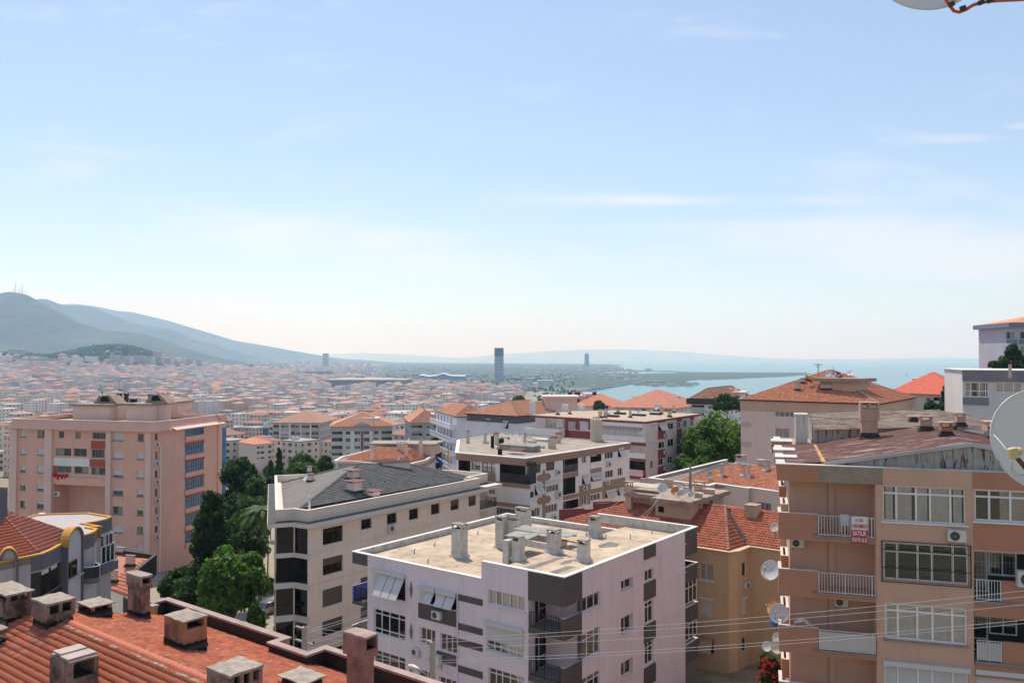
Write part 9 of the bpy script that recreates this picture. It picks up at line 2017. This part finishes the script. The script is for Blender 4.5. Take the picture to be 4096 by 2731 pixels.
vb();mbf=[pz(1560,1360,-27.5)[:2],pz(1935,1445,-27.5)[:2],pz(2150,1500,-27.5)[:2]];fe=Bld.__new__(Bld);fe.loc=(mbf[0][0],mbf[0][1],-28.6);fe.root=empty('garden_fence',fe.loc,'black railing fence at the foot of the ochre wall','fence');railing(fe,mbf,-28.6,1.5,rail,sp=.14);
def car(x,y,rz,col,label,wagon=True,s=1.0):
 r_=empty('parked_car',(x,y,gz(x,y)+.16),label,'car',rz=rz);r_.scale=(s,)*3;cm_=mat('car_'+'_'.join('%02d'%int(c*99)for c in col),col,rough=.25,spec=.6,var=.02);hw=.81
 prof=[(-2.05,.32),(2.05,.32),(2.08,.62),(1.95,.82),(1.0,.92),(-2.0,.92),(-2.08,.6)];mb=MB();k=len(prof)
 for s_ in(-1,1):mb.q(*[(a,s_*hw,c)for a,c in(prof if s_<0 else prof[::-1])])
 for i in range(k):a,c=prof[i],prof[(i+1)%k];mb.q((a[0],-hw,a[1]),(a[0],hw,a[1]),(c[0],hw,c[1]),(c[0],-hw,c[1]))
 bo=link('body',mb.mesh('body'),cm_,r_);bv=bo.modifiers.new('bevel','BEVEL');bv.width=.05;bv.segments=2
 x0,x1=(-1.95,.95)if wagon else(-1.3,.95);mb=MB();top=[(x0+.22,-.62),(x1-.55,-.62),(x1-.55,.62),(x0+.22,.62)];bt=[(x0,-.76),(x1,-.76),(x1,.76),(x0,.76)]
 for i in range(4):j=(i+1)%4;mb.q((*bt[i],.92),(*bt[j],.92),(*top[j],1.38),(*top[i],1.38))
 link('window',mb.mesh('window'),dark_glass(),r_);mb=MB();mb.prism([(a*1.0,c*1.02)for a,c in top],1.375,1.42);link('roof',mb.mesh('roof'),cm_,r_);mb=MB()
 for i in range(4):
  mb.tube([(*bt[i],.92),(*top[i],1.38)],.035,4)
 for t in(.35,.68):
  for s_ in(-1,1):a=bt[0][0]+(bt[1][0]-bt[0][0])*t;c=top[0][0]+(top[1][0]-top[0][0])*t;mb.tube([(a,s_*.765,.92),(c,s_*.625,1.38)],.03,4)
 link('pillar',mb.mesh('pillar'),cm_,r_)
 for(wx,wy)in((1.3,.74),(1.3,-.74),(-1.3,.74),(-1.3,-.74)):
  mb=MB();mb.tube([(wx,wy-.1,.3),(wx,wy+.1,.3)],.3,14);w_=link('wheel',mb.mesh('wheel'),mat('tyre',(.02,.02,.02)),r_);mb=MB();mb.tube([(wx,wy-.105,.3),(wx,wy+.105,.3)],.17,10);link('hub',mb.mesh('hub'),W_['grey'],w_)
 for s_ in(-.58,.58):mb=MB();mb.box((2.08,s_,.66),(.02,0,0),(0,.16,0),(0,0,.07));link('headlight',mb.mesh('headlight'),W_['white'],r_);mb=MB();mb.box((-2.06,s_*1.1,.70),(.02,0,0),(0,.1,0),(0,0,.08));link('tail_light',mb.mesh('tl'),mat('tail_red',(.4,.02,.02)),r_)
 for x_ in(2.1,-2.1):mb=MB();mb.box((x_,0,.42),(.05,0,0),(0,.78,0),(0,0,.06));link('bumper',mb.mesh('bumper'),W_['grey'],r_)
view(0,0,1);p=on_ground(1062,2462);car(p[0],p[1],math.radians(-122),(.72,.72,.70),'white old estate car parked on the sunny street');p=on_ground(1075,2385);car(p[0],p[1]+1,math.radians(-118),(.02,.02,.025),'black car parked farther up the street by the beige block',False)
p=on_ground(935,2118);car(p[0],p[1],math.radians(-20),(.6,.62,.66),'silver car glimpsed between the street trees',False);p=on_ground(1005,2112);car(p[0],p[1],math.radians(-30),(.6,.35,.33),'pinkish car behind the palm',False)
globals().update(TBV);vf();F_=Face(PQ(0,-.09),PQ(30,-.09));R_=F_.rect(876,135,365,1018);u0,z0,u1,z1=R_;u1=F_.hit(1015,250)[0];zm=z0+(z1-z0)*.50
r_=empty('sale_banner',F_.P(u0,z0),'white and red sale banner hung on the top balcony railing','banner');off=np.array(r_.location)
bw_=mat('banner_white',(.72,.69,.67),rough=.6,var=.03);br_=mat('banner_red',(.56,.03,.045),rough=.6,var=.05)
for za,zb_,mm,nm in((zm,z1,bw_,'upper_cloth'),(z0,zm-.002,br_,'lower_cloth')):
 mb=MB();n=10
 for i in range(n):
  for s_ in(0,):a,c=u0+(u1-u0)*i/n,u0+(u1-u0)*(i+1)/n;wv=lambda q:.012*math.sin((q-u0)*14);mb.q(F_.P(a,za,wv(a)),F_.P(c,za,wv(c)),F_.P(c,zb_,wv(c)),F_.P(a,zb_,wv(a)))
 link(nm,mb.mesh(nm,off),mm,r_)
W_b=u1-u0;Hb=z1-z0
def text(s,uc,zc,wid,hgt,m,bold=.0):
 cu=bpy.data.curves.new('lettering','FONT');cu.body=s;cu.align_x='CENTER';cu.align_y='CENTER';cu.size=1.0;cu.offset=bold;cu.extrude=0.004;o=bpy.data.objects.new('lettering',cu);COL.objects.link(o);bpy.context.view_layer.update();d=o.dimensions.copy();me=bpy.data.meshes.new_from_object(o.evaluated_get(bpy.context.evaluated_depsgraph_get()));bpy.data.objects.remove(o);o=bpy.data.objects.new('lettering',me);COL.objects.link(o);sx,sy=wid/max(d.x,.01),hgt/max(d.y,.01)
 o.parent=r_;o.location=tuple(F_.P(uc,zc,.022)-off);o.rotation_euler=(math.pi/2,0,F_.ang);o.scale=(sx,sy,1);me.materials.clear();me.materials.append(m)
uc=(u0+u1)/2
text('AYŞE DEMİRCİ',uc,z0+Hb*.635,W_b*.92,Hb*.20,br_,.02);text('SATILIK',uc,z0+Hb*.365,W_b*.86,Hb*.17,bw_,.03);text('0546 951 66 62',uc,z0+Hb*.13,W_b*.92,Hb*.17,bw_,.02);text('YALIN\nEMLAK',uc+W_b*.1,z0+Hb*.86,W_b*.28,Hb*.10,br_,.01)
mb=MB();q=F_.P(uc-W_b*.18,z0+Hb*.85,.02);mb.tube([q+V3(h1*.07*math.cos(t),.05*math.sin(t))for t in np.linspace(.4,5.4,12)],.009,5);mb.tube([q+V3(h1*.01,.0),q+V3(h1*.04,.06)],.014,5);link('emblem',mb.mesh('emblem',off),br_,r_)
def pot(p,label,r=.12,col=(.35,.12,.07),plant=0,name='flower_pot'):
 r_=empty(name,p,label,'flower pot');mb=MB();mb.tube([(0,0,0),(0,0,r*1.8)],[r*.75,r],10);link('pot',mb.mesh('pot'),mat('pot_%d'%int(col[0]*99),col),r_)
 if plant:C=np.array([(0,0,r*2+plant*.5)]);V,Fq=leaf_cloud(C,np.array([plant*.6]),260,.07,np.random.RandomState(3));link('plant',fast_mesh('plant',V,Fq),mat_leaf('leaf_pot',(.04,.08,.025)),r_)
zf3=zs[2]-1.0
for(u,s_,lab)in((ur+.3,.35,'leafy plant at the left end of the plant balcony'),(ur+.95,.28,'low plant in the middle of the plant balcony'),(ur+1.9,.4,'spiky dark plant at the right end of the plant balcony')):q=PQ(u,.35);pot((q[0],q[1],zf3),lab,.14,(.25,.15,.1),s_)
q=Pn+(C[:2]if False else Cc)*0;q=Cc-g1*.45+g2*.5;pot((q[0],q[1],z_a),'purple bucket on the upper corner balcony of the lilac block',.13,(.28,.03,.22))
def chair(p,rz,label):
 r_=empty('plastic_chair',p,label,'chair',rz=rz);wm=W_['white'];mb=MB();mb.abox(-.22,-.22,.42,.22,.22,.45);link('seat',mb.mesh('seat'),wm,r_);mb=MB();mb.abox(-.22,.19,.45,.22,.23,.92);link('backrest',mb.mesh('backrest'),wm,r_)
 for a,c in((-.2,-.2),(.2,-.2),(.2,.2),(-.2,.2)):mb=MB();mb.tube([(a,c,0),(a,c,.42)],.02,5);link('leg',mb.mesh('leg'),wm,r_)
q=PQ(ur+1.35,.7);chair((q[0],q[1],zs[0]-1.0),a_ if False else-.3,'white plastic chair behind the railing next to the sale banner')
q0=PQ(ul+.95,.1);r_=empty('laundry_sheet',(q0[0],q0[1],zs[2]),'white sheet draped over the parapet of the plant balcony','cloth');mb=MB();n=9
for i in range(n):
 for j in range(5):
  g_=lambda a,c:V3(h1*(a*.105-.2)+h2*(c*.1-.1),(.40-abs(c-2)*.07)*math.sin(math.pi*min(1,(a+1.5)/10))+.03*math.sin(a*2+c))
  mb.q(g_(i,j),g_(i+1,j),g_(i+1,j+1),g_(i,j+1))
link('fold',mb.mesh('fold'),mat('white_cloth',(.62,.56,.53)),r_)
def flag(x,yt,yb,D,cols,w_,label):
 p,q=pd(x,yt,D),pd(x,yb,D);r_=empty('flag',q,label,'flag');H=p[2]-q[2];mb=MB();mb.tube([(0,0,-.5),(0,0,H)],.04,5);link('flagpole',mb.mesh('flagpole'),W_['grey'],r_)
 for k,c in enumerate(cols):
  mb=MB();n=8;h_=.55/len(cols)*H
  for i in range(n):a,b2=w_*i/n,w_*(i+1)/n;zz=lambda t:.12*math.sin(t*5);z1=H*.72-k*h_;mb.q((a,zz(a),z1-h_-a*.4),(b2,zz(b2),z1-h_-b2*.4),(b2,zz(b2),z1-b2*.4),(a,zz(a),z1-a*.4))
  link('flag_cloth',mb.mesh('flag_cloth'),mat('flag_%d'%int(c[1]*99+c[0]*7),c),r_)
vmm();flag(487,608,705,122.,[(.65,.5,.02),(.55,.02,.03)],.95,'yellow and red flag on a pole beside the pyramid roof platform');flag(722,575,660,121.,[(.55,.02,.03)],1.3,'red flag flying among the dishes of the platform')
p=pd(592,640,121.);mb=MB();r_=empty('tv_aerial',p,'tall mast with cross aerial on the platform of the pyramid roof','aerial');t_=pd(592,545,121.)[2]-p[2];mb.tube([(0,0,-1),(0,0,t_)],.06,5);link('mast',mb.mesh('mast'),W_['grey'],r_);mb=MB();mb.tube([(-.6,0,t_-.1),(.6,0,t_-.1)],.05,5);mb.tube([(-.35,0,t_-.4),(.35,0,t_-.4)],.04,5);link('dipole',mb.mesh('dipole'),W_['grey'],r_)
vg();Ff=PT.faces[0];R_=Ff.rect(465,835,885,592);r_=empty('draped_flag',Ff.P(R_[0],R_[1],.4),'crumpled red flag drooping over the pink tower balcony','flag');mb=MB();n=14;off=np.array(r_.location)
for i in range(n):
 g_=lambda k,s_:Ff.P(R_[0]+(R_[2]-R_[0])*k/n,R_[3]-.1-(0 if s_==0 else(R_[3]-R_[1])*(.35+.55*math.sin(math.pi*(k+.5)/(n+1))*(1-.25*math.sin(k)))),.35+.12*math.sin(k*1.7));mb.q(g_(i,1),g_(i+1,1),g_(i+1,0),g_(i,0))
link('cloth',mb.mesh('cloth',off),mat('flag_red',(.42,.02,.03),var=.2),r_)
m3();p=pz(700,395,zR-1.05);rr=125/4.2*p[1]/F;r_=empty('water_tank',p,'white round plastic water tank on the mustard-rimmed terrace','water tank');mb=MB();H=150/4.2*p[1]/F*1.1;mb.tube([(0,0,H*t)for t in(0,.1,.35,.45,.7,.85,.9,1.0)],[rr*k for k in(.85,.95,1.0,1.0,.8,.45,.38,.36)],18);link('tank',mb.mesh('tank'),mat('tank_white',(.7,.68,.68),rough=.35,var=.03),r_,smooth=True);mb=MB();mb.tube([(0,0,H),(0,0,H+.06)],rr*.42,16);link('lid',mb.mesh('lid'),MATS['tank_white'],r_)
p=pz(920,395,zR-1.05);r_=empty('water_heater_drum',p,'grey steel drum lying beside the white water tank','drum');mb=MB();rr=78/4.2*p[1]/F;mb.tube([(-.7,0,rr),(-.62,0,rr),(.9,0,rr),(.98,0,rr)],[rr*.9,rr,rr,rr*.9],20);link('drum',mb.mesh('drum'),mat('drum_grey',(.38,.37,.36),rough=.5,var=.1,streak=.3),r_,smooth=False)
vf();p=pd(215,1040,43.2);mb=MB();r_=empty('blue_bucket',p-(0,0,.2),'bright blue bucket hanging under the rust-spotted dish','bucket');mb.tube([(0,0,0),(0,0,.42)],[.16,.22],12);link('pail',mb.mesh('pail'),mat('bucket_blue',(.03,.22,.62)),r_)
m5();p=pd(1028,210,136.);r_=empty('blue_balloon_cowl',(p[0],p[1],z11),'dark blue round cowl on a pipe over the burgundy roof','roof cowl');mb=MB();mb.tube([(0,0,0),(0,0,p[2]-z11)],.08,6);link('pipe',mb.mesh('pipe'),W_['grey'],r_);mb=MB();t_=p[2]-z11;mb.tube([(0,0,t_+.3*q)for q in(-1,-.7,0,.7,1)],[.05,.22,.3,.22,.05],12);link('ball',mb.mesh('ball'),mat('cowl_blue',(.02,.05,.30)),r_,smooth=True)
m1();p=pd(2165,830,150.);r_=empty('playground_frame',p,'yellow and blue playground frame below the white balconies','playground');mb=MB()
for x in(-1.4,-.2,1.2,2.4):mb.tube([(x,0,0),(x,0,3.2)],.12,6)
mb.tube([(-1.4,0,3.2),(-.8,0,4.0),(-.2,0,3.2)],.12,6);mb.tube([(1.2,0,2.6),(2.4,0,2.6)],.1,6);link('frame',mb.mesh('frame'),mat('play_yellow',(.65,.35,.02)),r_);mb=MB();mb.tube([(-.2,-.3,2.0),(1.4,-.3,.3)],.3,8);link('slide',mb.mesh('slide'),mat('play_blue',(.03,.07,.4)),r_)
m1();p=pd(1035/1+355,200,300.);
def taperpole(x,yt,yb,D,label):p,q=pd(x,yt,D),pd(x,yb,D);mb=MB();mb.tube([(0,0,0),(0,0,p[2]-q[2])],[.16,.07],6);o=link('flue_pole',mb.mesh('flue_pole'),W_['grey'],loc=tuple(q));tag(o,label,'pole')
m1();taperpole(1388,195,560,300.,'tall thin pole crossing the front of the orange-roofed grey-gabled block')
vh();taperpole(1628,560,755,74.,'thin aerial mast behind the dish cluster of the ochre block')
